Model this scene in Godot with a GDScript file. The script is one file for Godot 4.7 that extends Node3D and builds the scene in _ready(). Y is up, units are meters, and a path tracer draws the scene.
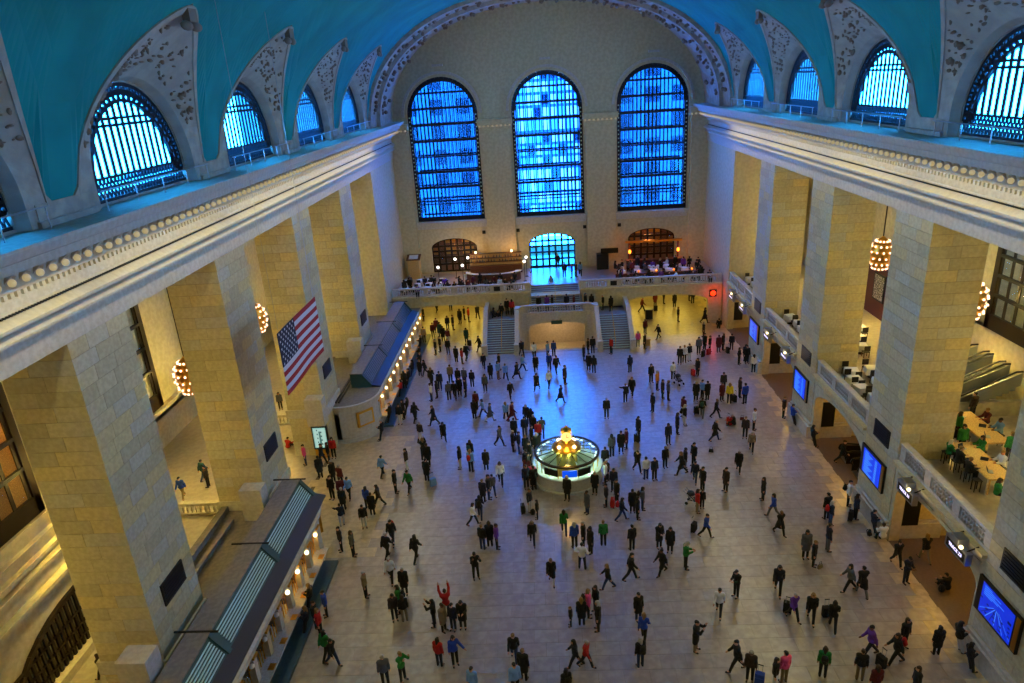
extends Node3D
# A great railway hall seen from the catwalk of its end window: stone pillars, painted barrel vault, ticket booths, crowd.
# x runs across the hall, y up, z from the far stair towards the camera.
const X := 18.3          # plane of the pillar faces
const HA := 18.72        # underside of the architrave
const ZF := 5.75         # far edge of the first opening
const OP := 8.4          # width of an opening
const PW := 3.8          # width of a pillar
const SP := 12.2
const ZFAR := -6.5
const ZNEAR := 77.7
const RB := 5.2          # floor of the right balcony
const FB := 4.4          # floor of the far balcony
var M := {}
var names := {}
var boxes := {}
var rng := RandomNumberGenerator.new()

class MB:
	var v := PackedVector3Array()
	var n := PackedVector3Array()
	var uv := PackedVector2Array()
	func tri(a: Vector3, b: Vector3, c: Vector3) -> void:
		var k := (c - a).cross(b - a).normalized()
		v.append_array([a, b, c]); n.append_array([k, k, k]); uv.append_array([Vector2(), Vector2(), Vector2()])
	func quad(a: Vector3, b: Vector3, c: Vector3, d: Vector3) -> void:
		tri(a, b, c); tri(a, c, d)
	func quado(a: Vector3, b: Vector3, c: Vector3, d: Vector3, out: Vector3) -> void:
		if (c - a).cross(b - a).dot(out) < 0.0: quad(a, d, c, b)
		else: quad(a, b, c, d)
	func quaduv(a: Vector3, b: Vector3, c: Vector3, d: Vector3) -> void:   # a top left, b top right, c bottom right, d bottom left
		var k := (c - a).cross(b - a).normalized()
		v.append_array([a, b, c, a, c, d]); n.append_array([k, k, k, k, k, k])
		uv.append_array([Vector2(0, 0), Vector2(1, 0), Vector2(1, 1), Vector2(0, 0), Vector2(1, 1), Vector2(0, 1)])
	func quadn(a: Vector3, b: Vector3, c: Vector3, d: Vector3, na: Vector3, nb: Vector3, nc: Vector3, nd: Vector3) -> void:
		if (c - a).cross(b - a).dot(na + nb + nc + nd) < 0.0:
			v.append_array([a, c, b, a, d, c]); n.append_array([na, nc, nb, na, nd, nc])
		else:
			v.append_array([a, b, c, a, c, d]); n.append_array([na, nb, nc, na, nc, nd])
		uv.resize(v.size())
	func box(c: Vector3, s: Vector3, b := Basis()) -> void:
		var h := s * 0.5
		for ax in 3:
			for sg in [-1.0, 1.0]:
				var o := Vector3(); o[ax] = sg
				var p := Vector3(); p[(ax + 1) % 3] = h[(ax + 1) % 3]
				var q := Vector3(); q[(ax + 2) % 3] = h[(ax + 2) % 3]
				var m := Vector3(); m[ax] = sg * h[ax]
				quado(c + b * (m - p - q), c + b * (m + p - q), c + b * (m + p + q), c + b * (m - p + q), b * o)
	func bb(x0: float, x1: float, y0: float, y1: float, z0: float, z1: float) -> void:
		box(Vector3((x0 + x1) / 2, (y0 + y1) / 2, (z0 + z1) / 2), Vector3(absf(x1 - x0), absf(y1 - y0), absf(z1 - z0)))
	func bar(a: Vector3, b: Vector3, w: float, t: float, up := Vector3.UP) -> void:   # rectangular bar from a to b
		var d := b - a
		if absf(d.normalized().dot(up)) > 0.99: up = Vector3.RIGHT
		var sx := d.cross(up).normalized()
		box((a + b) / 2, Vector3(w, t, d.length()), Basis(sx, d.normalized().cross(sx) * -1.0, d.normalized()))
	func prism(poly: PackedVector2Array, xf: Transform3D, depth: float, caps := true) -> void:   # poly in local xy, drawn out along local z
		var k := poly.size()
		var area := 0.0
		for i in k: area += poly[i].cross(poly[(i + 1) % k])
		for i in k:
			var a := poly[i]; var b := poly[(i + 1) % k]
			var o := Vector2(b.y - a.y, a.x - b.x) * signf(area)
			quado(xf * Vector3(a.x, a.y, 0), xf * Vector3(b.x, b.y, 0), xf * Vector3(b.x, b.y, depth), xf * Vector3(a.x, a.y, depth), xf.basis * Vector3(o.x, o.y, 0))
		if caps:
			var t := Geometry2D.triangulate_polygon(poly)
			for i in range(0, t.size(), 3):
				for z in [0.0, depth]:
					var p := poly[t[i]]; var q := poly[t[i + 1]]; var r := poly[t[i + 2]]
					var A := xf * Vector3(p.x, p.y, z); var B := xf * Vector3(q.x, q.y, z); var C := xf * Vector3(r.x, r.y, z)
					var o := xf.basis * Vector3(0, 0, 1.0 if z > 0.0 else -1.0) * signf(depth)
					if (C - A).cross(B - A).dot(o) < 0.0: tri(A, C, B)
					else: tri(A, B, C)
	func lathe(pts: PackedVector2Array, c: Vector3, seg := 16, a0 := 0.0, a1 := TAU, sx := 1.0, sz := 1.0) -> void:   # pts: radius, height
		for i in pts.size() - 1:
			var p := pts[i]; var q := pts[i + 1]
			var nn := Vector2(q.y - p.y, p.x - q.x).normalized()
			for j in seg:
				var t0 := lerpf(a0, a1, float(j) / seg); var t1 := lerpf(a0, a1, float(j + 1) / seg)
				var e0 := Vector3(cos(t0) * sx, 0, sin(t0) * sz); var e1 := Vector3(cos(t1) * sx, 0, sin(t1) * sz)
				var u := Vector3.UP
				quadn(c + e0 * p.x + u * p.y, c + e1 * p.x + u * p.y, c + e1 * q.x + u * q.y, c + e0 * q.x + u * q.y, e0 * nn.x + u * nn.y, e1 * nn.x + u * nn.y, e1 * nn.x + u * nn.y, e0 * nn.x + u * nn.y)
	func tube(pts: PackedVector3Array, r: float, seg := 6) -> void:
		for i in pts.size() - 1:
			var d := (pts[i + 1] - pts[i]).normalized()
			var s := d.cross(Vector3.UP if absf(d.y) < 0.95 else Vector3.RIGHT).normalized()
			var w := s.cross(d)
			for j in seg:
				var a := TAU * j / seg; var b := TAU * (j + 1) / seg
				var ea := s * cos(a) + w * sin(a); var eb := s * cos(b) + w * sin(b)
				quadn(pts[i] + ea * r, pts[i] + eb * r, pts[i + 1] + eb * r, pts[i + 1] + ea * r, ea, eb, eb, ea)
	func ball(c: Vector3, r: Vector3, seg := 8, rows := 6) -> void:
		for i in rows:
			var t0 := PI * i / rows - PI / 2; var t1 := PI * (i + 1) / rows - PI / 2
			for j in seg:
				var a := TAU * j / seg; var b := TAU * (j + 1) / seg
				var e := [Vector3(cos(a) * cos(t0), sin(t0), sin(a) * cos(t0)), Vector3(cos(b) * cos(t0), sin(t0), sin(b) * cos(t0)), Vector3(cos(b) * cos(t1), sin(t1), sin(b) * cos(t1)), Vector3(cos(a) * cos(t1), sin(t1), sin(a) * cos(t1))]
				quadn(c + e[0] * r, c + e[1] * r, c + e[2] * r, c + e[3] * r, e[0], e[1], e[2], e[3])
	func mesh() -> ArrayMesh:
		var a := []
		a.resize(Mesh.ARRAY_MAX)
		a[Mesh.ARRAY_VERTEX] = v; a[Mesh.ARRAY_NORMAL] = n; a[Mesh.ARRAY_TEX_UV] = uv
		var me := ArrayMesh.new()
		me.add_surface_from_arrays(Mesh.PRIMITIVE_TRIANGLES, a)
		return me

func numbered(called: String) -> String:
	names[called] = names.get(called, -1) + 1
	return called if names[called] == 0 else "%s_%03d" % [called, names[called]]

func tag(o: Node3D, label: String, category: String, group := "") -> Node3D:
	o.set_meta("label", label); o.set_meta("category", category)
	if group: o.set_meta("group", group)
	return o

func thing(called: String, label: String, category: String, at := Vector3.ZERO, turn := 0.0, group := "") -> Node3D:
	var o := Node3D.new()
	o.name = numbered(called); add_child(o)
	o.position = at; o.rotation.y = turn
	return tag(o, label, category, group)

func setting(called: String) -> Node3D:
	var o := Node3D.new()
	o.name = numbered(called); add_child(o)
	o.set_meta("kind", "structure")
	return o

func put(mesh: Mesh, called: String, mat: Material, parent: Node, at := Vector3.ZERO) -> MeshInstance3D:
	var o := MeshInstance3D.new()
	o.mesh = mesh; o.material_override = mat; o.position = at
	o.name = called
	parent.add_child(o, true)
	return o

func part(b: MB, called: String, mat: Material, parent: Node, at := Vector3.ZERO) -> MeshInstance3D:
	return put(b.mesh(), called, mat, parent, at)

func single(b: MB, called: String, mat: Material, label: String, category: String, at := Vector3.ZERO, group := "") -> Node3D:
	var o := put(b.mesh(), numbered(called), mat, self, at)
	return tag(o, label, category, group)

func block(size: Vector3) -> BoxMesh:      # shared box meshes
	var k := size.snapped(Vector3(0.005, 0.005, 0.005))
	if not boxes.has(k):
		var b := BoxMesh.new(); b.size = k; boxes[k] = b
	return boxes[k]

func sheet(w: float, h: float, facing_x := false) -> ArrayMesh:      # a pane of glass, shared by size
	var k := "sheet %.3f %.3f %s" % [w, h, facing_x]
	if not M.has(k):
		var b := MB.new()
		if facing_x: b.quad(Vector3(0, h / 2, -w / 2), Vector3(0, h / 2, w / 2), Vector3(0, -h / 2, w / 2), Vector3(0, -h / 2, -w / 2))
		else: b.quad(Vector3(-w / 2, h / 2, 0), Vector3(w / 2, h / 2, 0), Vector3(w / 2, -h / 2, 0), Vector3(-w / 2, -h / 2, 0))
		M[k] = b.mesh()
	return M[k]

func pole(a: Vector3, b: Vector3, r: float, called: String, mat: Material, parent: Node, seg := 6) -> MeshInstance3D:
	var m := MB.new(); m.tube(PackedVector3Array([a, b]), r, seg); return part(m, called, mat, parent)

func grain(seed_: int, freq: float, lo: Color, hi: Color, kind := FastNoiseLite.TYPE_SIMPLEX_SMOOTH, octaves := 4) -> NoiseTexture2D:
	var f := FastNoiseLite.new()
	f.seed = seed_; f.noise_type = kind; f.frequency = freq; f.fractal_octaves = octaves
	var g := Gradient.new()
	g.colors = PackedColorArray([lo, hi]); g.offsets = PackedFloat32Array([0.25, 0.75])
	var t := NoiseTexture2D.new()
	t.width = 512; t.height = 512; t.seamless = true; t.noise = f; t.color_ramp = g
	return t

func mat(called: String, c: Color, rough := 0.7, metal := 0.0, tex: Texture2D = null, scale := 0.3) -> StandardMaterial3D:
	var s := StandardMaterial3D.new()
	s.resource_name = called; s.albedo_color = c; s.roughness = rough; s.metallic = metal
	if tex:
		s.albedo_texture = tex; s.uv1_triplanar = true; s.uv1_world_triplanar = true; s.uv1_scale = Vector3.ONE * scale
	M[called] = s
	return s

func glow(called: String, c: Color, k: float) -> StandardMaterial3D:
	var s := mat(called, c * 0.6, 0.4)
	s.emission_enabled = true; s.emission = c; s.emission_energy_multiplier = k
	return s

func omni(at: Vector3, c: Color, e: float, size := 0.2, called := "lamp_light") -> void:
	var l := OmniLight3D.new()
	l.name = called; l.position = at; l.light_color = c; l.light_energy = e; l.light_size = size; l.omni_range = 120.0; l.omni_attenuation = 2.0; l.shadow_enabled = true
	add_child(l, true)

func area(at: Vector3, towards: Vector3, sx: float, sy: float, c: Color, e: float, called := "lamp_light") -> void:
	var l := AreaLight3D.new()
	l.name = called; l.light_color = c; l.light_energy = e; l.area_size = Vector2(sx, sy); l.shadow_enabled = true; l.area_range = 120.0
	add_child(l, true)
	l.look_at_from_position(at, at + towards, Vector3.UP if absf(towards.normalized().y) < 0.95 else Vector3.RIGHT)

func zedge(i: int) -> float:      # 0 far edge of the first opening, 1 its near edge, 2 near edge of the pillar after it ...
	return ZF + (i / 2) * SP + (OP if i % 2 else 0.0)

func bay(i: int) -> float:        # centre of opening i, counted from the far end
	return ZF + OP / 2 + i * SP

func vy(x: float) -> float:       # height of the vault over x
	return 22.5 + 12.2 * pow(maxf(0.0, 1.0 - pow(absf(x) / X, 2.2)), 1.0 / 2.2)

func vx(y: float) -> float:
	return X * pow(maxf(0.0, 1.0 - pow(clampf((y - 22.5) / 12.2, 0, 1), 2.2)), 1.0 / 2.2)

func rim(y: float) -> float:      # half width of a lunette's pocket in the vault at height y
	var k := clampf((y - 23.2) / 6.75, 0.0, 1.0)
	return 2.6 * (sqrt(maxf(0.0, 1.0 - k * k)) + 1.0 - pow(k, 1.7))

func _ready() -> void:
	rng.seed = 7
	var cam := Camera3D.new()
	cam.name = "camera"; add_child(cam)
	cam.position = Vector3(-1.083, 26.638, 77.205)
	cam.rotation = Vector3(deg_to_rad(-20.714), deg_to_rad(3.151), deg_to_rad(-3.688))
	cam.fov = 52.52; cam.near = 0.1; cam.far = 400.0; cam.current = true
	var env := Environment.new()
	env.background_mode = Environment.BG_COLOR
	env.background_color = Color(0.016, 0.33, 1.0).linear_to_srgb()
	env.background_energy_multiplier = 54.0
	env.tonemap_mode = Environment.TONE_MAPPER_LINEAR
	env.tonemap_exposure = 1.1
	env.sdfgi_enabled = true; env.ssao_enabled = true; env.ssil_enabled = true
	var we := WorldEnvironment.new()
	we.name = "surroundings"; we.environment = env; add_child(we)
	lights()
	materials()
	floor_and_ground()
	side_walls()
	vault()
	end_walls()
	far_balcony()
	aisles()
	booths()
	info_booth()
	right_gates()
	furniture()
	crowd()

func lights() -> void:
	# the bulbs along both cornices, as one soft strip for each bay
	var warm := Color(1.0, 0.93, 0.66)
	for s in [-1.0, 1.0]:
		for i in 6:
			area(Vector3(s * 16.85, 21.62, ZF + OP / 2 + i * SP), Vector3(-s * 0.9, -0.3, 0), 11.5, 0.25, warm, 33.0, "cornice_lamp_light")
			area(Vector3(s * 16.95, 21.25, ZF + OP / 2 + i * SP), Vector3(s * 0.4, -0.9, 0), 11.5, 0.25, warm, 13.0, "cornice_lamp_light")
	# chandeliers in the aisles
	for i in 5:
		omni(Vector3(25.8, 11.8, bay(i)), Color(1.0, 0.87, 0.42), 640.0, 0.9, "chandelier_light")
		omni(Vector3(-25.8, 8.9, bay(i)), Color(1.0, 0.87, 0.42), 640.0, 0.9, "chandelier_light")

func materials() -> void:
	var st := grain(3, 0.02, Color(0.93, 0.925, 0.92), Color(1, 1, 1))
	var st2 := grain(9, 0.012, Color(0.88, 0.89, 0.9), Color(1, 1, 1))
	for k in 4:
		mat("stone_%d" % k, [Color(0.74, 0.70, 0.55), Color(0.70, 0.66, 0.52), Color(0.77, 0.71, 0.51), Color(0.71, 0.69, 0.60)][k], 0.75, 0.0, st, 0.35)
	mat("mortar", Color(0.42, 0.38, 0.31), 0.9)
	mat("wall_stone", Color(0.74, 0.70, 0.56), 0.8, 0.0, st, 0.2)
	mat("trim_stone", Color(0.72, 0.70, 0.65), 0.7, 0.0, st, 0.3)
	mat("vault_paint", Color(0.0, 0.55, 0.57), 0.95, 0.0, grain(21, 0.008, Color(0.84, 0.87, 0.88), Color(1, 1, 1)), 0.06)
	mat("plaster", Color(0.66, 0.64, 0.60), 0.85, 0.0, st2, 0.2)
	mat("relief", Color(0.47, 0.42, 0.37), 0.85)
	mat("bronze", Color(0.10, 0.12, 0.17), 0.45, 0.6)
	mat("dark_bronze", Color(0.16, 0.12, 0.07), 0.45, 0.6)
	mat("brass", Color(0.83, 0.62, 0.25), 0.3, 1.0)
	mat("black_metal", Color(0.05, 0.05, 0.055), 0.5, 0.3)
	mat("steel", Color(0.6, 0.62, 0.65), 0.3, 0.9)
	mat("wood", Color(0.36, 0.20, 0.10), 0.45, 0.0, grain(5, 0.02, Color(0.7, 0.65, 0.6), Color(1, 1, 1)), 0.8)
	mat("pale_wood", Color(0.80, 0.66, 0.42), 0.4, 0.0, grain(6, 0.02, Color(0.86, 0.84, 0.8), Color(1, 1, 1)), 0.8)
	mat("cloth", Color(0.86, 0.86, 0.88), 0.85)
	mat("black_leather", Color(0.07, 0.05, 0.06), 0.5)
	mat("maroon", Color(0.28, 0.06, 0.07), 0.6)
	mat("roof_paint", Color(0.46, 0.44, 0.42), 0.8, 0.0, st2, 0.5)
	mat("green_paint", Color(0.13, 0.27, 0.26), 0.5)
	mat("navy_paint", Color(0.02, 0.07, 0.17), 0.5)
	mat("slat_white", Color(0.70, 0.84, 0.84), 0.5)
	mat("marble_step", Color(0.50, 0.50, 0.55), 0.5, 0.0, st, 0.5)
	mat("counter_marble", Color(0.72, 0.72, 0.68), 0.25, 0.0, st, 0.6)
	mat("teal_marble", Color(0.20, 0.32, 0.36), 0.3, 0.0, st2, 0.6)
	mat("dark_floor", Color(0.30, 0.25, 0.24), 0.5)
	mat("brown_floor", Color(0.42, 0.34, 0.26), 0.5, 0.0, st, 0.5)
	mat("office_wall", Color(0.24, 0.26, 0.30), 0.8, 0.0, st2, 0.1)
	mat("street", Color(0.3, 0.3, 0.32), 0.9)
	var g := mat("glass", Color(0.75, 0.88, 0.95, 0.06), 0.05)
	g.transparency = BaseMaterial3D.TRANSPARENCY_ALPHA; g.metallic_specular = 0.15
	var wg := mat("window_glass", Color(0.42, 0.55, 1.0, 0.0), 0.03)      # blue-tinted glazing of all the great windows
	wg.refraction_enabled = true; wg.refraction_scale = 0.002
	var d := mat("dark_glass", Color(0.03, 0.04, 0.05, 0.55), 0.08)
	d.transparency = BaseMaterial3D.TRANSPARENCY_ALPHA
	glow("bulb_glow", Color(1.0, 0.90, 0.66), 0.32)
	glow("added_office_glow", Color(0.80, 0.92, 1.0), 1.1)  # panes of the added tower, glowing to whiten the middle window
	glow("added_office_dim_glow", Color(0.55, 0.78, 1.0), 0.5)  # dimmer glowing panes of the added tower
	mat("far_office", Color(0.16, 0.22, 0.34), 0.8)
	glow("chandelier_glow", Color(1.0, 0.82, 0.66), 3.0)
	glow("lamp_glow", Color(1.0, 0.92, 0.70), 3.0)
	glow("red_glow", Color(1.0, 0.16, 0.03), 4.0)
	glow("white_glow", Color(1.0, 0.97, 0.92), 3.0)
	glow("candle_glow", Color(1.0, 0.5, 0.14), 4.0)
	glow("booth_glow", Color(0.85, 1.0, 0.95), 2.5)
	glow("dial_glow", Color(1.0, 0.86, 0.5), 0.9)
	glow("screen_blue", Color(0.02, 0.3, 0.9), 0.9)
	glow("sign_glow", Color(0.85, 0.82, 1.0), 1.6)
	print_sheet("poster_glow", 64, 112, Color(0.62, 0.86, 0.80), func(im: Image):
		im.fill_rect(Rect2i(4, 4, 56, 104), Color(0.78, 0.95, 0.90))
		for k in 9: im.fill_rect(Rect2i(18 + (k * 13) % 26, 10 + k * 11, 5 + (k * 7) % 14, 8), Color(0.16, 0.34, 0.34))
		im.fill_rect(Rect2i(28, 20, 9, 70), Color(0.30, 0.52, 0.50)), 0.6)
	mat("flag_red", Color(0.62, 0.05, 0.10), 0.8)
	mat("flag_white", Color(0.80, 0.80, 0.84), 0.8)
	mat("flag_blue", Color(0.05, 0.08, 0.22), 0.8)
	var bg := mat("booth_glass", Color(0.10, 0.28, 0.28, 0.35), 0.1)
	bg.transparency = BaseMaterial3D.TRANSPARENCY_ALPHA
	var tones := [Color(0.60, 0.555, 0.515), Color(0.585, 0.55, 0.515), Color(0.61, 0.555, 0.505), Color(0.57, 0.525, 0.485), Color(0.60, 0.565, 0.53), Color(0.59, 0.535, 0.495)]
	var ft := grain(31, 0.01, Color(0.88, 0.87, 0.87), Color(1, 1, 1), FastNoiseLite.TYPE_SIMPLEX_SMOOTH, 5)
	for k in 6:
		mat("tile_%d" % k, tones[k], 0.36, 0.0, ft, 0.35)
	for k in 6:
		var tk: StandardMaterial3D = M["tile_%d" % k]
		tk.metallic_specular = 0.7; tk.clearcoat_enabled = true; tk.clearcoat = 1.0; tk.clearcoat_roughness = 0.28
	mat("tile_cream", Color(0.76, 0.68, 0.52), 0.3, 0.0, ft, 0.35)
	var tm := mat("tile_any", Color.WHITE, 0.36, 0.0, ft, 0.35)
	tm.vertex_color_use_as_albedo = true; tm.metallic_specular = 0.7; tm.clearcoat_enabled = true; tm.clearcoat = 1.0; tm.clearcoat_roughness = 0.28

func floor_and_ground() -> void:
	var f := setting("floor")
	var b := MB.new()
	for r in [[-33, 30, 9.72, 44], [-21.3, 30, 44, 90], [-33, -4.2, -16, 9.72], [4.2, 30, -16, 9.72], [-4.2, 4.2, -16, -2]]:
		b.bb(r[0], r[1], -0.4, -0.014, r[2], r[3])
	part(b, "slab", M.mortar, f)
	# marble tiles; the 300 that show largest are single pieces
	var tx := 1.22; var tz := 0.9
	var all := []
	var tf := Transform3D(Basis.from_euler(Vector3(deg_to_rad(-20.714), deg_to_rad(3.151), deg_to_rad(-3.688))), Vector3(-1.083, 26.638, 77.205)).affine_inverse()
	for iz in range(-10, 84):
		for ix in range(-15, 16):
			var x := ix * tx + (0.61 if iz % 2 else 0.0)
			var z := iz * tz
			if absf(x) > 18.6: continue
			if absf(x) < 4.2 + tx / 2 and z > -2.2 and z < 9.72 + tz / 2: continue
			var q := tf * Vector3(x, 0, z)
			var seen := absf(q.x / q.z) < 0.73 and absf(q.y / q.z) < 0.485 and x > -14.4
			all.append([q.length() if seen else 999.0, x, z])
	all.sort_custom(func(p, q): return p[0] < q[0] if p[0] != q[0] else (p[1] < q[1] if p[1] != q[1] else p[2] < q[2]))
	var size := Vector3(tx - 0.012, 0.03, tz - 0.012)
	var mm := MultiMesh.new()
	mm.transform_format = MultiMesh.TRANSFORM_3D; mm.use_colors = true; mm.mesh = block(size)
	mm.instance_count = all.size() - 300
	for i in all.size():
		var k := rng.randi() % 6
		var cream: bool = absf(all[i][1]) > 17.2 or (all[i][1] < -12.6 and all[i][2] > 27.5 and all[i][2] < 42.5)
		var y := -0.015 + rng.randf() * 0.001
		if i < 300: put(block(size), "tile", M.tile_cream if cream else M["tile_%d" % k], f, Vector3(all[i][1], y, all[i][2]))
		else:
			mm.set_instance_transform(i - 300, Transform3D(Basis(), Vector3(all[i][1], y, all[i][2])))
			var c: Color = M.tile_cream.albedo_color if cream else M["tile_%d" % k].albedo_color
			mm.set_instance_color(i - 300, c.srgb_to_linear())
	var mi := MultiMeshInstance3D.new()
	mi.name = "tile_field"; mi.multimesh = mm; mi.material_override = M.tile_any
	f.add_child(mi); mi.set_meta("kind", "stuff")
	# edges of the floor round the stair well, filled with one cut slab each
	b = MB.new()
	b.bb(-4.9, 4.9, -0.2, -0.002, 9.72, 10.25); b.bb(-5, -4.2, -0.2, -0.002, -2.2, 9.9); b.bb(4.2, 5, -0.2, -0.002, -2.2, 9.9)
	part(b, "border_slab", M.tile_2, f)

func side_walls() -> void:
	for s in [-1.0, 1.0]:
		var side := "left" if s < 0 else "right"
		var w := setting("wall_" + side)
		var b := MB.new()
		# solid end bays, set back a little, with a flat strip beside the first opening
		for r in [[ZFAR - 1.2, ZF - 1.6], [zedge(9) + 1.6, ZNEAR + 1.2]]:
			b.bb(s * (X + 0.12), s * 21.2, 0, HA, r[0], r[1])
		b.bb(s * X, s * 21.2, 0, HA, ZF - 1.6, ZF); b.bb(s * X, s * 21.2, 0, HA, zedge(9), zedge(9) + 1.6)
		part(b, "end_wall", M.wall_stone, w)
		# architrave, frieze and cornice drawn out along the hall
		b = MB.new()
		var prof := [[0, 18.72], [0, 19.6], [0.1, 19.66], [0.3, 19.72], [0.3, 19.8], [0.1, 20.0], [0.1, 20.06], [0.42, 20.16], [0.44, 20.26], [0.12, 20.5], [0.06, 20.52], [0.06, 20.62], [0.02, 20.66], [0.02, 21.05], [0.16, 21.12], [0.3, 21.3], [0.62, 21.36], [0.66, 21.5], [0.95, 21.54], [1.0, 21.98], [1.25, 22.05], [1.3, 22.35], [1.5, 22.42], [1.62, 22.7], [1.62, 22.8], [-0.6, 22.84], [-2.9, 22.84], [-2.9, 18.72]]
		var pts := PackedVector2Array()
		for p in prof: pts.append(Vector2(p[0], p[1]))
		b.prism(pts, Transform3D(Basis(Vector3(-s, 0, 0), Vector3(0, 1, 0), Vector3(0, 0, 1)), Vector3(s * X, 0, ZFAR - 1.0)), ZNEAR - ZFAR + 2.0)
		part(b, "entablature", M.trim_stone, w)
		# dentils under the cornice and beads on the moulding
		var dm := MB.new(); var bm := MB.new()
		var z := ZFAR + 1.0
		while z < 72.0:
			dm.bb(s * (X - 0.16), s * (X - 0.34), 21.08, 21.26, z, z + 0.16)
			bm.bb(s * (X - 0.1), s * (X - 0.2), 20.52, 20.58, z, z + 0.08); bm.bb(s * (X - 0.1), s * (X - 0.2), 20.52, 20.58, z + 0.15, z + 0.23)
			z += 0.3
		part(dm, "dentil_row", M.trim_stone, w).set_meta("kind", "stuff")
		part(bm, "bead_row", M.bronze, w).set_meta("kind", "stuff")
		# light bulbs in cups along the cornice
		var ball := MB.new(); ball.ball(Vector3.ZERO, Vector3(0.125, 0.125, 0.125), 8, 6)
		var bmesh := ball.mesh()
		var cup := MB.new(); cup.lathe(PackedVector2Array([Vector2(0.05, 0.16), Vector2(0.2, 0.1), Vector2(0.23, -0.02), Vector2(0.2, -0.02), Vector2(0.14, 0.06)]), Vector3.ZERO, 8)
		var cmesh := cup.mesh()
		z = ZFAR + 1.2
		while z < 72.0:
			put(bmesh, "light_bulb", M.bulb_glow, w, Vector3(s * (X - 1.06), 21.76, z))
			put(cmesh, "bulb_cup", M.trim_stone, w, Vector3(s * (X - 1.02), 21.84, z)).rotation.z = -s * 0.9
			z += 0.64
	# pillars, each built of stone blocks
	var lab := {
		"-1": ["farthest left stone pillar, beside the far ticket booth", "left stone pillar behind the far ticket booth with black vent", "left stone pillar behind the hanging flag, with black vent", "nearest left stone pillar, broad and pale blue on its hall side"],
		"1": ["farthest right stone pillar with a blue screen low on it", "right stone pillar between the two white-clothed dining terraces", "tall right stone pillar left of the pale wooden tables", "nearest right stone pillar at the picture's right edge with blue screen"]}
	for s in [-1.0, 1.0]:
		for i in 4:
			var z0 := zedge(i * 2 + 1)
			var t := thing("stone_pillar", lab[str(int(s))][i], "pillar", Vector3(s * (X + 1.45), 0, z0 + PW / 2), 0, "pillars along the hall")
			var core := MB.new(); core.bb(-1.415, 1.415, 0, HA, -PW / 2 + 0.035, PW / 2 - 0.035)
			part(core, "core", M.mortar, t)
			var h := HA / 30.0
			for c in 30:
				var zs := [1.4, 1.3, 1.1] if c % 2 else [0.8, 1.55, 1.45]
				if c % 4 == 2: zs = [1.7, 1.2, 0.9]
				var xs := [1.6, 1.3] if c % 2 else [1.1, 1.8]
				var za := -PW / 2
				for q in zs:
					var xa := -1.45
					for r in xs:
						put(block(Vector3(r - 0.02, h - 0.02, q - 0.02)), "stone_block", M["stone_%d" % [0, 0, 1, 1, 2, 3][rng.randi() % 6]], t, Vector3(xa + r / 2, (c + 0.5) * h, za + q / 2))
						xa += r
					za += q
			if s > 0:
				var p := MB.new()
				p.bb(-1.75, 1.6, 0, 1.0, -PW / 2 - 0.2, PW / 2 + 0.2); p.bb(-1.62, 1.6, 1.0, 1.18, -PW / 2 - 0.1, PW / 2 + 0.1)
				part(p, "plinth", M.trim_stone, t)
			else:
				var p := MB.new()
				p.bb(-1.6, 1.56, 3.3, 4.0, -PW / 2 - 0.06, PW / 2 + 0.06)
				part(p, "plinth", M.trim_stone, t)

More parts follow.
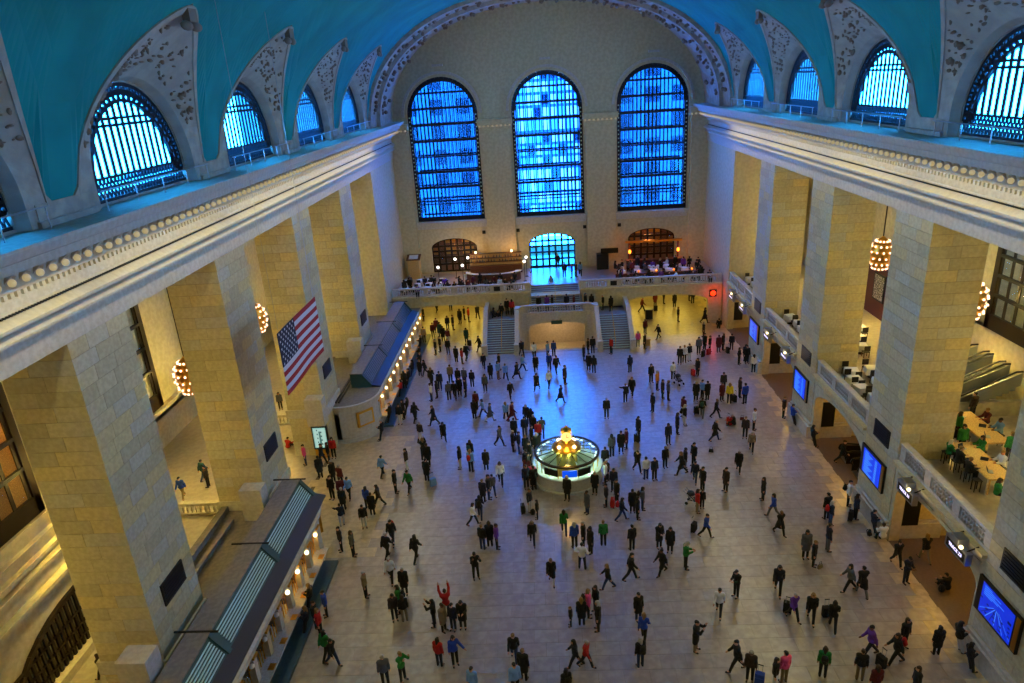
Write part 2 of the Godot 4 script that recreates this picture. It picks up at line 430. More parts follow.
func vault() -> void:
	var c := setting("ceiling")
	var paint := MB.new(); var border := MB.new(); var pocket := MB.new(); var relief := MB.new()
	var z0 := ZF - 0.4; var z1 := zedge(9) + 0.4
	var cols := []
	var step := SP / 40.0
	for i in range(0, 209): cols.append(ZF - 1.9 + i * step)
	var rows := 22
	var low := func(z: float) -> float:      # lower edge of the painted vault at z
		var dz := 99.0
		for k in 5: dz = minf(dz, absf(z - bay(k)))
		if dz >= 5.2: return 23.2
		var a := 23.2; var b2 := 29.95
		for it in 24:
			var mid := (a + b2) / 2
			if rim(mid) > dz: a = mid
			else: b2 = mid
		return a
	var up := func(y: float, d: float) -> float:     # go d along the vault from height y
		var x := vx(y)
		for it in 10:
			var s := Vector2(vx(y + 0.02) - vx(y), 0.02).normalized()
			y += s.y * d / 10.0
		return y
	for i in cols.size() - 1:
		var za: float = cols[i]; var zb: float = cols[i + 1]
		var la: float = low.call(za); var lb: float = low.call(zb)
		var ma: float = up.call(la, 0.42); var mb: float = up.call(lb, 0.42)
		for s in [-1.0, 1.0]:
			var pa := []; var pb := []
			for j in rows + 1:
				var f := float(j) / rows
				var xa := vx(ma) * (1 - f); var xb := vx(mb) * (1 - f)
				pa.append(Vector3(s * xa, vy(xa), za)); pb.append(Vector3(s * xb, vy(xb), zb))
			for j in rows:
				paint.quado(pa[j], pb[j], pb[j + 1], pa[j + 1], Vector3(-s, -1.0, 0))
			# stone border round each pocket, a little proud of the paint
			var o := Vector3(-s * 0.06, -0.04, 0)
			var A := Vector3(s * vx(la), la, za); var B := Vector3(s * vx(lb), lb, zb)
			var C := Vector3(s * vx(mb), mb, zb); var D := Vector3(s * vx(ma), ma, za)
			border.quado(A + o, B + o, C + o, D + o, Vector3(-s, -1, 0)); border.quado(C + o, D + o, D, C, Vector3(-s, 1, 0)); border.quado(A + o, B + o, B - o * 3, A - o * 3, Vector3(0, -1, 0))
	part(paint, "painted_vault", M.vault_paint, c)
	part(border, "vault_border", M.plaster, c)
	# attic piers between the lunettes, below the paint
	var pier := MB.new()
	for s in [-1.0, 1.0]:
		for k in range(0, 6):
			var zc := bay(k) - SP / 2
			pier.bb(s * (X - 0.1), s * (X + 0.9), 22.8, 23.62, zc - 1.55, zc + 1.55)
			pier.bb(s * (X - 0.22), s * (X + 0.9), 22.8, 23.05, zc - 1.65, zc + 1.65)
	part(pier, "attic_pier", M.plaster, c)
	# lunette pockets: from the window's arch forward to the rim on the vault
	var seg := 36
	for s in [-1.0, 1.0]:
		for k in 5:
			var inner := []; var outer := []; var mid := []
			for i in seg + 1:
				var f := float(i) / seg
				var th := PI * f
				var wz := cos(th) * 3.95
				var wy := 23.55 + sin(th) * 4.05
				if i == 0 or i == seg: wy = 22.85
				inner.append(Vector3(s * 18.62, wy, bay(k) + wz))
				mid.append(Vector3(s * 18.2, wy + (0.12 if sin(th) > 0.1 else 0.0), bay(k) + wz * 1.04))
				var ang := absf(f - 0.5) * 2.0      # 1 at the springing, 0 at the tip
				var y := lerpf(29.95, 22.85, pow(ang, 1.35))
				outer.append(Vector3(s * (vx(maxf(y, 23.2)) - 0.02), y, bay(k) + rim(y) * signf(0.5 - f)))
			for i in seg:
				pocket.quado(inner[i], inner[i + 1], mid[i + 1], mid[i], Vector3(-s, -1, (bay(k) - inner[i].z)))
				pocket.quado(mid[i], mid[i + 1], outer[i + 1], outer[i], Vector3(-s, -1, 0))
			# plaster relief: a winged wheel and leaves over the arch, and a crest at the tip
			var cr := RandomNumberGenerator.new(); cr.seed = 40 + k
			for i in 150:
				var f := 0.5 + (cr.randf() - 0.5) * 0.7
				var r := 0.2 + cr.randf() * 0.7
				var ii := clampi(int(f * seg), 0, seg - 1)
				var p: Vector3 = mid[ii].lerp(outer[ii], r)
				relief.ball(p, Vector3(0.07, 0.03 + pow(cr.randf(), 2) * 0.2, 0.04 + pow(cr.randf(), 2) * 0.32), 5, 4)
			var tip: Vector3 = outer[seg / 2]
			relief.box(tip + Vector3(-s * 0.1, 0.1, 0), Vector3(0.3, 0.9, 0.7)); relief.ball(tip + Vector3(-s * 0.2, 0.55, 0), Vector3(0.2, 0.4, 0.25), 6, 5)
			relief.ball(tip + Vector3(-s * 0.1, -0.5, 0.4), Vector3(0.15, 0.2, 0.5), 6, 5); relief.ball(tip + Vector3(-s * 0.1, -0.5, -0.4), Vector3(0.15, 0.2, 0.5), 6, 5)
	part(pocket, "lunette_pocket", M.plaster, c)
	part(relief, "plaster_relief", M.relief, c)
	# stone barrel at both ends: the deep arches before the end walls, in three steps with carved bands
	var arch := MB.new(); var carve := MB.new()
	var ring := func(k0: float, k1: float, za: float, zb: float, d0: float, d1: float) -> void:
		var n := 48
		for i in n:
			var q := []
			for e in [[i, za, d0], [i + 1, za, d0], [i + 1, zb, d1], [i, zb, d1]]:
				var a: float = PI * e[0] / n
				var cx: float = signf(cos(a)) * pow(absf(cos(a)), 2.0 / 2.2) * (X - e[2])
				var cy: float = 22.5 + pow(absf(sin(a)), 2.0 / 2.2) * (12.2 - e[2])
				q.append(Vector3(cx, cy, e[1]))
			arch.quado(q[0], q[1], q[2], q[3], Vector3(-q[0].x, 22.5 - q[0].y, 6.0 if za == zb else 0.0))
	for e in [[ZF - 1.4, -1.0], [zedge(9) + 3.4, 1.0]]:
		var za: float = e[0]; var g: float = e[1]
		ring.call(0, 0, za, za, -0.6, 0.35); ring.call(0, 0, za, za + g * 2.6, 0.35, 0.35)
		ring.call(0, 0, za + g * 2.6, za + g * 2.6, 0.35, 0.75); ring.call(0, 0, za + g * 2.6, za + g * 5.0, 0.75, 0.75)
		ring.call(0, 0, za + g * 5.0, za + g * 5.0, 0.75, 0.3); ring.call(0, 0, za + g * 5.0, za + g * 12.8, 0.3, 0.3)
		for i in range(2, 47):
			var a := PI * i / 48.0
			var cr := RandomNumberGenerator.new(); cr.seed = 300 + i
			for b2 in [[1.3, 0.4, 0.5], [3.8, 0.82, 0.55], [8.6, 0.4, 1.2]]:
				if b2[0] > 8.0 and i % 3 != 0: continue
				var p := Vector3(signf(cos(a)) * pow(absf(cos(a)), 0.909) * (X - b2[1]), 22.5 + pow(sin(a), 0.909) * (12.2 - b2[1]), za + g * b2[0])
				for q in 3:
					carve.ball(p + Vector3(cr.randf() - 0.5, cr.randf() - 0.5, 0) * 0.6 + Vector3(0, 0, (cr.randf() - 0.5) * b2[2]), Vector3(0.2, 0.2, 0.2 + 0.3 * cr.randf()), 5, 4)
	part(arch, "end_arch", M.plaster, c)
	part(carve, "carved_band", M.relief, c)
	var cover := MB.new(); cover.bb(-33, 33, 35.2, 35.6, ZFAR - 2, ZNEAR + 5)
	for s in [-1.0, 1.0]: cover.bb(s * 28.4, s * 21.2, 19.2, 19.6, ZFAR - 2, ZNEAR + 5)
	part(cover, "roof_slab", M.plaster, c)
	# upper outer wall behind the lunettes, open only at the windows
	var up_wall := MB.new()
	for s in [-1.0, 1.0]:
		for k in 6:
			var zc := bay(k) - SP / 2
			up_wall.bb(s * 18.66, s * 19.1, 22.8, 35.3, zc - 2.1 - (8.0 if k == 0 else 0.0), zc + 2.1 + (16.0 if k == 5 else 0.0))
		for k in 5:
			arched_wall(up_wall, Transform3D(Basis(Vector3(0, 0, 1), Vector3.UP, Vector3(s, 0, 0)), Vector3(s * 18.64, 0, 0)), bay(k) - 4.1, bay(k) + 4.1, 22.0, 35.3, 0.4, [[bay(k), 3.92, 22.95, 23.55, 4.0]])
	part(up_wall, "clerestory_wall", M.plaster, c)
	# the lunette windows
	var no := 4
	for s in [-1.0, 1.0]:
		for k in 5:
			lunette(s, bay(k), no); no += 1
	# maintenance rails on the ledges
	for s in [-1.0, 1.0]:
		for k in 5:
			var r := thing("ledge_railing", "thin metal railing before the %s lunette window, %s" % ["left" if s < 0 else "right", ["farthest", "second from the stair", "middle one", "second from the camera", "nearest the camera"][k]], "railing", Vector3(s * 17.75, 22.84, bay(k)), 0, "railings on the cornice ledges")
			pole(Vector3(0, 0.75, -4.6), Vector3(0, 0.75, 4.6), 0.03, "rail", M.steel, r)
			for j in 5: pole(Vector3(0, 0, -4.4 + j * 2.2), Vector3(0, 0.75, -4.4 + j * 2.2), 0.025, "post", M.steel, r)

func lunette(s: float, zc: float, no: int) -> void:
	var w := Node3D.new(); w.name = "window_%d" % no; add_child(w); w.set_meta("kind", "structure")
	w.position = Vector3(s * 18.78, 0, zc)
	var R := 3.9; var RI := 3.25; var yc := 23.55
	var fr := MB.new()
	for e in [[R, 0.16], [RI, 0.14]]:
		var pp: Vector3 = Vector3.ZERO
		for i in 29:
			var t := PI * i / 28.0
			var q := Vector3(0, yc + sin(t) * e[0], cos(t) * e[0])
			if i > 0: fr.bar(pp, q, e[1], 0.16, Vector3.RIGHT)
			pp = q
	for i in 57:
		var t := PI * i / 56.0
		var a := Vector3(0, yc + sin(t) * RI, cos(t) * RI); var t2 := t + (0.07 if i % 2 else -0.07)
		fr.bar(a, Vector3(0, yc + sin(t2) * R, cos(t2) * R), 0.1, 0.08, Vector3.RIGHT)
		var m := Vector3(0, yc + sin(t) * 3.57, cos(t) * 3.57); fr.box(m, Vector3(0.1, 0.24, 0.24))
	part(fr, "frame", M.bronze, w)
	var pn := MB.new()
	pn.bb(-0.09, 0.09, 22.95, 23.07, -3.9, 3.9); pn.bb(-0.08, 0.08, 23.82, 23.92, -3.8, 3.8); pn.bb(-0.05, 0.05, 23.44, 23.5, -3.8, 3.8)
	for i in 30:
		var z := -3.77 + i * 0.26
		pn.bar(Vector3(0, 23.05, z - 0.13), Vector3(0, 23.85, z + 0.13), 0.07, 0.05, Vector3.RIGHT); pn.bar(Vector3(0, 23.05, z + 0.13), Vector3(0, 23.85, z - 0.13), 0.07, 0.05, Vector3.RIGHT)
		pn.box(Vector3(0, 23.45, z), Vector3(0.08, 0.19, 0.14)); pn.box(Vector3(0, 23.13, z + 0.13), Vector3(0.08, 0.16, 0.12)); pn.box(Vector3(0, 23.75, z + 0.13), Vector3(0.08, 0.14, 0.12))
	part(pn, "grille_panel", M.bronze, w)
	var tr := MB.new()
	var hw := sqrt(RI * RI - pow(25.95 - yc, 2))
	for y in [25.85, 26.12]: tr.bb(-0.1, 0.1, y - 0.06, y + 0.06, -hw, hw)
	part(tr, "transom", M.bronze, w)
	for i in 14:
		var z := -3.12 + i * 0.48
		var top := yc + sqrt(maxf(0.0, RI * RI - z * z))
		if top < 24.1: continue
		put(block(Vector3(0.05, top - 23.85, 0.19)), "mullion", M.bronze, w, Vector3(0, (top + 23.85) / 2, z))
		if i < 13:
			var tt := yc + sqrt(maxf(0.0, RI * RI - pow(absf(z + 0.24) - 0.1, 2)))
			if tt > 24.1: put(sheet(0.3, tt - 23.85, true), "pane", M.glass, w, Vector3(0.0, (tt + 23.85) / 2, z + 0.24))

func arched_wall(mb: MB, xf: Transform3D, u0: float, u1: float, y0: float, y1: float, depth: float, holes: Array, step := 0.35) -> void:
	# an upright wall in local u, y; front at local z 0, back at depth; holes: [centre, half width, bottom, springing, rise]
	var cuts := [u0, u1]
	for h in holes:
		var n := maxi(4, int(2.0 * h[1] / step))
		for i in n + 1: cuts.append(clampf(h[0] - h[1] * cos(PI * i / n), u0, u1))
	cuts.sort()
	var ytop := func(h: Array, u: float) -> float: return h[3] + h[4] * sqrt(maxf(0.0, 1.0 - pow((u - h[0]) / h[1], 2)))
	for i in cuts.size() - 1:
		var a: float = cuts[i]; var b: float = cuts[i + 1]
		if b - a < 0.001: continue
		var mid := (a + b) / 2
		var over := holes.filter(func(h): return absf(mid - h[0]) < h[1])
		over.sort_custom(func(p, q): return p[2] < q[2])
		var ca := y0; var cb := y0
		for h in over + [null]:
			var ta: float = h[2] if h else y1; var tb := ta
			if ta > ca + 0.001 or tb > cb + 0.001:
				for d in [0.0, depth]:
					mb.quado(xf * Vector3(a, ca, d), xf * Vector3(b, cb, d), xf * Vector3(b, tb, d), xf * Vector3(a, ta, d), xf.basis * Vector3(0, 0, -1 if d == 0.0 else 1))
			if h:
				mb.quado(xf * Vector3(a, ta, 0), xf * Vector3(b, tb, 0), xf * Vector3(b, tb, depth), xf * Vector3(a, ta, depth), xf.basis * Vector3(0, 1, 0))
				ca = ytop.call(h, a); cb = ytop.call(h, b)
				mb.quado(xf * Vector3(a, ca, 0), xf * Vector3(b, cb, 0), xf * Vector3(b, cb, depth), xf * Vector3(a, ca, depth), xf.basis * Vector3(0, -1, 0))
	for h in holes:
		for s in [-1.0, 1.0]:
			var u: float = h[0] + s * h[1]
			mb.quado(xf * Vector3(u, h[2], 0), xf * Vector3(u, h[3], 0), xf * Vector3(u, h[3], depth), xf * Vector3(u, h[2], depth), xf.basis * Vector3(-s, 0, 0))
	for u in [u0, u1]:
		mb.quado(xf * Vector3(u, y0, 0), xf * Vector3(u, y1, 0), xf * Vector3(u, y1, depth), xf * Vector3(u, y0, depth), xf.basis * Vector3(-1 if u == u0 else 1, 0, 0))
	mb.quado(xf * Vector3(u0, y1, 0), xf * Vector3(u1, y1, 0), xf * Vector3(u1, y1, depth), xf * Vector3(u0, y1, depth), xf.basis * Vector3(0, 1, 0))

func end_walls() -> void:
	for e in [[-7.0, 1.0, "far"], [78.2, -1.0, "near"]]:
		var z: float = e[0]; var g: float = e[1]
		var w := setting("wall_" + e[2])
		var xf := Transform3D(Basis(Vector3(1, 0, 0), Vector3(0, 1, 0), Vector3(0, 0, -g)), Vector3(0, 0, z))
		var holes := []
		for x in [-12.15, 0.0, 12.15]:
			holes.append([x, 4.12, 10.9, 23.25, 4.15])
			if g > 0: holes.append([x, 2.85, FB, 7.5, 1.2])
		var b := MB.new()
		arched_wall(b, xf, -21.2, 21.2, 0.0 if g < 0 else FB - 0.6, 35.3, 0.9, holes)
		part(b, "end_wall", M.wall_stone, w)
		# pilasters, sills, archivolts
		b = MB.new()
		for r in [[4.35, 7.8], [-7.8, -4.35], [16.5, 18.6], [-18.6, -16.5]]:
			b.bb(r[0], r[1], 0.0 if g < 0 else FB, 20.9, z, z + g * 0.5)
			b.bb(r[0] - 0.1, r[1] + 0.1, 20.9, 21.15, z, z + g * 0.62); b.bb(r[0] - 0.05, r[1] + 0.05, 21.15, 21.5, z, z + g * 0.55)
			b.bb(r[0] - 0.2, r[1] + 0.2, 21.5, 21.66, z, z + g * 0.75); b.bb(r[0] - 0.3, r[1] + 0.3, 21.86, 22.5, z, z + g * 1.1)
		part(b, "pilaster", M.wall_stone, w)
		b = MB.new()
		for x in [-12.15, 0.0, 12.15]:
			b.bb(x - 4.3, x + 4.3, 10.35, 10.9, z, z + g * 0.32); b.bb(x - 4.25, x + 4.25, 10.0, 10.35, z, z + g * 0.12)
			for k in 20:
				var t0 := PI * k / 20.0; var t1 := PI * (k + 1) / 20.0
				b.bar(Vector3(x + cos(t0) * 4.55, 23.25 + sin(t0) * 4.6, z + g * 0.08), Vector3(x + cos(t1) * 4.55, 23.25 + sin(t1) * 4.6, z + g * 0.08), 0.3, 0.55, Vector3.BACK)
			b.bb(x - 0.6, x + 0.6, 28.5, 28.75, z, z + g * 0.45)
		part(b, "window_trim", M.trim_stone, w)
		if g > 0:
			var ball := MB.new(); ball.ball(Vector3.ZERO, Vector3(0.13, 0.13, 0.13), 8, 6)
			var bm := ball.mesh()
			for r in [[4.3, 7.85], [-7.85, -4.3], [16.4, 18.0], [-18.0, -16.4]]:
				var x: float = r[0]
				while x < r[1]:
					put(bm, "light_bulb", M.bulb_glow, w, Vector3(x, 21.76, z + 0.95)); x += 0.5
			for x in [-8.3, 4.05, 8.25, -4.1]:
				put(block(Vector3(0.4, 0.4, 0.1)), "loudspeaker", M.black_metal, w, Vector3(x, 9.3, z + 0.05))
		for i in 3:
			great_window([-12.15, 0.0, 12.15][i], z - g * 0.45, -g, (i + 1) if g > 0 else (14 + i))
	# street side beyond the far wall; office blocks placed to dim its side windows
	var s := setting("ground")
	var b := MB.new(); b.bb(-54, -10, -1.0, -0.5, -62, -43); b.bb(10, 54, -1.0, -0.5, -62, -43); part(b, "street", M.street, s)
	for k in 2:
		var sx := -1.0 if k == 0 else 1.0
		var t := thing("sky_blocking_office", "dark office block across the street, dimming the %s great window" % ["left", "right"][k], "building", Vector3(sx * 31, -0.5, -52), 0, "offices outside placed to dim the windows")
		b = MB.new(); b.bb(-20.5, 20.5, 0, 48, -8, 8); part(b, "wall", M.office_wall, t)
		for r in 11:
			for q in 9:
				put(block(Vector3(2.2, 2.4, 0.1)), "window", M.dark_glass, t, Vector3(-17.6 + q * 4.4, 3.5 + r * 4.0, 8.02))
	# unseen block behind the near wall, placed to keep sky from its windows
	var nb := thing("sky_blocking_office", "unseen dark block behind the near end wall, keeping sky from its windows", "building", Vector3(0, -0.5, 100), 0, "offices outside placed to dim the windows")
	b = MB.new(); b.bb(-60, 60, 0, 70, -8, 8); part(b, "wall", M.office_wall, nb)
	for r in 16:
		for q in 24: put(block(Vector3(2.6, 2.4, 0.1)), "window", M.dark_glass, nb, Vector3(-55 + q * 4.8, 3.5 + r * 4.0, -8.02))
	b = MB.new(); b.bb(-62, 62, -1.0, -0.5, 90, 110); part(b, "street", M.street, s)
	# added tower in the axis of the middle window, dimming the sky there
	var tw := thing("added_office_tower", "added distant office block with glowing windows, dimming the middle great window", "building", Vector3(0, -14.0, -130), 0, "offices outside placed to dim the windows")
	b = MB.new(); b.bb(-24, 24, 0, 44.5, -6, 6); part(b, "wall", M.far_office, tw)
	var wr := RandomNumberGenerator.new(); wr.seed = 12
	for r in 13:
		for q in 22:
			var k := wr.randf()
			put(block(Vector3(1.7, 2.5, 0.1)), "window", M.added_office_glow if k < 0.45 else M.added_office_dim_glow if k < 0.8 else M.dark_glass, tw, Vector3(-22.6 + q * 2.15, 2.0 + r * 3.3, 6.02))  # glowing panes added to brighten cells of the middle window
	b = MB.new(); b.bb(-26, 26, -14.6, -14.0, -138, -122); part(b, "street", M.street, s)
	for i in 3:
		lower_arch([-12.15, 0.0, 12.15][i], i)

func great_window(xc: float, z: float, back: float, no: int) -> void:
	var w := Node3D.new(); w.name = "window_%d" % no; add_child(w); w.set_meta("kind", "structure")
	w.position = Vector3(xc, 0, z)
	var ys := 23.25; var R := 4.1
	var lv := [11.35, 12.95, 13.35, 14.95, 16.75, 18.55, 20.35, 22.2, 24.0, 25.7]
	var half := func(y: float) -> float: return R - 0.35 if y <= ys else sqrt(maxf(0.0, (R - 0.35) * (R - 0.35) - (y - ys) * (y - ys)))
	var fr := MB.new()
	for s in [-1.0, 1.0]: fr.bb(s * (R + 0.02), s * (R - 0.4), 10.9, ys, -0.14, 0.14)
	fr.bb(-R, R, 10.9, 11.4, -0.16, 0.16)
	for i in 24:
		var t0 := PI * i / 24.0; var t1 := PI * (i + 1) / 24.0
		fr.bar(Vector3(cos(t0), 0, 0) * (R - 0.19) + Vector3(0, ys + sin(t0) * (R - 0.19), 0), Vector3(cos(t1), 0, 0) * (R - 0.19) + Vector3(0, ys + sin(t1) * (R - 0.19), 0), 0.52, 0.24, Vector3.BACK)
	part(fr, "frame", M.bronze, w)
	var st := MB.new()
	for i in 26:
		var y := 11.6 + i * 0.46
		for s in [-1.0, 1.0]: st.box(Vector3(s * (R - 0.2), y, 0.15), Vector3(0.14, 0.14, 0.06))
	part(st, "stud_row", M.slat_white, w).set_meta("kind", "stuff")
	for i in lv.size():
		var hw: float = half.call(lv[i] + 0.1)
		put(block(Vector3(hw * 2, [0.12, 0.12, 0.12, 0.3, 0.3, 0.16, 0.3, 0.3, 0.26, 0.22][i], 0.2)), "transom", M.bronze, w, Vector3(0, lv[i], 0))
		var y1: float = lv[i + 1] if i + 1 < lv.size() else 27.0
		if i == lv.size() - 1: y1 = ys + R - 0.3
		var pm := MB.new()
		for q in 8:
			var ya := lerpf(lv[i], y1, q / 8.0); var yb := lerpf(lv[i], y1, (q + 1) / 8.0)
			var ha: float = half.call(ya) + 0.05; var hb: float = half.call(yb) + 0.05
			pm.quad(Vector3(-hb, yb, 0.02), Vector3(hb, yb, 0.02), Vector3(ha, ya, 0.02), Vector3(-ha, ya, 0.02))
		part(pm, "pane", M.window_glass, w)
	for i in 17:
		var x := -3.6 + i * 0.45
		var top := ys + sqrt(maxf(0.0, 3.75 * 3.75 - x * x))
		put(block(Vector3(0.13, top - 11.3, 0.1)), "mullion", M.bronze, w, Vector3(x, (top + 11.3) / 2, 0))
	# the outer skin of glass beyond the catwalks
	var out := MB.new()
	for i in 17:
		var x := -3.6 + i * 0.45
		out.bb(x - 0.04, x + 0.04, 11.0, ys + sqrt(maxf(0.0, 3.75 * 3.75 - x * x)), back * 2.4 - 0.08, back * 2.4 + 0.08)
	for y in lv:
		var hw: float = half.call(y)
		out.bb(-hw, hw, y - 0.12, y + 0.1, back * 2.4 - 0.08, back * 2.4 + 0.08)
	part(out, "outer_frame", M.bronze, w)
	for i in [3, 4, 6, 7, 8]:
		var hw: float = half.call(lv[i])
		put(block(Vector3(hw * 2, 0.05, 0.5)), "catwalk", M.steel, w, Vector3(0, lv[i] - 0.05, back * 1.3))

func lower_arch(xc: float, i: int) -> void:
	# the three doors under the great windows: bronze and glass
	var d := Node3D.new(); d.name = "door_%d" % (i + 1); add_child(d); d.set_meta("kind", "structure")
	d.position = Vector3(xc, FB, -7.5)
	var b := MB.new()
	for k in 17:
		var u0 := -2.85 + k * 5.7 / 16; var y0 := 3.1 + 1.2 * sqrt(maxf(0, 1 - pow(u0 / 2.85, 2)))
		var u1 := minf(2.85, u0 + 5.7 / 16); var y1 := 3.1 + 1.2 * sqrt(maxf(0, 1 - pow(u1 / 2.85, 2)))
		if k < 16: b.bar(Vector3(u0, y0 - 0.08, 0), Vector3(u1, y1 - 0.08, 0), 0.2, 0.18, Vector3.BACK)
	for y in [0.1, 1.0, 1.9, 2.65, 3.3]: b.bb(-2.8, 2.8, y - 0.11, y + 0.11, -0.08, 0.08)
	part(b, "frame", M.bronze if i == 1 else M.dark_bronze, d)
	for k in 8:
		var u := -2.8 + k * 0.8
		put(block(Vector3(0.24, 3.05 + 1.2 * sqrt(maxf(0, 1 - pow(u / 2.86, 2))), 0.14)), "mullion", M.bronze if i == 1 else M.dark_bronze, d, Vector3(u, (3.05 + 1.2 * sqrt(maxf(0, 1 - pow(u / 2.86, 2)))) / 2, 0))
	for k in 7:
		for r in 4:
			var u := -2.4 + k * 0.8
			var y: float = [1.0, 2.28, 2.98, 3.6][r]
			if r == 3 and absf(u) > 2.0: continue
			put(sheet(0.66, [1.6, 0.62, 0.5, 0.5][r]), "pane", M.window_glass if i == 1 else M.glass, d, Vector3(u, y, 0.0))
	if i != 1:
		# dining rooms behind the side arches
		var r := setting("wall_%s_dining" % ["left", "", "right"][i])
		b = MB.new()
		b.bb(xc - 5, xc + 5, FB, 9.4, -12.4, -12.2); b.bb(xc - 5.2, xc - 5, FB, 9.4, -12.4, -7.9); b.bb(xc + 5, xc + 5.2, FB, 9.4, -12.4, -7.9); b.bb(xc - 5.2, xc + 5.2, 9.4, 9.6, -12.4, -7.9)
		part(b, "room_wall", M.wood, r)
		b = MB.new(); b.bb(xc - 5.2, xc + 5.2, FB - 0.3, FB, -12.4, -7.9); part(b, "room_floor", M.dark_floor, r)
		for k in 4:
			for q in 2:
				put(block(Vector3(1.5, 0.9, 0.08)), "shelf_panel", M.brass, r, Vector3(xc - 3.6 + k * 2.4, FB + 1.6 + q * 1.5, -12.15))
		omni(Vector3(xc, 8.4, -10), Color(1, 0.62, 0.3), 6.0, 0.3, "unseen_dining_room_light")  # lamp out of view, placed to light the dining room
		var lamp := MB.new(); lamp.ball(Vector3.ZERO, Vector3(0.22, 0.22, 0.22))
		single(lamp, "unseen_ceiling_lamp", M.lamp_glow, "unseen warm globe lamp inside the %s arched dining room" % ["left", "", "right"][i], "lamp", Vector3(xc, 8.4, -10))

func baluster_mesh(h: float) -> ArrayMesh:
	var b := MB.new()
	b.lathe(PackedVector2Array([Vector2(0.075, 0), Vector2(0.075, 0.06 * h), Vector2(0.045, 0.12 * h), Vector2(0.085, 0.4 * h), Vector2(0.04, 0.75 * h), Vector2(0.05, 0.9 * h), Vector2(0.075, 0.95 * h), Vector2(0.075, h)]), Vector3.ZERO, 6)
	return b.mesh()

func far_balcony() -> void:
	var w := setting("floor_far_balcony")
	var b := MB.new()
	b.bb(-18.4, -2.75, FB - 0.6, FB, -7.0, 3.1); b.bb(2.75, 18.4, FB - 0.6, FB, -7.0, 3.1); b.bb(-2.75, 2.75, FB - 0.6, FB, -7.0, 0.5)
	b.bb(-2.85, 2.85, FB - 0.3, FB, -7.9, -7.0)
	part(b, "slab", M.tile_4, w)
	# arched front under the balcony
	var f := setting("wall_balcony_front")
	b = MB.new()
	for s in [-1.0, 1.0]:
		var xf := Transform3D(Basis(Vector3(s, 0, 0), Vector3.UP, Vector3(0, 0, -1)), Vector3(0, 0, 3.4))
		arched_wall(b, xf, 4.2, 18.3, 0.0, FB - 0.1, 0.5, [[12.25, 4.55, 0.0, 2.6, 0.78]])
		b.bb(s * 2.75, s * 4.3, 2.1, FB, 2.9, 3.4)
		b.bb(s * 2.75, s * 18.3, FB - 0.12, FB + 0.14, 2.9, 3.55)
	part(b, "arcade_wall", M.wall_stone, f)
	b = MB.new(); b.bb(-18.4, 18.4, -0.2, 5, -16.2, -16.0); b.bb(-18.6, -18.4, -0.2, 4, -16, 3); b.bb(18.4, 18.6, -0.2, 4, -16, 3); b.bb(-7.5, -4.2, 0, 3.8, -16, 3); b.bb(4.2, 7.5, 0, 3.8, -16, 3)
	part(b, "passage_wall", M.stone_2, f)
	b = MB.new(); b.bb(-18.4, 18.4, 3.7, 3.85, -16, 3.0); part(b, "passage_ceiling", M.stone_2, f)
	for x in [-15.0, -9.8, 9.8, 15.0]:
		for z in [-0.5, -8.0]:
			var l := MB.new(); l.lathe(PackedVector2Array([Vector2(0, -0.1), Vector2(0.25, -0.08), Vector2(0.3, 0)]), Vector3.ZERO, 10)
			single(l, "unseen_ceiling_lamp", M.lamp_glow, "unseen round ceiling lamp under the far balcony, %s passage, %s" % ["left" if x < 0 else "right", ("outer" if absf(x) > 12 else "inner") + (" front" if z > -4 else " back")], "lamp", Vector3(x, 3.7, z), "lamps under the far balcony")
			area(Vector3(x, 3.6, z), Vector3(0, -1, 0), 5.0, 4.0, Color(1.0, 0.86, 0.34), 14.0, "unseen_passage_lamp_light")  # broad light for lamps out of view, placed to light the passages yellow
	# balustrade along the balcony edge
	var t := thing("balustrade", "stone balustrade along the far balcony above the yellow passages", "balustrade", Vector3(0, FB + 0.14, 3.2))
	var bm := baluster_mesh(0.62)
	for s in [-1.0, 1.0]:
		b = MB.new(); b.bb(s * 2.75, s * 18.2, 0.78, 0.96, -0.17, 0.17); part(b, "coping", M.trim_stone, t)
		b = MB.new(); b.bb(s * 2.75, s * 18.2, 0, 0.16, -0.14, 0.14); part(b, "base", M.trim_stone, t)
		b = MB.new()
		for r in [[2.75, 3.4], [5.7, 7.3], [10.9, 11.6], [14.2, 14.7], [17.6, 18.2]]: b.bb(s * r[0], s * r[1], 0.1, 0.8, -0.13, 0.13)
		part(b, "pier", M.trim_stone, t)
		b = MB.new(); b.bb(s * 6.1, s * 6.8, 0.2, 0.72, 0.12, 0.16); part(b, "plaque", M.black_metal, t)
		for r in [[3.5, 5.6], [7.4, 10.8], [11.7, 14.1], [14.8, 17.5]]:
			var x: float = r[0] + 0.1
			while x < r[1]:
				put(bm, "baluster", M.trim_stone, t, Vector3(s * x, 0.16, 0)); x += 0.26
	stairs()

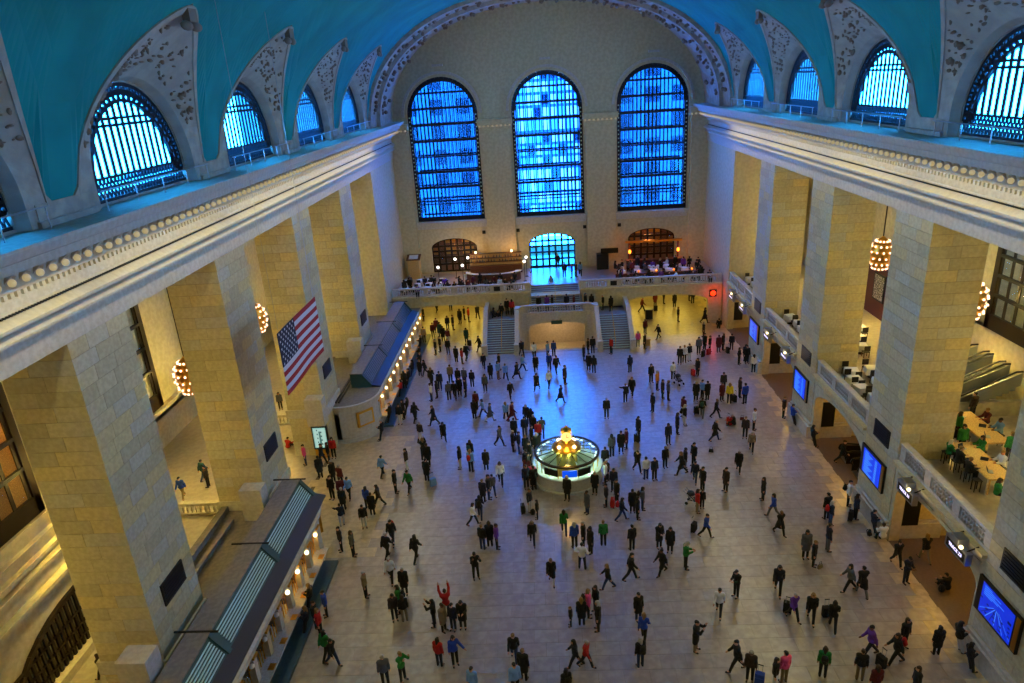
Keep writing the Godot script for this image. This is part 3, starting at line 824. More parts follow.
func stairs() -> void:
	var t := thing("grand_staircase", "double marble staircase rising to the far balcony, blue lit", "staircase", Vector3.ZERO)
	var nr := 15
	for s in [-1.0, 1.0]:
		for i in nr:
			var y := 2.4 * (i + 1) / nr
			put(block(Vector3(3.1, 2.4 / nr, 4.2 - i * 0.28)), "step", M.marble_step, t, Vector3(s * 5.9, y - 1.2 / nr, (10.4 - i * 0.28 + 6.2) / 2))
			put(block(Vector3(3.1, 0.04, 0.06)), "nosing", M.slat_white, t, Vector3(s * 5.9, y + 0.012, 10.4 - i * 0.28 - 0.02))
		# cheek walls with a sloping coping
		for e in [[s * 7.45, s * 7.8], [s * 4.2, s * 4.35]]:
			var b := MB.new()
			var poly := PackedVector2Array([Vector2(10.75, 0), Vector2(10.75, 0.95), Vector2(10.3, 1.05), Vector2(6.15, 3.4), Vector2(3.4 if absf(e[0]) > 6 else 5.2, 3.4), Vector2(3.4 if absf(e[0]) > 6 else 5.2, 0)])
			b.prism(poly, Transform3D(Basis(Vector3(0, 0, 1), Vector3(0, 1, 0), Vector3(1, 0, 0)), Vector3(minf(e[0], e[1]), 0, 0)), absf(e[1] - e[0]))
			part(b, "cheek_wall", M.trim_stone, t)
			b = MB.new()
			var cx: float = (e[0] + e[1]) / 2
			b.bar(Vector3(cx, 1.06, 10.35), Vector3(cx, 3.43, 6.12), 0.45, 0.14); b.bar(Vector3(cx, 3.43, 6.2), Vector3(cx, 3.43, 3.4 if absf(cx) > 6 else 5.2), 0.45, 0.14)
			b.bb(cx - 0.3, cx + 0.3, 0, 1.15, 10.45, 11.0)
			part(b, "coping", M.trim_stone, t)
		var hr := MB.new()
		hr.tube(PackedVector3Array([Vector3(s * 5.9, 0.9, 10.5), Vector3(s * 5.9, 3.25, 6.2)]), 0.03)
		for k in 4: hr.tube(PackedVector3Array([Vector3(s * 5.9, 0.1 + k * 0.72, 10.3 - k * 1.28), Vector3(s * 5.9, 0.98 + k * 0.72, 10.3 - k * 1.28)]), 0.02)
		part(hr, "handrail", M.brass, t)
		hr = MB.new()
		hr.tube(PackedVector3Array([Vector3(s * 3.0, 3.35, 4.3), Vector3(s * 3.0, 5.35, 0.5)]), 0.03); hr.tube(PackedVector3Array([Vector3(s * 4.4, 3.3, 5.0), Vector3(s * 3.0, 3.35, 4.3)]), 0.03)
		part(hr, "handrail", M.brass, t)
	var l := MB.new()
	l.bb(-7.45, 7.45, 2.1, 2.4, 3.4, 5.2); l.bb(4.3, 7.45, 0, 2.4, 3.4, 6.2); l.bb(-7.45, -4.3, 0, 2.4, 3.4, 6.2)
	part(l, "landing", M.marble_step, t)
	for i in 13:
		put(block(Vector3(5.4, 0.3, 0.32)), "step", M.marble_step, t, Vector3(0, 2.4 + 2.0 * (i + 1) / 13 - 0.15, 4.0 - i * 0.27 - 0.135))
		put(block(Vector3(5.4, 0.04, 0.05)), "nosing", M.slat_white, t, Vector3(0, 2.4 + 2.0 * (i + 1) / 13 + 0.01, 4.0 - i * 0.27 - 0.02))
	for s in [-1.0, 1.0]:
		var b := MB.new()
		b.prism(PackedVector2Array([Vector2(3.4, 2.1), Vector2(3.4, 5.4), Vector2(0.4, 5.4), Vector2(0.4, 4.0)]), Transform3D(Basis(Vector3(0, 0, 1), Vector3.UP, Vector3(1, 0, 0)), Vector3(s * 2.85 - 0.14, 0, 0)), 0.28)
		part(b, "side_wall", M.trim_stone, t)
	pole(Vector3(0, 3.3, 4.1), Vector3(0, 5.3, 0.6), 0.03, "handrail", M.brass, t)
	# balustrade in a bow round the stair well: straight at the back, rounded into the flights
	var path := PackedVector3Array()
	for i in 9:
		var a := PI / 2 * i / 8.0
		path.append(Vector3(-4.28 + 1.2 * (1 - cos(a)), 3.4, 6.3 - 1.2 * sin(a)))
	var back := PackedVector3Array()
	for i in range(8, -1, -1): back.append(Vector3(-path[i].x, path[i].y, path[i].z))
	path.append_array(back)
	var rail := MB.new(); var wall := MB.new(); var base := MB.new()
	for i in path.size() - 1:
		rail.bar(path[i], path[i + 1], 0.42, 0.16)
		base.bar(path[i] - Vector3(0, 0.88, 0), path[i + 1] - Vector3(0, 0.88, 0), 0.36, 0.2)
		if i != 8: wall.bar(path[i] - Vector3(0, 0.44, 0), path[i + 1] - Vector3(0, 0.44, 0), 0.2, 0.8)
	part(rail, "bow_coping", M.trim_stone, t); part(base, "bow_base", M.trim_stone, t); part(wall, "bow_panel", M.trim_stone, t)
	var bm := baluster_mesh(0.7)
	for i in 22: put(bm, "baluster", M.trim_stone, t, Vector3(-2.94 + i * 0.28, 2.6, 5.1))
	# well wall with its wide flat arch, and the rounded corners
	var ww := MB.new()
	var xf := Transform3D(Basis(Vector3(1, 0, 0), Vector3.UP, Vector3(0, 0, -1)), Vector3(0, 0, 5.25))
	arched_wall(ww, xf, -4.2, 4.2, -3.7, 2.5, 0.5, [[0.0, 3.05, -3.7, 0.95, 0.5]])
	for s in [-1.0, 1.0]:
		for i in 6:
			var a0 := PI / 2 * i / 6.0; var a1 := PI / 2 * (i + 1) / 6.0
			var p := Vector3(s * (4.2 - 1.15 * (1 - cos(a0))), 0, 6.35 - 1.15 * sin(a0)); var q := Vector3(s * (4.2 - 1.15 * (1 - cos(a1))), 0, 6.35 - 1.15 * sin(a1))
			ww.quado(p + Vector3(0, -3.7, 0), q + Vector3(0, -3.7, 0), q + Vector3(0, 2.5, 0), p + Vector3(0, 2.5, 0), Vector3(-s, 0, 1))
		ww.bb(s * 4.2, s * 4.5, -3.7, -0.01, -2, 9.72)
	ww.bb(-4.2, 4.2, -3.9, 2.1, -2.2, -2.0); ww.bb(-4.2, 4.2, -3.9, -3.7, -2, 9.7)
	part(ww, "well_wall", M.trim_stone, t)
	for i in 20: put(block(Vector3(8.3, 0.19, 0.32)), "lower_step", M.stone_2, t, Vector3(0, -0.19 * (i + 1), 9.72 - i * 0.3 - 0.15))
	omni(Vector3(0, 0.6, 2.0), Color(1.0, 0.80, 0.55), 5.0, 0.3, "unseen_well_lamp_light"); omni(Vector3(0, -0.9, 0.2), Color(1.0, 0.80, 0.55), 3.0, 0.3, "unseen_well_lamp_light")  # lamps out of view, placed to light the well orange
	var lm := MB.new(); lm.ball(Vector3.ZERO, Vector3(0.16, 0.16, 0.16)); single(lm, "unseen_ceiling_lamp", M.lamp_glow, "unseen warm lamp lighting the stair well under the landing", "lamp", Vector3(0, 0.6, 2.0))
	var sg := MB.new(); sg.bb(-0.6, 0.6, -0.2, 0.2, -0.05, 0.05)
	var hs := single(sg, "hanging_sign", M.green_paint, "small dark green sign at the crown of the stair well arch", "sign", Vector3(0, 1.45, 5.36))
	for s in [-1.0, 1.0]: pole(Vector3(s * 0.4, 0.2, 0), Vector3(s * 0.4, 0.42, 0), 0.015, "bracket", M.black_metal, hs)
	# red signal lamp on the wall under the balcony, right
	var rl := thing("signal_lamp", "glowing red round lamp on the wall under the right balcony end", "lamp", Vector3(17.3, 3.35, 3.45))
	var rb := MB.new(); rb.ball(Vector3.ZERO, Vector3(0.3, 0.3, 0.12), 12, 8); part(rb, "lens", M.red_glow, rl, Vector3(0, 0, 0.1))
	rb = MB.new(); rb.bb(-0.4, 0.4, -0.4, 0.4, -0.05, 0.05); part(rb, "back_plate", M.black_metal, rl)
	omni(Vector3(17.3, 3.35, 3.95), Color(1, 0.12, 0.02), 1.1, 0.15, "signal_lamp_light")

func aisles() -> void:
	# left: outer wall with tall grille windows, passage behind, ramp at the near end
	var l := setting("wall_left_aisle")
	var b := MB.new()
	b.bb(-28.4, -28, 6.2, 19.3, -8, 37.2)
	b.bb(-28.4, -28, 6.3, 7.0, 37.2, 80); b.bb(-28.4, -28, 17.5, 19.3, 37.2, 80)
	b.bb(-28.4, -28, 7, 17.5, 43.2, 46.9); b.bb(-28.4, -28, 7, 17.5, 55.9, 80); b.bb(-33.4, -33, -4, 7, -8, 38); b.bb(-33, -28, 6.2, 6.5, -8, 38); b.bb(-33, -28, -1, 6.2, 37.2, 37.6)
	b.bb(-33, -21, -1, 19.3, -8.4, -8); b.bb(-33, -21, -4, 19.3, 79.6, 80)
	part(b, "outer_wall", M.wall_stone, l)
	b = MB.new(); b.bb(-28.4, -28, -4, 6.3, 37.4, 80); part(b, "ramp_wall", M.wall_stone, l)
	b = MB.new()
	for y in [6.0, 5.2, 4.6, 3.4]: b.bb(-28.0, -27.7 + (6.0 - y) * 0.06, y - 0.18, y, 37.4, 79)
	b.bb(-28, -27.6, 6.75, 7.05, 37, 79); b.bb(-28, -27.6, 6.75, 7.05, 12, 37)
	part(b, "moulding", M.wall_stone, l)
	grille(Vector3(-27.95, 7.1, 34.8), 1.0, 10.0, 8.0, "tall bronze window grille in the left aisle behind the nearest pillar", l)
	grille(Vector3(-27.95, 7.1, 47.2), 1.0, 10.0, 8.4, "tall bronze window grille at the left picture edge, lit from inside", l)
	grille(Vector3(-27.95, 7.1, 22.6), 1.0, 10.0, 8.0, "tall bronze window grille in the left aisle behind the flag", l)
	var ag := thing("arch_grille", "dark bronze arched grille low in the left aisle wall", "grille", Vector3(-27.96, -1.6, 47.0))
	b = MB.new()
	for i in 30:
		var u := -5.6 + i * 0.386
		var h := 3.4 * sqrt(maxf(0.02, 1 - pow(u / 5.7, 2)))
		b.bb(0, 0.12, 0, h, u - 0.09, u + 0.09)
	for i in 16:
		var t0 := PI * i / 16.0; var t1 := PI * (i + 1) / 16.0
		b.bar(Vector3(0.1, sin(t0) * 3.4, cos(t0) * 5.7), Vector3(0.1, sin(t1) * 3.4, cos(t1) * 5.7), 0.25, 0.2, Vector3.RIGHT)
	for y in [0.5, 1.2, 2.0]: b.bb(0, 0.16, y, y + 0.08, -5.4, 5.4)
	part(b, "bars", M.dark_bronze, ag)
	b = MB.new(); b.bb(0, 0.5, -0.5, 0, -6.4, 6.4); part(b, "sill", M.trim_stone, ag)
	b = MB.new(); b.bb(-28, -21.3, -2.3, -2.1, 44, 80); b.bb(-21.5, -21.3, -4, -0.01, 44, 80); b.bb(-28, -21.3, -4, -0.01, 43.8, 44); part(b, "ramp_floor", M.tile_4, l)
	b = MB.new(); b.bb(-33, -18.6, -0.02, 0.0, -8, 44.0); part(b, "aisle_floor", M.tile_4, l)
	# low stone parapets with balusters beside the ramps
	var bm := baluster_mesh(0.6)
	for e in [[-24.2, 37.6, "beyond the nearest pillar"], [-22.6, 24.5, "behind the hanging flag"]]:
		var t := thing("parapet", "low stone parapet with balusters in the left aisle %s" % e[2], "balustrade", Vector3(e[0], 0, e[1]))
		var p := MB.new(); p.bb(-2.6, 2.6, 0.75, 0.95, -0.2, 0.2); p.bb(-2.6, 2.6, 0, 0.15, -0.2, 0.2); part(p, "coping", M.trim_stone, t)
		for i in 16: put(bm, "baluster", M.trim_stone, t, Vector3(-2.4 + i * 0.31, 0.15, 0))
	# right: outer wall, panel, grille
	var r := setting("wall_right_aisle")
	b = MB.new()
	b.bb(28, 28.4, 0, 19.3, -8, 24.3); b.bb(28, 28.4, 0, 9.6, 24.3, 80); b.bb(28, 28.4, 17.5, 19.3, 24.3, 80)
	b.bb(28, 28.4, 9.3, 17.5, 24.3, 32.9); b.bb(28, 28.4, 9.3, 17.5, 41.1, 45.1); b.bb(28, 28.4, 9.3, 17.5, 53.3, 80)
	b.bb(21, 28.4, 0, 19.3, -8.4, -8); b.bb(21, 28.4, 0, 19.3, 79.6, 80)
	part(b, "outer_wall", M.wall_stone, r)
	grille(Vector3(27.95, 9.5, 33.0), -1.0, 8.0, 8.0, "grey window grille in the right aisle above the escalators", r)
	grille(Vector3(27.95, 9.5, 45.2), -1.0, 8.0, 8.0, "grey window grille in the right aisle beyond the picture edge", r)
	var pn := thing("wood_panel", "dark red wood wall panel with a framed picture behind the chandelier", "panel", Vector3(27.85, RB, 18.6))
	b = MB.new(); b.bb(-0.1, 0.1, 0, 4.6, -5, 5); part(b, "board", M.maroon, pn)
	b = MB.new(); b.bb(-0.2, 0.15, 4.6, 4.8, -5, 5); part(b, "brass_rail", M.brass, pn)
	b = MB.new(); b.bb(-0.16, -0.1, 1.5, 3.9, -1.0, 1.0); part(b, "picture_frame", M.black_metal, pn)
	b = MB.new(); b.quaduv(Vector3(-0.17, 3.75, -0.85), Vector3(-0.17, 3.75, 0.85), Vector3(-0.17, 1.65, 0.85), Vector3(-0.17, 1.65, -0.85))
	var pm := StandardMaterial3D.new(); pm.resource_name = "photo_print"; pm.albedo_texture = grain(77, 0.02, Color(0.05, 0.05, 0.05), Color(0.85, 0.85, 0.83)); pm.roughness = 0.4
	part(b, "photo_print", pm, pn)
	# chandeliers: globes set with bulbs
	for i in 5:
		for s in [-1.0, 1.0]:
			var y := 11.8 if s > 0 else 8.9
			var nm: Array = ["farthest", "second from the stair", "middle", "second from the camera", "nearest the camera"]
			var ch := thing("chandelier", "globe chandelier of warm bulbs hanging in the %s aisle, %s" % ["left" if s < 0 else "right", nm[i]], "chandelier", Vector3(s * 25.8, y, bay(i)), 0, "chandeliers in the aisles")
			var cb := MB.new(); cb.lathe(PackedVector2Array([Vector2(0.25, -1.3), Vector2(0.62, -1.0), Vector2(0.8, -0.4), Vector2(0.82, 0.3), Vector2(0.66, 0.9), Vector2(0.4, 1.2), Vector2(0.06, 1.5)]), Vector3.ZERO, 14)
			var cage := part(cb, "cage", M.brass, ch)
			pole(Vector3(0, 1.4, 0), Vector3(0, 19.2 - y, 0), 0.05, "rod", M.dark_bronze, ch)
			var bl := MB.new(); bl.ball(Vector3.ZERO, Vector3(0.085, 0.085, 0.085), 6, 4)
			var bmesh := bl.mesh()
			for q in 6:
				var yy: float = [-1.1, -0.7, -0.2, 0.3, 0.75, 1.12][q]; var rr: float = [0.55, 0.8, 0.92, 0.92, 0.8, 0.5][q]
				for j in 12:
					var a := TAU * (j + 0.5 * (q % 2)) / 12
					put(bmesh, "light_bulb", M.chandelier_glow, cage, Vector3(cos(a) * rr, yy, sin(a) * rr))

func grille(at: Vector3, side: float, h: float, wd: float, label: String, wall: Node3D) -> void:
	var t := thing("window_grille", label, "window grille", at, 0, "grilles in the aisle walls")
	var b := MB.new()
	b.bb(0, side * 0.2, 0, 1.0, 0, wd); b.bb(0, side * 0.2, h, h + 0.4, 0, wd); b.bb(0, side * 0.2, 0, h, 0, 0.45); b.bb(0, side * 0.2, 0, h, wd - 0.45, wd)
	part(b, "frame", M.dark_bronze, t)
	for i in 7:
		put(block(Vector3(0.06, h - 1, 0.22)), "mullion", M.dark_bronze, t, Vector3(side * 0.08, (h + 1) / 2, 0.45 + (i + 0.5) * (wd - 0.9) / 7 - 0.4))
		put(sheet((wd - 0.9) / 7, h - 1, true), "pane", M.glass, t, Vector3(side * 0.02, (h + 1) / 2, 0.45 + (i + 0.5) * (wd - 0.9) / 7))
	for i in 5:
		put(block(Vector3(0.2, 0.2, wd - 0.8)), "transom", M.black_metal, t, Vector3(side * 0.1, 1.0 + (i + 1) * (h - 1) / 5.4, wd / 2))
	b = MB.new(); b.bb(-side * 1.9, -side * 1.8, -0.5, h + 1, -0.5, wd + 0.5); b.bb(-side * 1.8, -side * 0.4, -0.6, -0.5, -0.5, wd + 0.5); b.bb(-side * 1.8, -side * 0.4, h + 1, h + 1.1, -0.5, wd + 0.5)
	for z in [-0.6, wd + 0.5]: b.bb(-side * 1.8, -side * 0.4, -0.5, h + 1, z, z + 0.1)
	part(b, "room_behind", M.pale_wood if side > 0.0 else M.plaster, t)
	omni(at + Vector3(-side * 1.0, h * 0.6, wd / 2), Color(1.0, 0.70, 0.3) if side > 0.0 else Color(0.75, 0.92, 1.0), 9.0 if side > 0.0 else 4.0, 0.2, "unseen_grille_lamp_light")  # unseen light behind the grille, placed to brighten its panes

func booths() -> void:
	booth(40.6, 66.0, true)
	booth(3.7, 28.4, false)
	# lit poster case on the near face of the pillar between the booths
	var p := thing("poster_case", "lit poster case with yellow foot on the pillar between the ticket booths", "sign", Vector3(-18.9, 0.0, 30.42))
	var b := MB.new(); b.bb(-0.55, 0.55, 0.0, 0.75, -0.12, 0.12); part(b, "foot", M.brass, p)
	b = MB.new(); b.bb(-0.6, 0.6, 0.75, 2.7, -0.1, 0.1); part(b, "case", M.black_metal, p)
	b = MB.new(); b.quaduv(Vector3(-0.5, 2.6, 0.11), Vector3(0.5, 2.6, 0.11), Vector3(0.5, 0.88, 0.11), Vector3(-0.5, 0.88, 0.11))
	part(b, "lit_poster", M.poster_glow, p)
	# the flag
	var fl := thing("national_flag", "large striped flag with starred blue canton hanging before the left pillars", "flag", Vector3(-14.5, 12.15, 42.2))
	var W := 6.3; var H := 3.38
	var wave := func(u: float, v: float) -> float: return 0.035 * sin(u * 7.0 + v * 1.5) * (0.3 + 0.7 * (1.0 - v))
	var strip := func(u0: float, u1: float, v0: float, v1: float, off: float) -> MB:
		var m := MB.new()
		for i in 24:
			var a := lerpf(u0, u1, i / 24.0); var c := lerpf(u0, u1, (i + 1) / 24.0)
			for sd in [-1.0, 1.0]:
				var o: float = off * sd
				m.quado(Vector3(wave.call(a, v1) + o, v1 * H, W / 2 - a * W), Vector3(wave.call(c, v1) + o, v1 * H, W / 2 - c * W), Vector3(wave.call(c, v0) + o, v0 * H, W / 2 - c * W), Vector3(wave.call(a, v0) + o, v0 * H, W / 2 - a * W), Vector3(sd, 0, 0))
		return m
	for i in 13:
		var v1 := 1.0 - i / 13.0; var v0 := 1.0 - (i + 1) / 13.0
		part(strip.call(0.0 if i > 6 else 0.4, 1.0, v0, v1, 0.012), "stripe", M.flag_red if i % 2 == 0 else M.flag_white, fl)
	part(strip.call(0.0, 0.4, 6.0 / 13, 1.0, 0.012), "canton", M.flag_blue, fl)
	var star := MB.new()
	for k in 5:
		var a := PI / 2 + TAU * k / 5
		star.tri(Vector3(0, cos(a - PI / 2) * 0.0, 0), Vector3(0, sin(a + 0.628) * 0.04, cos(a + 0.628) * 0.04), Vector3(0, sin(a) * 0.1, cos(a) * 0.1))
		star.tri(Vector3(0, 0, 0), Vector3(0, sin(a) * 0.1, cos(a) * 0.1), Vector3(0, sin(a - 0.628) * 0.04, cos(a - 0.628) * 0.04))
	var sm := star.mesh()
	for r in 9:
		for c in (6 if r % 2 == 0 else 5):
			var u := 0.4 * (c + (0.5 if r % 2 == 0 else 1.0)) / 6.0; var v := 1.0 - (r + 0.6) * (7.0 / 13) / 9.2
			put(sm, "star", M.flag_white, fl, Vector3(wave.call(u, v) + 0.02, v * H, W / 2 - u * W))
	for z in [-2.9, 2.9]: pole(Vector3(0, H, z), Vector3(0, 18.42, z), 0.012, "wire", M.steel, fl, 4)

func booth(z0: float, z1: float, near: bool) -> void:
	# z0 far end, z1 near end; the round corner faces the passage
	var t := thing("ticket_booth", "near left ticket booth with slatted board on its roof" if near else "far left ticket booth with rounded corner and lit windows", "ticket booth", Vector3.ZERO, 0, "ticket booths on the left")
	var zc := z0 if near else z1
	var g := -1.0 if near else 1.0     # which way the rounded end looks
	var za := z0 + 2.6 if near else z0; var zb := z1 if near else z1 - 2.6
	var fx := -15.25
	var outline := func(d: float) -> PackedVector2Array:   # x, z of the front and the rounded end, grown by d
		var p := PackedVector2Array([Vector2(-18.3, (za if not near else zb)), Vector2(fx + d, (za if not near else zb))])
		var c := Vector2(fx - 2.6, zb if not near else za)
		for i in 9:
			var a := PI / 2 * i / 8.0
			p.append(c + Vector2(cos(a), g * sin(a)) * (2.6 + d))
		p.append(Vector2(-18.3, zc + g * d))
		return p
	var flat := Transform3D(Basis(Vector3(1, 0, 0), Vector3(0, 0, 1), Vector3(0, 1, 0)), Vector3.ZERO)
	var lift := func(y: float) -> Transform3D: return Transform3D(flat.basis, Vector3(0, y, 0))
	var b := MB.new(); b.prism(outline.call(0.0), lift.call(0.0), 1.0); b.prism(outline.call(0.06), lift.call(0.0), 0.35); part(b, "apron", M.trim_stone, t)
	b = MB.new(); b.prism(outline.call(0.12), lift.call(3.0), 0.14); b.prism(outline.call(0.22), lift.call(3.14), 0.12); b.prism(outline.call(0.3), lift.call(3.24), 0.1); part(b, "cornice", M.trim_stone, t)
	b = MB.new(); b.prism(outline.call(0.02), lift.call(2.62), 0.4); part(b, "frieze", M.trim_stone, t)
	b = MB.new(); b.prism(outline.call(0.1), lift.call(3.33), 0.03); part(b, "roof", M.roof_paint, t)
	# solid rounded end with a framed niche
	b = MB.new()
	var o: PackedVector2Array = outline.call(0.0)
	for i in range(2, o.size() - 1):
		b.quado(Vector3(o[i].x, 1.0, o[i].y), Vector3(o[i + 1].x, 1.0, o[i + 1].y), Vector3(o[i + 1].x, 2.7, o[i + 1].y), Vector3(o[i].x, 2.7, o[i].y), Vector3(1, 0, g))
	part(b, "round_end", M.trim_stone, t)
	var nc := Vector3(fx - 2.6 + cos(PI / 4) * 2.58, 1.9, (za if near else zb) + g * sin(PI / 4) * 2.58)
	var nb := Basis(Vector3.UP, atan2(1.0, g))
	b = MB.new(); b.box(nc, Vector3(1.5, 1.3, 0.2), nb); part(b, "niche_frame", M.brass, t)
	b = MB.new(); b.box(nc + nb * Vector3(0, 0, 0.06), Vector3(1.15, 0.95, 0.16), nb); part(b, "niche_panel", M.trim_stone, t)
	# ticket windows
	var n := int((zb - za) / 1.62)
	var pitch := (zb - za) / n
	for i in n + 1:
		put(block(Vector3(0.3, 1.65, 0.34)), "window_pier", M.trim_stone, t, Vector3(fx - 0.12, 1.82, za + i * pitch))
		put(block(Vector3(0.12, 0.12, 0.44)), "pier_cap", M.brass, t, Vector3(fx + 0.06, 2.56, za + i * pitch))
	for i in n:
		var zz := za + (i + 0.5) * pitch
		var fr := MB.new()
		fr.bb(-0.04, 0.04, 0.9, 1.6, -pitch / 2 + 0.17, -pitch / 2 + 0.25); fr.bb(-0.04, 0.04, 0.9, 1.6, pitch / 2 - 0.25, pitch / 2 - 0.17); fr.bb(-0.04, 0.04, 1.5, 1.6, -pitch / 2 + 0.2, pitch / 2 - 0.2)
		for k in 5: fr.bb(-0.02, 0.02, 0.0, 0.9, -pitch / 2 + 0.3 + k * (pitch - 0.6) / 4 - 0.015, -pitch / 2 + 0.3 + k * (pitch - 0.6) / 4 + 0.015)
		var wf := part(fr, "window_frame", M.brass, t, Vector3(fx - 0.22, 1.0, zz))
		put(sheet(pitch - 0.4, 1.5, true), "pane", M.glass, wf, Vector3(-0.04, 0.8, 0))
		var lit := not near or i < 4
		var lg := MB.new(); lg.ball(Vector3.ZERO, Vector3(0.13, 0.13, 0.13), 8, 6)
		part(lg, "lamp_globe", M.lamp_glow if lit else M.cloth, t, Vector3(fx - 0.05, 2.2, za + i * pitch + 0.25))
		put(block(Vector3(0.7, 0.75, pitch - 0.5)), "desk", M.wood, t, Vector3(fx - 0.9, 1.0, zz))
		put(block(Vector3(0.3, 0.03, 0.4)), "brass_tray", M.brass, t, Vector3(fx + 0.3, 1.075, zz))
	b = MB.new(); b.bb(-18.3, -17.9, 0, 3.2, z0, z1); part(b, "back_wall", M.pale_wood, t)
	b = MB.new(); b.bb(fx - 0.3, fx + 0.5, 0.98, 1.06, za, zb); part(b, "counter_shelf", M.counter_marble, t)
	b = MB.new(); b.bb(fx, fx + 0.95, 0, 0.16, za, zb); part(b, "foot_step", M.teal_marble, t)
	for i in n:
		if (near and i < 4) or not near: 
			if i % 2 == 0: omni(Vector3(fx - 0.5, 2.3, za + (i + 0.7) * pitch), Color(1.0, 0.78, 0.3), 1.3, 0.15, "ticket_lamp_light")
	# slatted board on the roof
	var sz0 := z0 + 0.5 if near else z0 + 1.5; var sz1 := z1 if near else z1 - 3.4
	b = MB.new(); b.prism(PackedVector2Array([Vector2(-17.6, 3.36), Vector2(-17.6, 4.55), Vector2(-16.6, 4.55), Vector2(-15.85, 3.55), Vector2(-15.85, 3.36)]), Transform3D(Basis(), Vector3(0, 0, sz0)), sz1 - sz0); part(b, "board_case", M.green_paint, t)
	b = MB.new(); b.bb(-17.65, -16.55, 4.55, 4.62, sz0 - 0.05, sz1); part(b, "board_top", M.roof_paint, t)
	var pl := MB.new()
	pl.prism(PackedVector2Array([Vector2(-15.9, 3.36), Vector2(-15.9, 3.6), Vector2(-15.15, 3.42), Vector2(-15.15, 3.36)]), Transform3D(Basis(), Vector3(0, 0, sz0)), sz1 - sz0)
	part(pl, "board_gutter", M.navy_paint, t)
	var m := int((sz1 - sz0) / 5.0)
	var w := (sz1 - sz0) / m
	for i in m:
		var zs := sz0 + i * w
		put(block(Vector3(0.1, 1.28, 0.3)), "board_post", M.green_paint, t, Vector3(-16.2, 4.06, zs + 0.15)).rotation.z = 0.6435
		for k in 7:
			put(block(Vector3(0.08, 0.05, w - 0.7)), "slat", M.slat_white if near else M.teal_marble, t, Vector3(-15.95 - k * 0.085, 3.72 + k * 0.1133, zs + w / 2 + 0.1)).rotation.z = 0.6435
	# conduits and kerbs on the roof
	b = MB.new()
	b.bb(-17.95, -17.85, 3.36, 3.46, z0 + 1, z1 - 0.5); b.bb(-18.25, -18.1, 3.36, 3.5, z0 + 1, z1 - 0.5)
	for i in m: b.bb(-18.2, -16.2, 4.6, 4.66, sz0 + i * w, sz0 + i * w + 0.08)
	part(b, "conduit", M.black_metal, t)
	# lift boxes on the roof beside each pillar
	for i in ([3] if near else [0, 1]):
		var zz := zedge(i * 2 + 2) + 0.6
		if near: zz = 55.2
		var c := MB.new(); c.bb(-19.2, -17.9, 3.36, 5.5, zz, zz + 1.0)
		single(c, "roof_cabinet", M.trim_stone, ["pale roof cabinet at the far pillar behind the far booth", "pale roof cabinet behind the far booth's middle", "", "pale roof cabinet at the foot of the nearest left pillar"][i], "cabinet", Vector3.ZERO, "cabinets on the booth roofs")
	if near:
		var c := MB.new(); c.bb(-19.3, -18.0, 3.36, 5.4, 42.6, 43.5)
		single(c, "roof_cabinet", M.trim_stone, "pale roof cabinet at the second left pillar above the near booth", "cabinet", Vector3.ZERO, "cabinets on the booth roofs")
		c = MB.new(); c.bb(-21.0, -18.3, 3.1, 3.36, 42.4, 50.7); c.bb(-21.1, -20.7, 0, 3.7, 42.4, 50.7); c.bb(-20.2, -19.9, 3.36, 3.6, 43.6, 50.6)
		part(c, "rear_roof", M.roof_paint, t)
	else:
		var c := MB.new(); c.bb(-21.0, -18.3, 3.1, 3.36, 5.8, 14.1); c.bb(-21.0, -18.3, 3.1, 3.36, 18, 26.2); c.bb(-21.1, -20.9, 0, 3.5, 5.8, 26.2)
		part(c, "rear_roof", M.roof_paint, t)

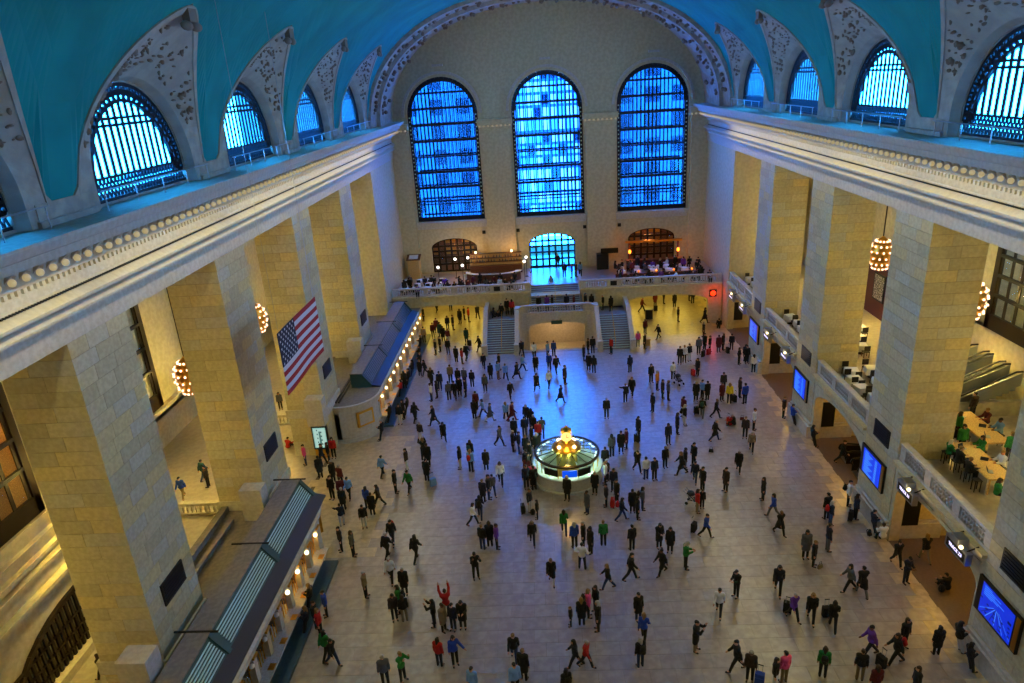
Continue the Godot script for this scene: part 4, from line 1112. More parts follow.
func info_booth() -> void:
	var t := thing("information_booth", "round glass information booth with brass clock on top, hall centre", "booth", Vector3(-0.1, 0, 34.4))
	var b := MB.new()
	b.lathe(PackedVector2Array([Vector2(2.5, 0), Vector2(2.5, 0.14), Vector2(2.36, 0.16), Vector2(2.33, 0.95)]), Vector3.ZERO, 40); part(b, "base", M.counter_marble, t)
	b = MB.new(); b.lathe(PackedVector2Array([Vector2(1.9, 0.93), Vector2(2.46, 0.95), Vector2(2.5, 1.03), Vector2(2.46, 1.1), Vector2(1.9, 1.1)]), Vector3.ZERO, 40); part(b, "counter", M.counter_marble, t)
	b = MB.new(); b.lathe(PackedVector2Array([Vector2(2.2, 1.9), Vector2(2.3, 1.94), Vector2(2.3, 2.03), Vector2(2.15, 2.07)]), Vector3.ZERO, 40); part(b, "top_ring", M.dark_bronze, t)
	b = MB.new(); b.lathe(PackedVector2Array([Vector2(2.15, 2.04), Vector2(1.6, 2.14), Vector2(0.7, 2.25)]), Vector3.ZERO, 40); part(b, "glass_roof", M.booth_glass, t)
	for i in 20:
		var a := TAU * i / 20
		var e := Vector3(cos(a), 0, sin(a))
		pole(e * 2.2 + Vector3(0, 1.1, 0), e * 2.2 + Vector3(0, 1.94, 0), 0.03, "mullion", M.brass, t)
		var r := MB.new(); r.bar(e * 2.2 + Vector3(0, 2.06, 0), e * 0.7 + Vector3(0, 2.27, 0), 0.04, 0.04); part(r, "roof_bar", M.dark_bronze, t)
		var p := MB.new()
		var a1 := TAU * (i + 1) / 20; var f := Vector3(cos(a1), 0, sin(a1))
		p.quado(e * 2.18 + Vector3(0, 1.1, 0), f * 2.18 + Vector3(0, 1.1, 0), f * 2.18 + Vector3(0, 1.94, 0), e * 2.18 + Vector3(0, 1.94, 0), e + f); part(p, "pane", M.glass, t)
		var lp := MB.new(); lp.bar(e * 2.05 + Vector3(0, 1.9, 0), f * 2.05 + Vector3(0, 1.9, 0), 0.12, 0.04); 
		if i % 2 == 0: part(lp, "tube_light", M.booth_glow, t)
	b = MB.new(); b.lathe(PackedVector2Array([Vector2(0.75, 0), Vector2(0.75, 2.25), Vector2(1.05, 2.3), Vector2(1.05, 2.4), Vector2(0.85, 2.45), Vector2(0.62, 2.7), Vector2(0.36, 2.82), Vector2(0.3, 3.0)]), Vector3.ZERO, 24); part(b, "kiosk_core", M.brass, t)
	var ck := Node3D.new(); ck.name = "clock"; t.add_child(ck); ck.position = Vector3(0, 3.35, 0)
	b = MB.new(); b.box(Vector3.ZERO, Vector3(0.62, 0.7, 0.62)); b.lathe(PackedVector2Array([Vector2(0.4, 0.35), Vector2(0.3, 0.45), Vector2(0.12, 0.52), Vector2(0.09, 0.62), Vector2(0.0, 0.75)]), Vector3.ZERO, 12); part(b, "clock_case", M.brass, ck)
	for k in 4:
		var bs := Basis(Vector3.UP, PI / 2 * k)
		b = MB.new()
		for j in 20:
			var a0 := TAU * j / 20; var a1 := TAU * (j + 1) / 20
			b.tri(bs * Vector3(0, 0, 0.42), bs * Vector3(cos(a1) * 0.36, sin(a1) * 0.36, 0.4), bs * Vector3(cos(a0) * 0.36, sin(a0) * 0.36, 0.4))
		part(b, "dial", M.dial_glow, ck)
		b = MB.new(); b.bar(bs * Vector3(0, 0, 0.43), bs * Vector3(0.05, 0.26, 0.43), 0.03, 0.02, bs * Vector3.BACK); b.bar(bs * Vector3(0, 0, 0.43), bs * Vector3(0.17, -0.06, 0.43), 0.04, 0.02, bs * Vector3.BACK); part(b, "hand", M.black_metal, ck)
	for k in 4:
		var a := PI / 4 + PI / 2 * k
		var g := MB.new(); g.ball(Vector3.ZERO, Vector3(0.14, 0.14, 0.14)); part(g, "lamp_globe", M.lamp_glow, t, Vector3(cos(a) * 0.74, 2.62, sin(a) * 0.74))
	for k in 3:
		b = MB.new(); b.bb(-0.5, 0.5, 0.0, 0.5, -0.04, 0.04)
		var o := part(b, "screen", M.screen_blue if k == 1 else M.black_metal, t, Vector3([-1.15, 0.1, 1.1][k], 1.25, [1.85, 2.2, 1.9][k])); o.rotation.y = [-0.5, 0.05, 0.5][k]
	omni(Vector3(-0.1, 3.2, 35.8), Color(1.0, 0.8, 0.4), 3.0, 0.3, "booth_clock_light")
	for k in 6:
		var a := TAU * k / 6.0 + 0.3
		omni(Vector3(-0.1 + cos(a) * 1.6, 1.8, 34.4 + sin(a) * 1.6), Color(0.75, 1.0, 0.85), 1.6, 0.2, "booth_tube_light")

func print_sheet(called: String, w: int, h: int, back: Color, draw: Callable, k: float) -> StandardMaterial3D:
	var im := Image.create(w, h, false, Image.FORMAT_RGB8)
	im.fill(back); draw.call(im)
	var s := StandardMaterial3D.new(); s.resource_name = called
	var tx := ImageTexture.create_from_image(im)
	s.albedo_texture = tx; s.roughness = 0.3
	if k > 0.0:
		s.albedo_color = Color(0.03, 0.03, 0.03)
		s.emission_enabled = true; s.emission = Color.BLACK; s.emission_texture = tx; s.emission_energy_multiplier = k
	M[called] = s
	return s

func right_gates() -> void:
	var f := setting("wall_right_gates")
	var b := MB.new(); var dk := MB.new(); var lg := MB.new(); var inner := MB.new(); var gf := MB.new()
	for i in 5:
		var z0 := zedge(i * 2); var zc := bay(i)
		var xf := Transform3D(Basis(Vector3(0, 0, 1), Vector3.UP, Vector3(1, 0, 0)), Vector3(X + 0.05, 0, 0))
		arched_wall(b, xf, z0, z0 + OP, 0.0, RB - 0.05, 0.6, [[zc, 3.85, 0.0, 3.2, 1.15]])
		# sunk panels over the arch
		for s in [-1.0, 1.0]: b.bb(X - 0.02, X + 0.1, 4.55, 4.62, zc + s * 0.2, zc + s * 3.9)
		lg.bb(X - 0.22, X + 0.5, RB - 0.12, RB + 0.06, z0, z0 + OP)
		inner.bb(23.0, 23.3, 0, RB - 0.4, z0 - 0.2, z0 + OP + 0.2)
		for z in [z0 - 0.2, z0 + OP]: inner.bb(X + 0.6, 23.0, 0, RB - 0.5, z, z + 0.2)
		gf.bb(X + 0.05, 23.0, -0.02, 0.004, z0, z0 + OP)
		omni(Vector3(20.6, 4.4, zc - 2.0), Color(1.0, 0.76, 0.26), 2.6, 0.2, "unseen_gate_lamp_light"); omni(Vector3(20.6, 4.4, zc + 2.0), Color(1.0, 0.76, 0.26), 2.6, 0.2, "unseen_gate_lamp_light")  # lamps out of view, placed to light the gate recess yellow
		for q in [-2.0, 2.0]:
			var lp := MB.new(); lp.lathe(PackedVector2Array([Vector2(0, -0.08), Vector2(0.2, -0.06), Vector2(0.24, 0)]), Vector3.ZERO, 10)
			single(lp, "unseen_ceiling_lamp", M.lamp_glow, "unseen round lamp in the ceiling of right track gate %s, %s half" % [["farthest from camera", "second from stair", "in the middle", "second from camera", "nearest camera"][i], "far" if q < 0 else "near"], "lamp", Vector3(20.6, RB - 0.62, zc + q), "lamps in the track gates")
		# dark banner hanging in the gate
		var bn := MB.new(); bn.bb(-0.46, 0.46, 0, 1.95, -0.03, 0.03); bn.bb(-0.5, 0.5, 1.9, 2.0, -0.05, 0.05)
		var o := single(bn, "dark_banner", M.black_metal, "tall dark banner on the side wall of the right gate, %s" % ["farthest", "second from the stair", "middle", "second from the camera", "nearest the camera"][i], "banner", Vector3(19.45, 1.0, z0 + 0.27), "banners in the track gates")
	part(b, "gate_wall", M.wall_stone, f); part(lg, "ledge", M.stone_2, f); part(inner, "gate_recess", M.stone_2, f); part(gf, "gate_floor", M.brown_floor, f)
	dk.bb(X + 0.15, 28.2, RB - 0.6, RB, -8, 80)
	var fb := setting("floor_right_balcony")
	part(dk, "slab", M.tile_4, fb)
	# balustrades with lattice panels
	for i in 5:
		var t := thing("balustrade", "stone lattice balustrade on the right balcony, %s" % ["farthest, beside the far balcony", "second from the stair", "before the middle dining tables", "before the pale wooden tables", "beyond the picture's edge"][i], "balustrade", Vector3(X + 0.28, RB, bay(i)), 0, "balustrades of the right balcony")
		b = MB.new(); b.bb(-0.2, 0.2, 0.98, 1.14, -OP / 2, OP / 2); part(b, "coping", M.trim_stone, t)
		b = MB.new(); b.bb(-0.16, 0.16, 0, 0.22, -OP / 2, OP / 2); part(b, "base", M.trim_stone, t)
		for k in 4: put(block(Vector3(0.28, 0.8, 0.55)), "pier", M.trim_stone, t, Vector3(0, 0.6, -OP / 2 + 0.28 + k * (OP - 0.56) / 3))
		put(block(Vector3(0.06, 0.8, OP)), "back_panel", M.plaster, t, Vector3(0.06, 0.6, 0))
		for k in 3:
			for j in 9:
				put(block(Vector3(0.12, 0.74, 0.07)), "slat", M.trim_stone, t, Vector3(-0.03, 0.6, -OP / 2 + 0.28 + (k + 0.5) * (OP - 0.56) / 3 - 0.92 + j * 0.23))
			for y in [0.45, 0.72]: put(block(Vector3(0.12, 0.06, 1.9)), "slat", M.trim_stone, t, Vector3(-0.03, y, -OP / 2 + 0.28 + (k + 0.5) * (OP - 0.56) / 3))
	# screens, vents on the pillars
	print_sheet("screen_map", 128, 96, Color(0.02, 0.16, 0.75), func(im: Image):
		for k in 6: im.fill_rect(Rect2i(8, 6 + k * 5, 30 + (k * 37) % 60, 2), Color(0.25, 0.55, 1.0))
		for k in 9: 
			for y in range(44, 92):
				var x := int(64 + (k - 4) * (y - 36) * 0.32)
				if x > 2 and x < 126: im.fill_rect(Rect2i(x, y, 2, 1), Color(0.02, 0.05, 0.35) if k % 2 else Color(0.3, 0.6, 1.0))
		for k in 14: im.fill_rect(Rect2i((k * 29) % 118, 46 + (k * 17) % 40, 8, 5), Color(0.01, 0.06, 0.4))
		im.fill_rect(Rect2i(108, 34, 14, 8), Color(0.02, 0.05, 0.3)), 1.15)
	print_sheet("screen_list", 96, 128, Color(0.02, 0.2, 0.85), func(im: Image):
		for k in 15:
			im.fill_rect(Rect2i(6, 8 + k * 8, 84, 1), Color(0.02, 0.1, 0.5))
			im.fill_rect(Rect2i(8, 10 + k * 8, 20 + (k * 23) % 30, 3), Color(0.3, 0.65, 1.0)); im.fill_rect(Rect2i(64, 10 + k * 8, 12, 3), Color(0.3, 0.65, 1.0)), 1.15)
	var where := ["farthest", "third from the camera, by the cafe terrace", "second from the camera, under the wooden tables", "nearest the camera, showing a map"]
	for i in 4:
		var z0 := zedge(i * 2 + 1)
		var t := thing("departure_screen", "blue lit screen on the right pillar, %s" % where[i], "screen", Vector3(X - 0.06, 2.55, z0 + 1.45), 0, "screens on the right pillars")
		b = MB.new(); b.bb(-0.08, 0.04, -0.12, 1.72, -1.45, 1.5); var sf := part(b, "frame", M.dark_bronze, t)
		b = MB.new(); b.bb(-0.1, 0.0, -0.05, 1.65, 1.2, 1.45); part(b, "side_trim", M.brass, t)
		b = MB.new(); b.quaduv(Vector3(-0.09, 1.6, -1.1), Vector3(-0.09, 1.6, 1.1), Vector3(-0.09, 0.0, 1.1), Vector3(-0.09, 0.0, -1.1)); part(b, "screen", M.screen_map if i == 3 else M.screen_list, sf)
		area(Vector3(X - 0.2, 3.35, z0 + 1.45), Vector3(-1, 0, 0), 2.2, 1.6, Color(0.05, 0.25, 1.0), 0.35, "screen_light")
	for s in [-1.0, 1.0]:
		for i in range(0, 4):
			var z0 := zedge(i * 2 + 1)
			var y := 6.0 if s < 0 else 5.35
			var t := thing("wall_vent", "black louvre vent on the %s pillar, %s" % ["left" if s < 0 else "right", ["farthest", "second from the stair", "second from the camera", "nearest the camera"][i]], "vent", Vector3(s * (X - 0.02), y, z0 + 1.85), 0, "vents on the pillars")
			b = MB.new(); b.bb(-0.03, 0.05, 0, 1.08, -0.92, 0.92); var vf := part(b, "frame", M.black_metal, t)
			for k in 6: put(block(Vector3(0.05, 0.05, 1.6)), "slat", M.bronze, vf, Vector3(-s * 0.05, 0.15 + k * 0.16, 0))
	# track signs hung under the ledge
	var font := SystemFont.new(); font.font_names = PackedStringArray(["Droid Sans"]); font.font_weight = 700
	var texts := ["TRACK 11", "TRACK 13", "TRACK 15", "TRACK 17", "TRACK 21", "TRACK 23"]
	var zs := [9.4, 13.2, 20.9, 25.4, 44.8, 49.6]
	for i in 6:
		var t := thing("track_sign", "hanging lit track sign under the right balcony, number %s counted from the stair" % ["one", "two", "three", "four", "five", "six"][i], "sign", Vector3(17.75, 4.75, zs[i]), 0, "track signs")
		b = MB.new(); b.bb(-0.14, 0.14, -0.32, 0.32, -0.85, 0.85); part(b, "case", M.steel, t)
		b = MB.new(); b.bb(-0.15, 0.15, -0.22, 0.22, -0.72, 0.72); var df := part(b, "dark_face", M.black_metal, t)
		for s in [-1.0, 1.0]:
			var tm := TextMesh.new(); tm.font = font; tm.text = texts[i]; tm.font_size = 24; tm.pixel_size = 0.01; tm.depth = 0.01
			var o := put(tm, "lettering", M.sign_glow, df, Vector3(s * 0.156, 0, 0)); o.rotation.y = s * PI / 2
		b = MB.new(); b.bar(Vector3(0, 0.3, -0.6), Vector3(0.5, 0.55, -0.6), 0.05, 0.05); b.bar(Vector3(0, 0.3, 0.6), Vector3(0.5, 0.55, 0.6), 0.05, 0.05); part(b, "bracket", M.dark_bronze, t)
		b = MB.new(); b.bb(-0.25, 0.25, 0.34, 0.7, -0.35, 0.25); part(b, "floodlight", M.steel, t)
		b = MB.new(); b.ball(Vector3.ZERO, Vector3(0.1, 0.1, 0.1)); part(b, "lamp_lens", M.lamp_glow, t, Vector3(-0.2, 0.45, 0.45))
		omni(Vector3(17.3, 5.2, zs[i] + 0.45), Color(1, 0.85, 0.6), 0.5, 0.1, "sign_lamp_light")
	# escalators down, in the middle gate
	for k in 2:
		var e := thing("escalator", "dark escalator in the right gate below the dining terrace, %s" % ["far one", "near one"][k], "escalator", Vector3(19.4, 0, 33.6 + k * 2.0), 0, "escalators in the gate")
		for s in [-1.0, 1.0]:
			b = MB.new()
			b.tube(PackedVector3Array([Vector3(0.1, 0.45, s * 0.55), Vector3(-0.1, 0.7, s * 0.55), Vector3(0.0, 0.95, s * 0.55), Vector3(0.4, 1.02, s * 0.55), Vector3(1.4, 0.9, s * 0.55), Vector3(3.4, -0.1, s * 0.55)]), 0.07); part(b, "handrail", M.black_metal, e)
			b = MB.new(); b.prism(PackedVector2Array([Vector2(0, 0.05), Vector2(0, 0.9), Vector2(1.4, 0.82), Vector2(3.3, 0.05)]), Transform3D(Basis(), Vector3(0, 0, s * 0.55 - 0.02)), 0.04); part(b, "side_panel", M.dark_bronze, e)
		for j in 5: put(block(Vector3(0.34, 0.04, 1.0)), "step", M.steel, e, Vector3(0.2 + j * 0.36, 0.03, 0))
	# moving stairs behind the pale tables, going up through the aisle wall
	for k in 3:
		var e := thing("escalator", "blue lit escalator behind the right pillar, %s of three" % ["farthest", "middle", "nearest"][k], "escalator", Vector3(23.2, RB, 33.4 + k * 1.7), 0, "escalators up from the balcony")
		for s in [-1.0, 1.0]:
			b = MB.new(); b.tube(PackedVector3Array([Vector3(-0.3, 0.6, s * 0.62), Vector3(-0.2, 1.0, s * 0.62), Vector3(0.4, 1.08, s * 0.62), Vector3(4.2, 2.9, s * 0.62), Vector3(4.6, 2.9, s * 0.62)]), 0.06); part(b, "handrail", M.black_metal, e)
			b = MB.new(); b.prism(PackedVector2Array([Vector2(-0.2, 0.0), Vector2(-0.2, 0.95), Vector2(0.4, 1.0), Vector2(4.6, 2.85), Vector2(4.6, 2.0), Vector2(0.5, 0)]), Transform3D(Basis(), Vector3(0, 0, s * 0.62 - 0.03)), 0.06); part(b, "side_panel", M.steel, e)
		for j in 11: put(block(Vector3(0.38, 0.3, 1.1)), "step", M.steel, e, Vector3(0.6 + j * 0.36, 0.05 + j * 0.17, 0))
	b = MB.new(); b.bb(22.0, 28, RB, RB + 1.0, 37.3, 37.6)
	single(b, "low_wall", M.plaster, "low pale wall between the wooden tables and the escalators", "wall", Vector3.ZERO)

func chair(at: Vector3, turn: float, label: String, group: String) -> void:
	if not M.has("chair_proto"):
		var p := Node3D.new()
		put(block(Vector3(0.44, 0.06, 0.44)), "seat", M.black_leather, p, Vector3(0, 0.46, 0))
		put(block(Vector3(0.44, 0.42, 0.05)), "backrest", M.black_leather, p, Vector3(0, 0.76, -0.21))
		for x in [-0.19, 0.19]:
			for z in [-0.19, 0.19]: put(block(Vector3(0.04, 0.44, 0.04)), "leg", M.wood, p, Vector3(x, 0.22, z))
		M["chair_proto"] = p
	var c: Node3D = M.chair_proto.duplicate()
	c.name = numbered("dining_chair"); add_child(c); c.position = at; c.rotation.y = turn
	tag(c, label, "chair", group)

func table(at: Vector3, turn: float, label: String, group: String, round := false) -> void:
	var k := "table_round" if round else "table_square"
	if not M.has(k):
		var p := Node3D.new()
		var b := MB.new()
		if round: b.lathe(PackedVector2Array([Vector2(0.44, 0.42), Vector2(0.42, 0.74), Vector2(0.4, 0.76), Vector2(0, 0.76)]), Vector3.ZERO, 16)
		else:
			b.bb(-0.42, 0.42, 0.73, 0.76, -0.42, 0.42)
			for s in 4:
				var bs := Basis(Vector3.UP, PI / 2 * s)
				b.quado(bs * Vector3(-0.42, 0.75, 0.42), bs * Vector3(0.42, 0.75, 0.42), bs * Vector3(0.47, 0.3, 0.46), bs * Vector3(-0.47, 0.3, 0.46), bs * Vector3.BACK)
		part(b, "tablecloth", M.cloth, p)
		b = MB.new(); b.lathe(PackedVector2Array([Vector2(0.28, 0), Vector2(0.24, 0.04), Vector2(0.05, 0.08), Vector2(0.05, 0.72)]), Vector3.ZERO, 8); part(b, "pedestal", M.black_metal, p)
		M[k] = p
	var c: Node3D = M[k].duplicate()
	c.name = numbered("dining_table"); add_child(c); c.position = at; c.rotation.y = turn
	tag(c, label, "table", group)

func furniture() -> void:
	# white-clothed tables on the right balcony
	var spots := [[20.4, 31.2], [20.0, 32.6], [19.9, 34.0], [20.2, 35.5], [20.3, 37.0], [21.9, 31.0], [21.6, 33.0], [20.2, 19.2], [20.4, 20.8], [20.3, 22.2], [21.6, 19.4], [21.8, 22.9], [23.6, 24.6], [24.6, 22.6], [24.2, 20.6], [23.0, 26.6], [20.2, 7.0], [20.3, 8.8], [20.4, 10.6], [21.8, 8.0]]
	for i in spots.size():
		var p := Vector3(spots[i][0], RB, spots[i][1])
		var part_of: String = "before the middle right bay" if i < 7 else ("in the second right bay from the stair" if i < 16 else "in the farthest right bay")
		var n: int = [0, 1, 2, 3, 4, 5, 6, 0, 1, 2, 3, 4, 5, 6, 7, 8, 0, 1, 2, 3][i]
		var nth: String = ["first", "second", "third", "fourth", "fifth", "sixth", "seventh", "eighth", "ninth"][n]
		table(p, 0.1 * ((i * 7) % 5 - 2), "white-clothed square dining table %s, %s counted along" % [part_of, nth], "dining tables on the right balcony")
		for s in [-1.0, 1.0]:
			chair(p + Vector3(0.05 * s, 0, s * 0.78), 0.0 if s < 0 else PI, "black chair at the %s table %s, %s side" % [nth, part_of, "far" if s < 0 else "near"], "chairs on the right balcony")
	# long pale tables with stools
	for k in 2:
		var t := thing("communal_table", ["long pale wooden table nearer the escalators, laptops on it", "long pale wooden table nearer the balustrade, green-shirted people round it"][k], "table", Vector3([23.7, 21.7][k], RB, [40.5, 44.1][k]), [-0.0, 0.0][k], "long tables on the right balcony")
		var b := MB.new(); b.bb(-0.65, 0.65, 0.86, 0.95, -1.9, 1.9); part(b, "tabletop", M.pale_wood, t)
		for x in [-0.6, 0.6]:
			for z in [-1.82, 1.82]: put(block(Vector3(0.09, 0.86, 0.14)), "leg", M.pale_wood, t, Vector3(x, 0.43, z))
		for j in 4:
			for s in [-1.0, 1.0]:
				var st := thing("bar_stool", "dark backless stool at the %s long table, %s side, %s" % [["farther", "nearer"][k], "wall" if s > 0 else "hall", ["first", "second", "third", "fourth"][j]], "stool", t.position + Vector3(s * 0.95, 0, -1.4 + j * 0.95), 0, "stools at the long tables")
				put(block(Vector3(0.36, 0.05, 0.36)), "seat", M.black_leather, st, Vector3(0, 0.66, 0))
				for x in [-0.14, 0.14]:
					for z in [-0.14, 0.14]: put(block(Vector3(0.035, 0.64, 0.035)), "leg", M.black_metal, st, Vector3(x, 0.32, z))
		for j in 3:
			var lp := thing("laptop", "open laptop on the %s long table, %s" % [["farther", "nearer"][k], ["far end", "middle", "near end"][j]], "laptop", t.position + Vector3([-0.25, 0.2, -0.2][j], 0.95, -1.2 + j * 1.2), [0.4, 2.6, 1.2][j], "laptops on the long tables")
			put(block(Vector3(0.36, 0.02, 0.25)), "keyboard", M.steel, lp, Vector3(0, 0.01, 0))
			var sc := put(block(Vector3(0.36, 0.24, 0.015)), "lid", M.navy_paint, lp, Vector3(0, 0.13, -0.15)); sc.rotation.x = -0.25
	# far balcony, left: round tables and a curved bar with bottles
	var r2 := RandomNumberGenerator.new(); r2.seed = 5
	var ord := ["first", "second", "third", "fourth", "fifth", "sixth", "seventh", "eighth", "ninth", "tenth", "eleventh", "twelfth"]
	for i in 12:
		var p := Vector3(-17.2 + (i % 4) * 1.35, FB, 1.9 - (i / 4) * 1.7)
		table(p, 0, "round white table on the far left balcony, %s row, %s from the left" % [["front", "middle", "back"][i / 4], ord[i % 4]], "tables on the far left balcony", true)
		chair(p + Vector3(0.0, 0, 0.72), PI, "chair at the %s-row table, %s from left, far left balcony" % [["front", "middle", "back"][i / 4], ord[i % 4]], "chairs on the far left balcony")
	for i in 6:
		table(Vector3(-11.2 + i * 1.35, FB, 2.2), 0, "square white table along the far balustrade, %s from the bar side" % ord[i], "tables along the far balustrade")
	var bar := thing("bar_counter", "curved wooden bar counter with pale top on the far left balcony", "bar", Vector3(-7.2, FB, -2.6))
	var b := MB.new(); b.lathe(PackedVector2Array([Vector2(3.3, 0), Vector2(3.3, 1.0)]), Vector3.ZERO, 20, 0.0, PI, 1.0, 0.45); part(b, "front_panel", M.wood, bar)
	b = MB.new(); b.lathe(PackedVector2Array([Vector2(2.7, 1.02), Vector2(3.45, 1.02), Vector2(3.45, 1.1), Vector2(2.7, 1.1)]), Vector3.ZERO, 20, 0.0, PI, 1.0, 0.45); part(b, "counter_top", M.counter_marble, bar)
	var shelf := thing("back_bar", "lit back bar shelf unit with bottles, far left balcony", "shelf", Vector3(-7.0, FB, -5.6))
	b = MB.new(); b.bb(-3.2, 3.2, 0, 1.0, -0.4, 0.2); part(b, "base_cabinet", M.wood, shelf)
	b = MB.new(); b.bb(-3.2, 3.2, 1.0, 2.5, -0.45, -0.35); part(b, "back_board", M.pale_wood, shelf)
	for y in [1.45, 1.95, 2.5]: put(block(Vector3(6.4, 0.06, 0.5)), "shelf_board", M.wood, shelf, Vector3(0, y, -0.15))
	var btl := MB.new(); btl.lathe(PackedVector2Array([Vector2(0.05, 0), Vector2(0.05, 0.2), Vector2(0.02, 0.26), Vector2(0.02, 0.34), Vector2(0, 0.34)]), Vector3.ZERO, 6)
	var bmesh := btl.mesh()
	for i in 36:
		var o := put(bmesh, numbered("bottle"), [M.green_paint, M.brass, M.maroon, M.navy_paint][i % 4], self, shelf.position + Vector3(-3.0 + (i % 18) * 0.35, [1.48, 1.98][i / 18], -0.1))
		tag(o, "small liquor bottle on the back bar's %s shelf" % ["lower", "upper"][i / 18], "bottle", "bottles on the back bar %s shelf" % ["lower", "upper"][i / 18])
	for x in [-2.4, 2.0]:
		var lp := MB.new(); lp.ball(Vector3.ZERO, Vector3(0.16, 0.16, 0.16))
		single(lp, "bar_lamp", M.lamp_glow, "warm lamp above the back bar, %s one" % ["left" if x < 0 else "right"], "lamp", shelf.position + Vector3(x, 2.69, -0.1), "lamps above the back bar")
		omni(shelf.position + Vector3(x, 2.9, 0.5), Color(1, 0.7, 0.35), 2.0, 0.2, "bar_lamp_light")
	for i in 6:
		var p: Vector3 = [Vector3(-13.4, FB, -0.6), Vector3(-11.8, FB, -4.2), Vector3(-10.3, FB, -4.6), Vector3(-10.6, FB, -1.0), Vector3(-3.2, FB, -3.4), Vector3(-3.4, FB, -1.4)][i]
		var t := thing("globe_lamp", "slim standing lamp with white globe on far left balcony, %s from left" % ord[i], "lamp", p, 0, "globe lamps on the far left balcony")
		pole(Vector3(0, 0.05, 0), Vector3(0, 2.2, 0), 0.035, "pole", M.dark_bronze, t)
		b = MB.new(); b.lathe(PackedVector2Array([Vector2(0.22, 0), Vector2(0.2, 0.05), Vector2(0.04, 0.08)]), Vector3.ZERO, 10); part(b, "base", M.dark_bronze, t)
		b = MB.new(); b.ball(Vector3(0, 2.36, 0), Vector3(0.17, 0.17, 0.17)); part(b, "globe", M.white_glow, t)
		omni(p + Vector3(0, 2.36, 0), Color(1, 0.92, 0.8), 1.2, 0.17, "globe_lamp_light")
	var stand := thing("host_stand", "tall wooden box with slanted white card, far left balcony corner", "cabinet", Vector3(-17.0, FB, -5.2))
	b = MB.new(); b.bb(-0.7, 0.7, 0, 2.4, -0.6, 0.6); part(b, "body", M.pale_wood, stand)
	b = MB.new(); b.box(Vector3(0, 2.6, 0), Vector3(1.7, 0.08, 1.4), Basis(Vector3.RIGHT, 0.3)); part(b, "slanted_top", M.wood, stand)
	b = MB.new(); b.box(Vector3(0, 2.66, 0.02), Vector3(1.1, 0.06, 0.9), Basis(Vector3.RIGHT, 0.3)); part(b, "card", M.cloth, stand)
	# far balcony, right: bar in the arch, banquettes with candles
	var bq := thing("banquette", "long low brown banquette wall with candle lamps, far right balcony", "seating", Vector3(11.6, FB, 0.3))
	b = MB.new(); b.bb(-4.6, 4.6, 0, 0.75, -0.15, 0.15); part(b, "back_panel", M.wood, bq)
	b = MB.new(); b.bb(-4.6, 4.6, 0, 0.45, 0.15, 0.7); part(b, "seat", M.maroon, bq)
	for i in 5:
		var p := Vector3(7.6 + i * 2.0, FB + 0.75, 0.3)
		var c := thing("candle_lamp", "small orange candle lamp on the far right banquette, %s from the left" % ord[i], "lamp", p, 0, "candle lamps on the banquette")
		b = MB.new(); b.lathe(PackedVector2Array([Vector2(0.09, 0), Vector2(0.1, 0.12), Vector2(0.08, 0.2)]), Vector3.ZERO, 8); part(b, "cup", M.brass, c)
		b = MB.new(); b.ball(Vector3(0, 0.22, 0), Vector3(0.1, 0.13, 0.1)); part(b, "flame", M.candle_glow, c)
		omni(p + Vector3(0, 0.3, 0.1), Color(1, 0.5, 0.15), 0.35, 0.08, "candle_light")
	var rb := thing("bar_counter", "dark wooden bar under the right arch of the far balcony", "bar", Vector3(12.2, FB, -4.4))
	b = MB.new(); b.bb(-3.4, 3.4, 0, 1.05, -0.3, 0.3); part(b, "front_panel", M.maroon, rb)
	b = MB.new(); b.bb(-3.5, 3.5, 1.05, 1.13, -0.42, 0.42); part(b, "counter_top", M.wood, rb)
	b = MB.new(); b.bb(-3.4, 3.4, 2.9, 3.15, -1.4, -1.1); part(b, "canopy", M.brass, rb)
	for x in [-2.9, 2.9]:
		put(block(Vector3(0.2, 2.9, 0.2)), "canopy_post", M.maroon, rb, Vector3(x, 1.45, -1.2))
		b = MB.new(); b.ball(Vector3.ZERO, Vector3(0.18, 0.26, 0.18)); part(b, "lamp_globe", M.candle_glow, rb, Vector3(x, 1.9, -0.9))
		omni(rb.position + Vector3(x, 1.9, -0.5), Color(1, 0.55, 0.2), 1.6, 0.2, "bar_lamp_light")
	for i in 8:
		table(Vector3(7.4 + i * 1.3, FB, 2.3), 0, "small white table along the far right balustrade, %s from the stair" % ord[i], "tables along the far right balustrade")
	for i in 10:
		table(Vector3(7.9 + (i % 5) * 1.8, FB, -1.2 - (i / 5) * 1.5), 0, "round white table on the far right balcony, %s row, %s from the stair" % [["front", "back"][i / 5], ord[i % 5]], "tables on the far right balcony", true)
	# dark shelter by the right pilaster of the far balcony
	var bx := thing("dark_kiosk", "black kiosk with a flat panel beside the far right pilaster", "kiosk", Vector3(6.0, FB, -5.2))
	b = MB.new(); b.bb(-0.7, 0.7, 0, 1.9, -0.5, 0.5); part(b, "body", M.black_metal, bx)
	b = MB.new(); b.bb(-0.2, 1.9, 1.9, 2.5, -0.1, 0.1); part(b, "panel", M.black_metal, bx)
	var gb := thing("waste_bin", "dark wheeled bin under the right arch of the far balcony", "bin", Vector3(10.6, 0, 1.6))
	b = MB.new(); b.bb(-0.4, 0.4, 0.1, 1.2, -0.35, 0.35); part(b, "body", M.black_metal, gb)
	b = MB.new(); b.bb(-0.44, 0.44, 1.2, 1.28, -0.39, 0.39); part(b, "lid", M.steel, gb)
	var cb := MB.new(); cb.bb(-0.3, 0.3, 0, 0.7, -0.3, 0.3); cb.bb(-0.33, 0.33, 0.62, 0.72, -0.33, 0.33)
	single(cb, "carton", M.pale_wood, "upright brown box standing beside the right foot of the staircase", "box", Vector3(9.2, 0, 9.6))

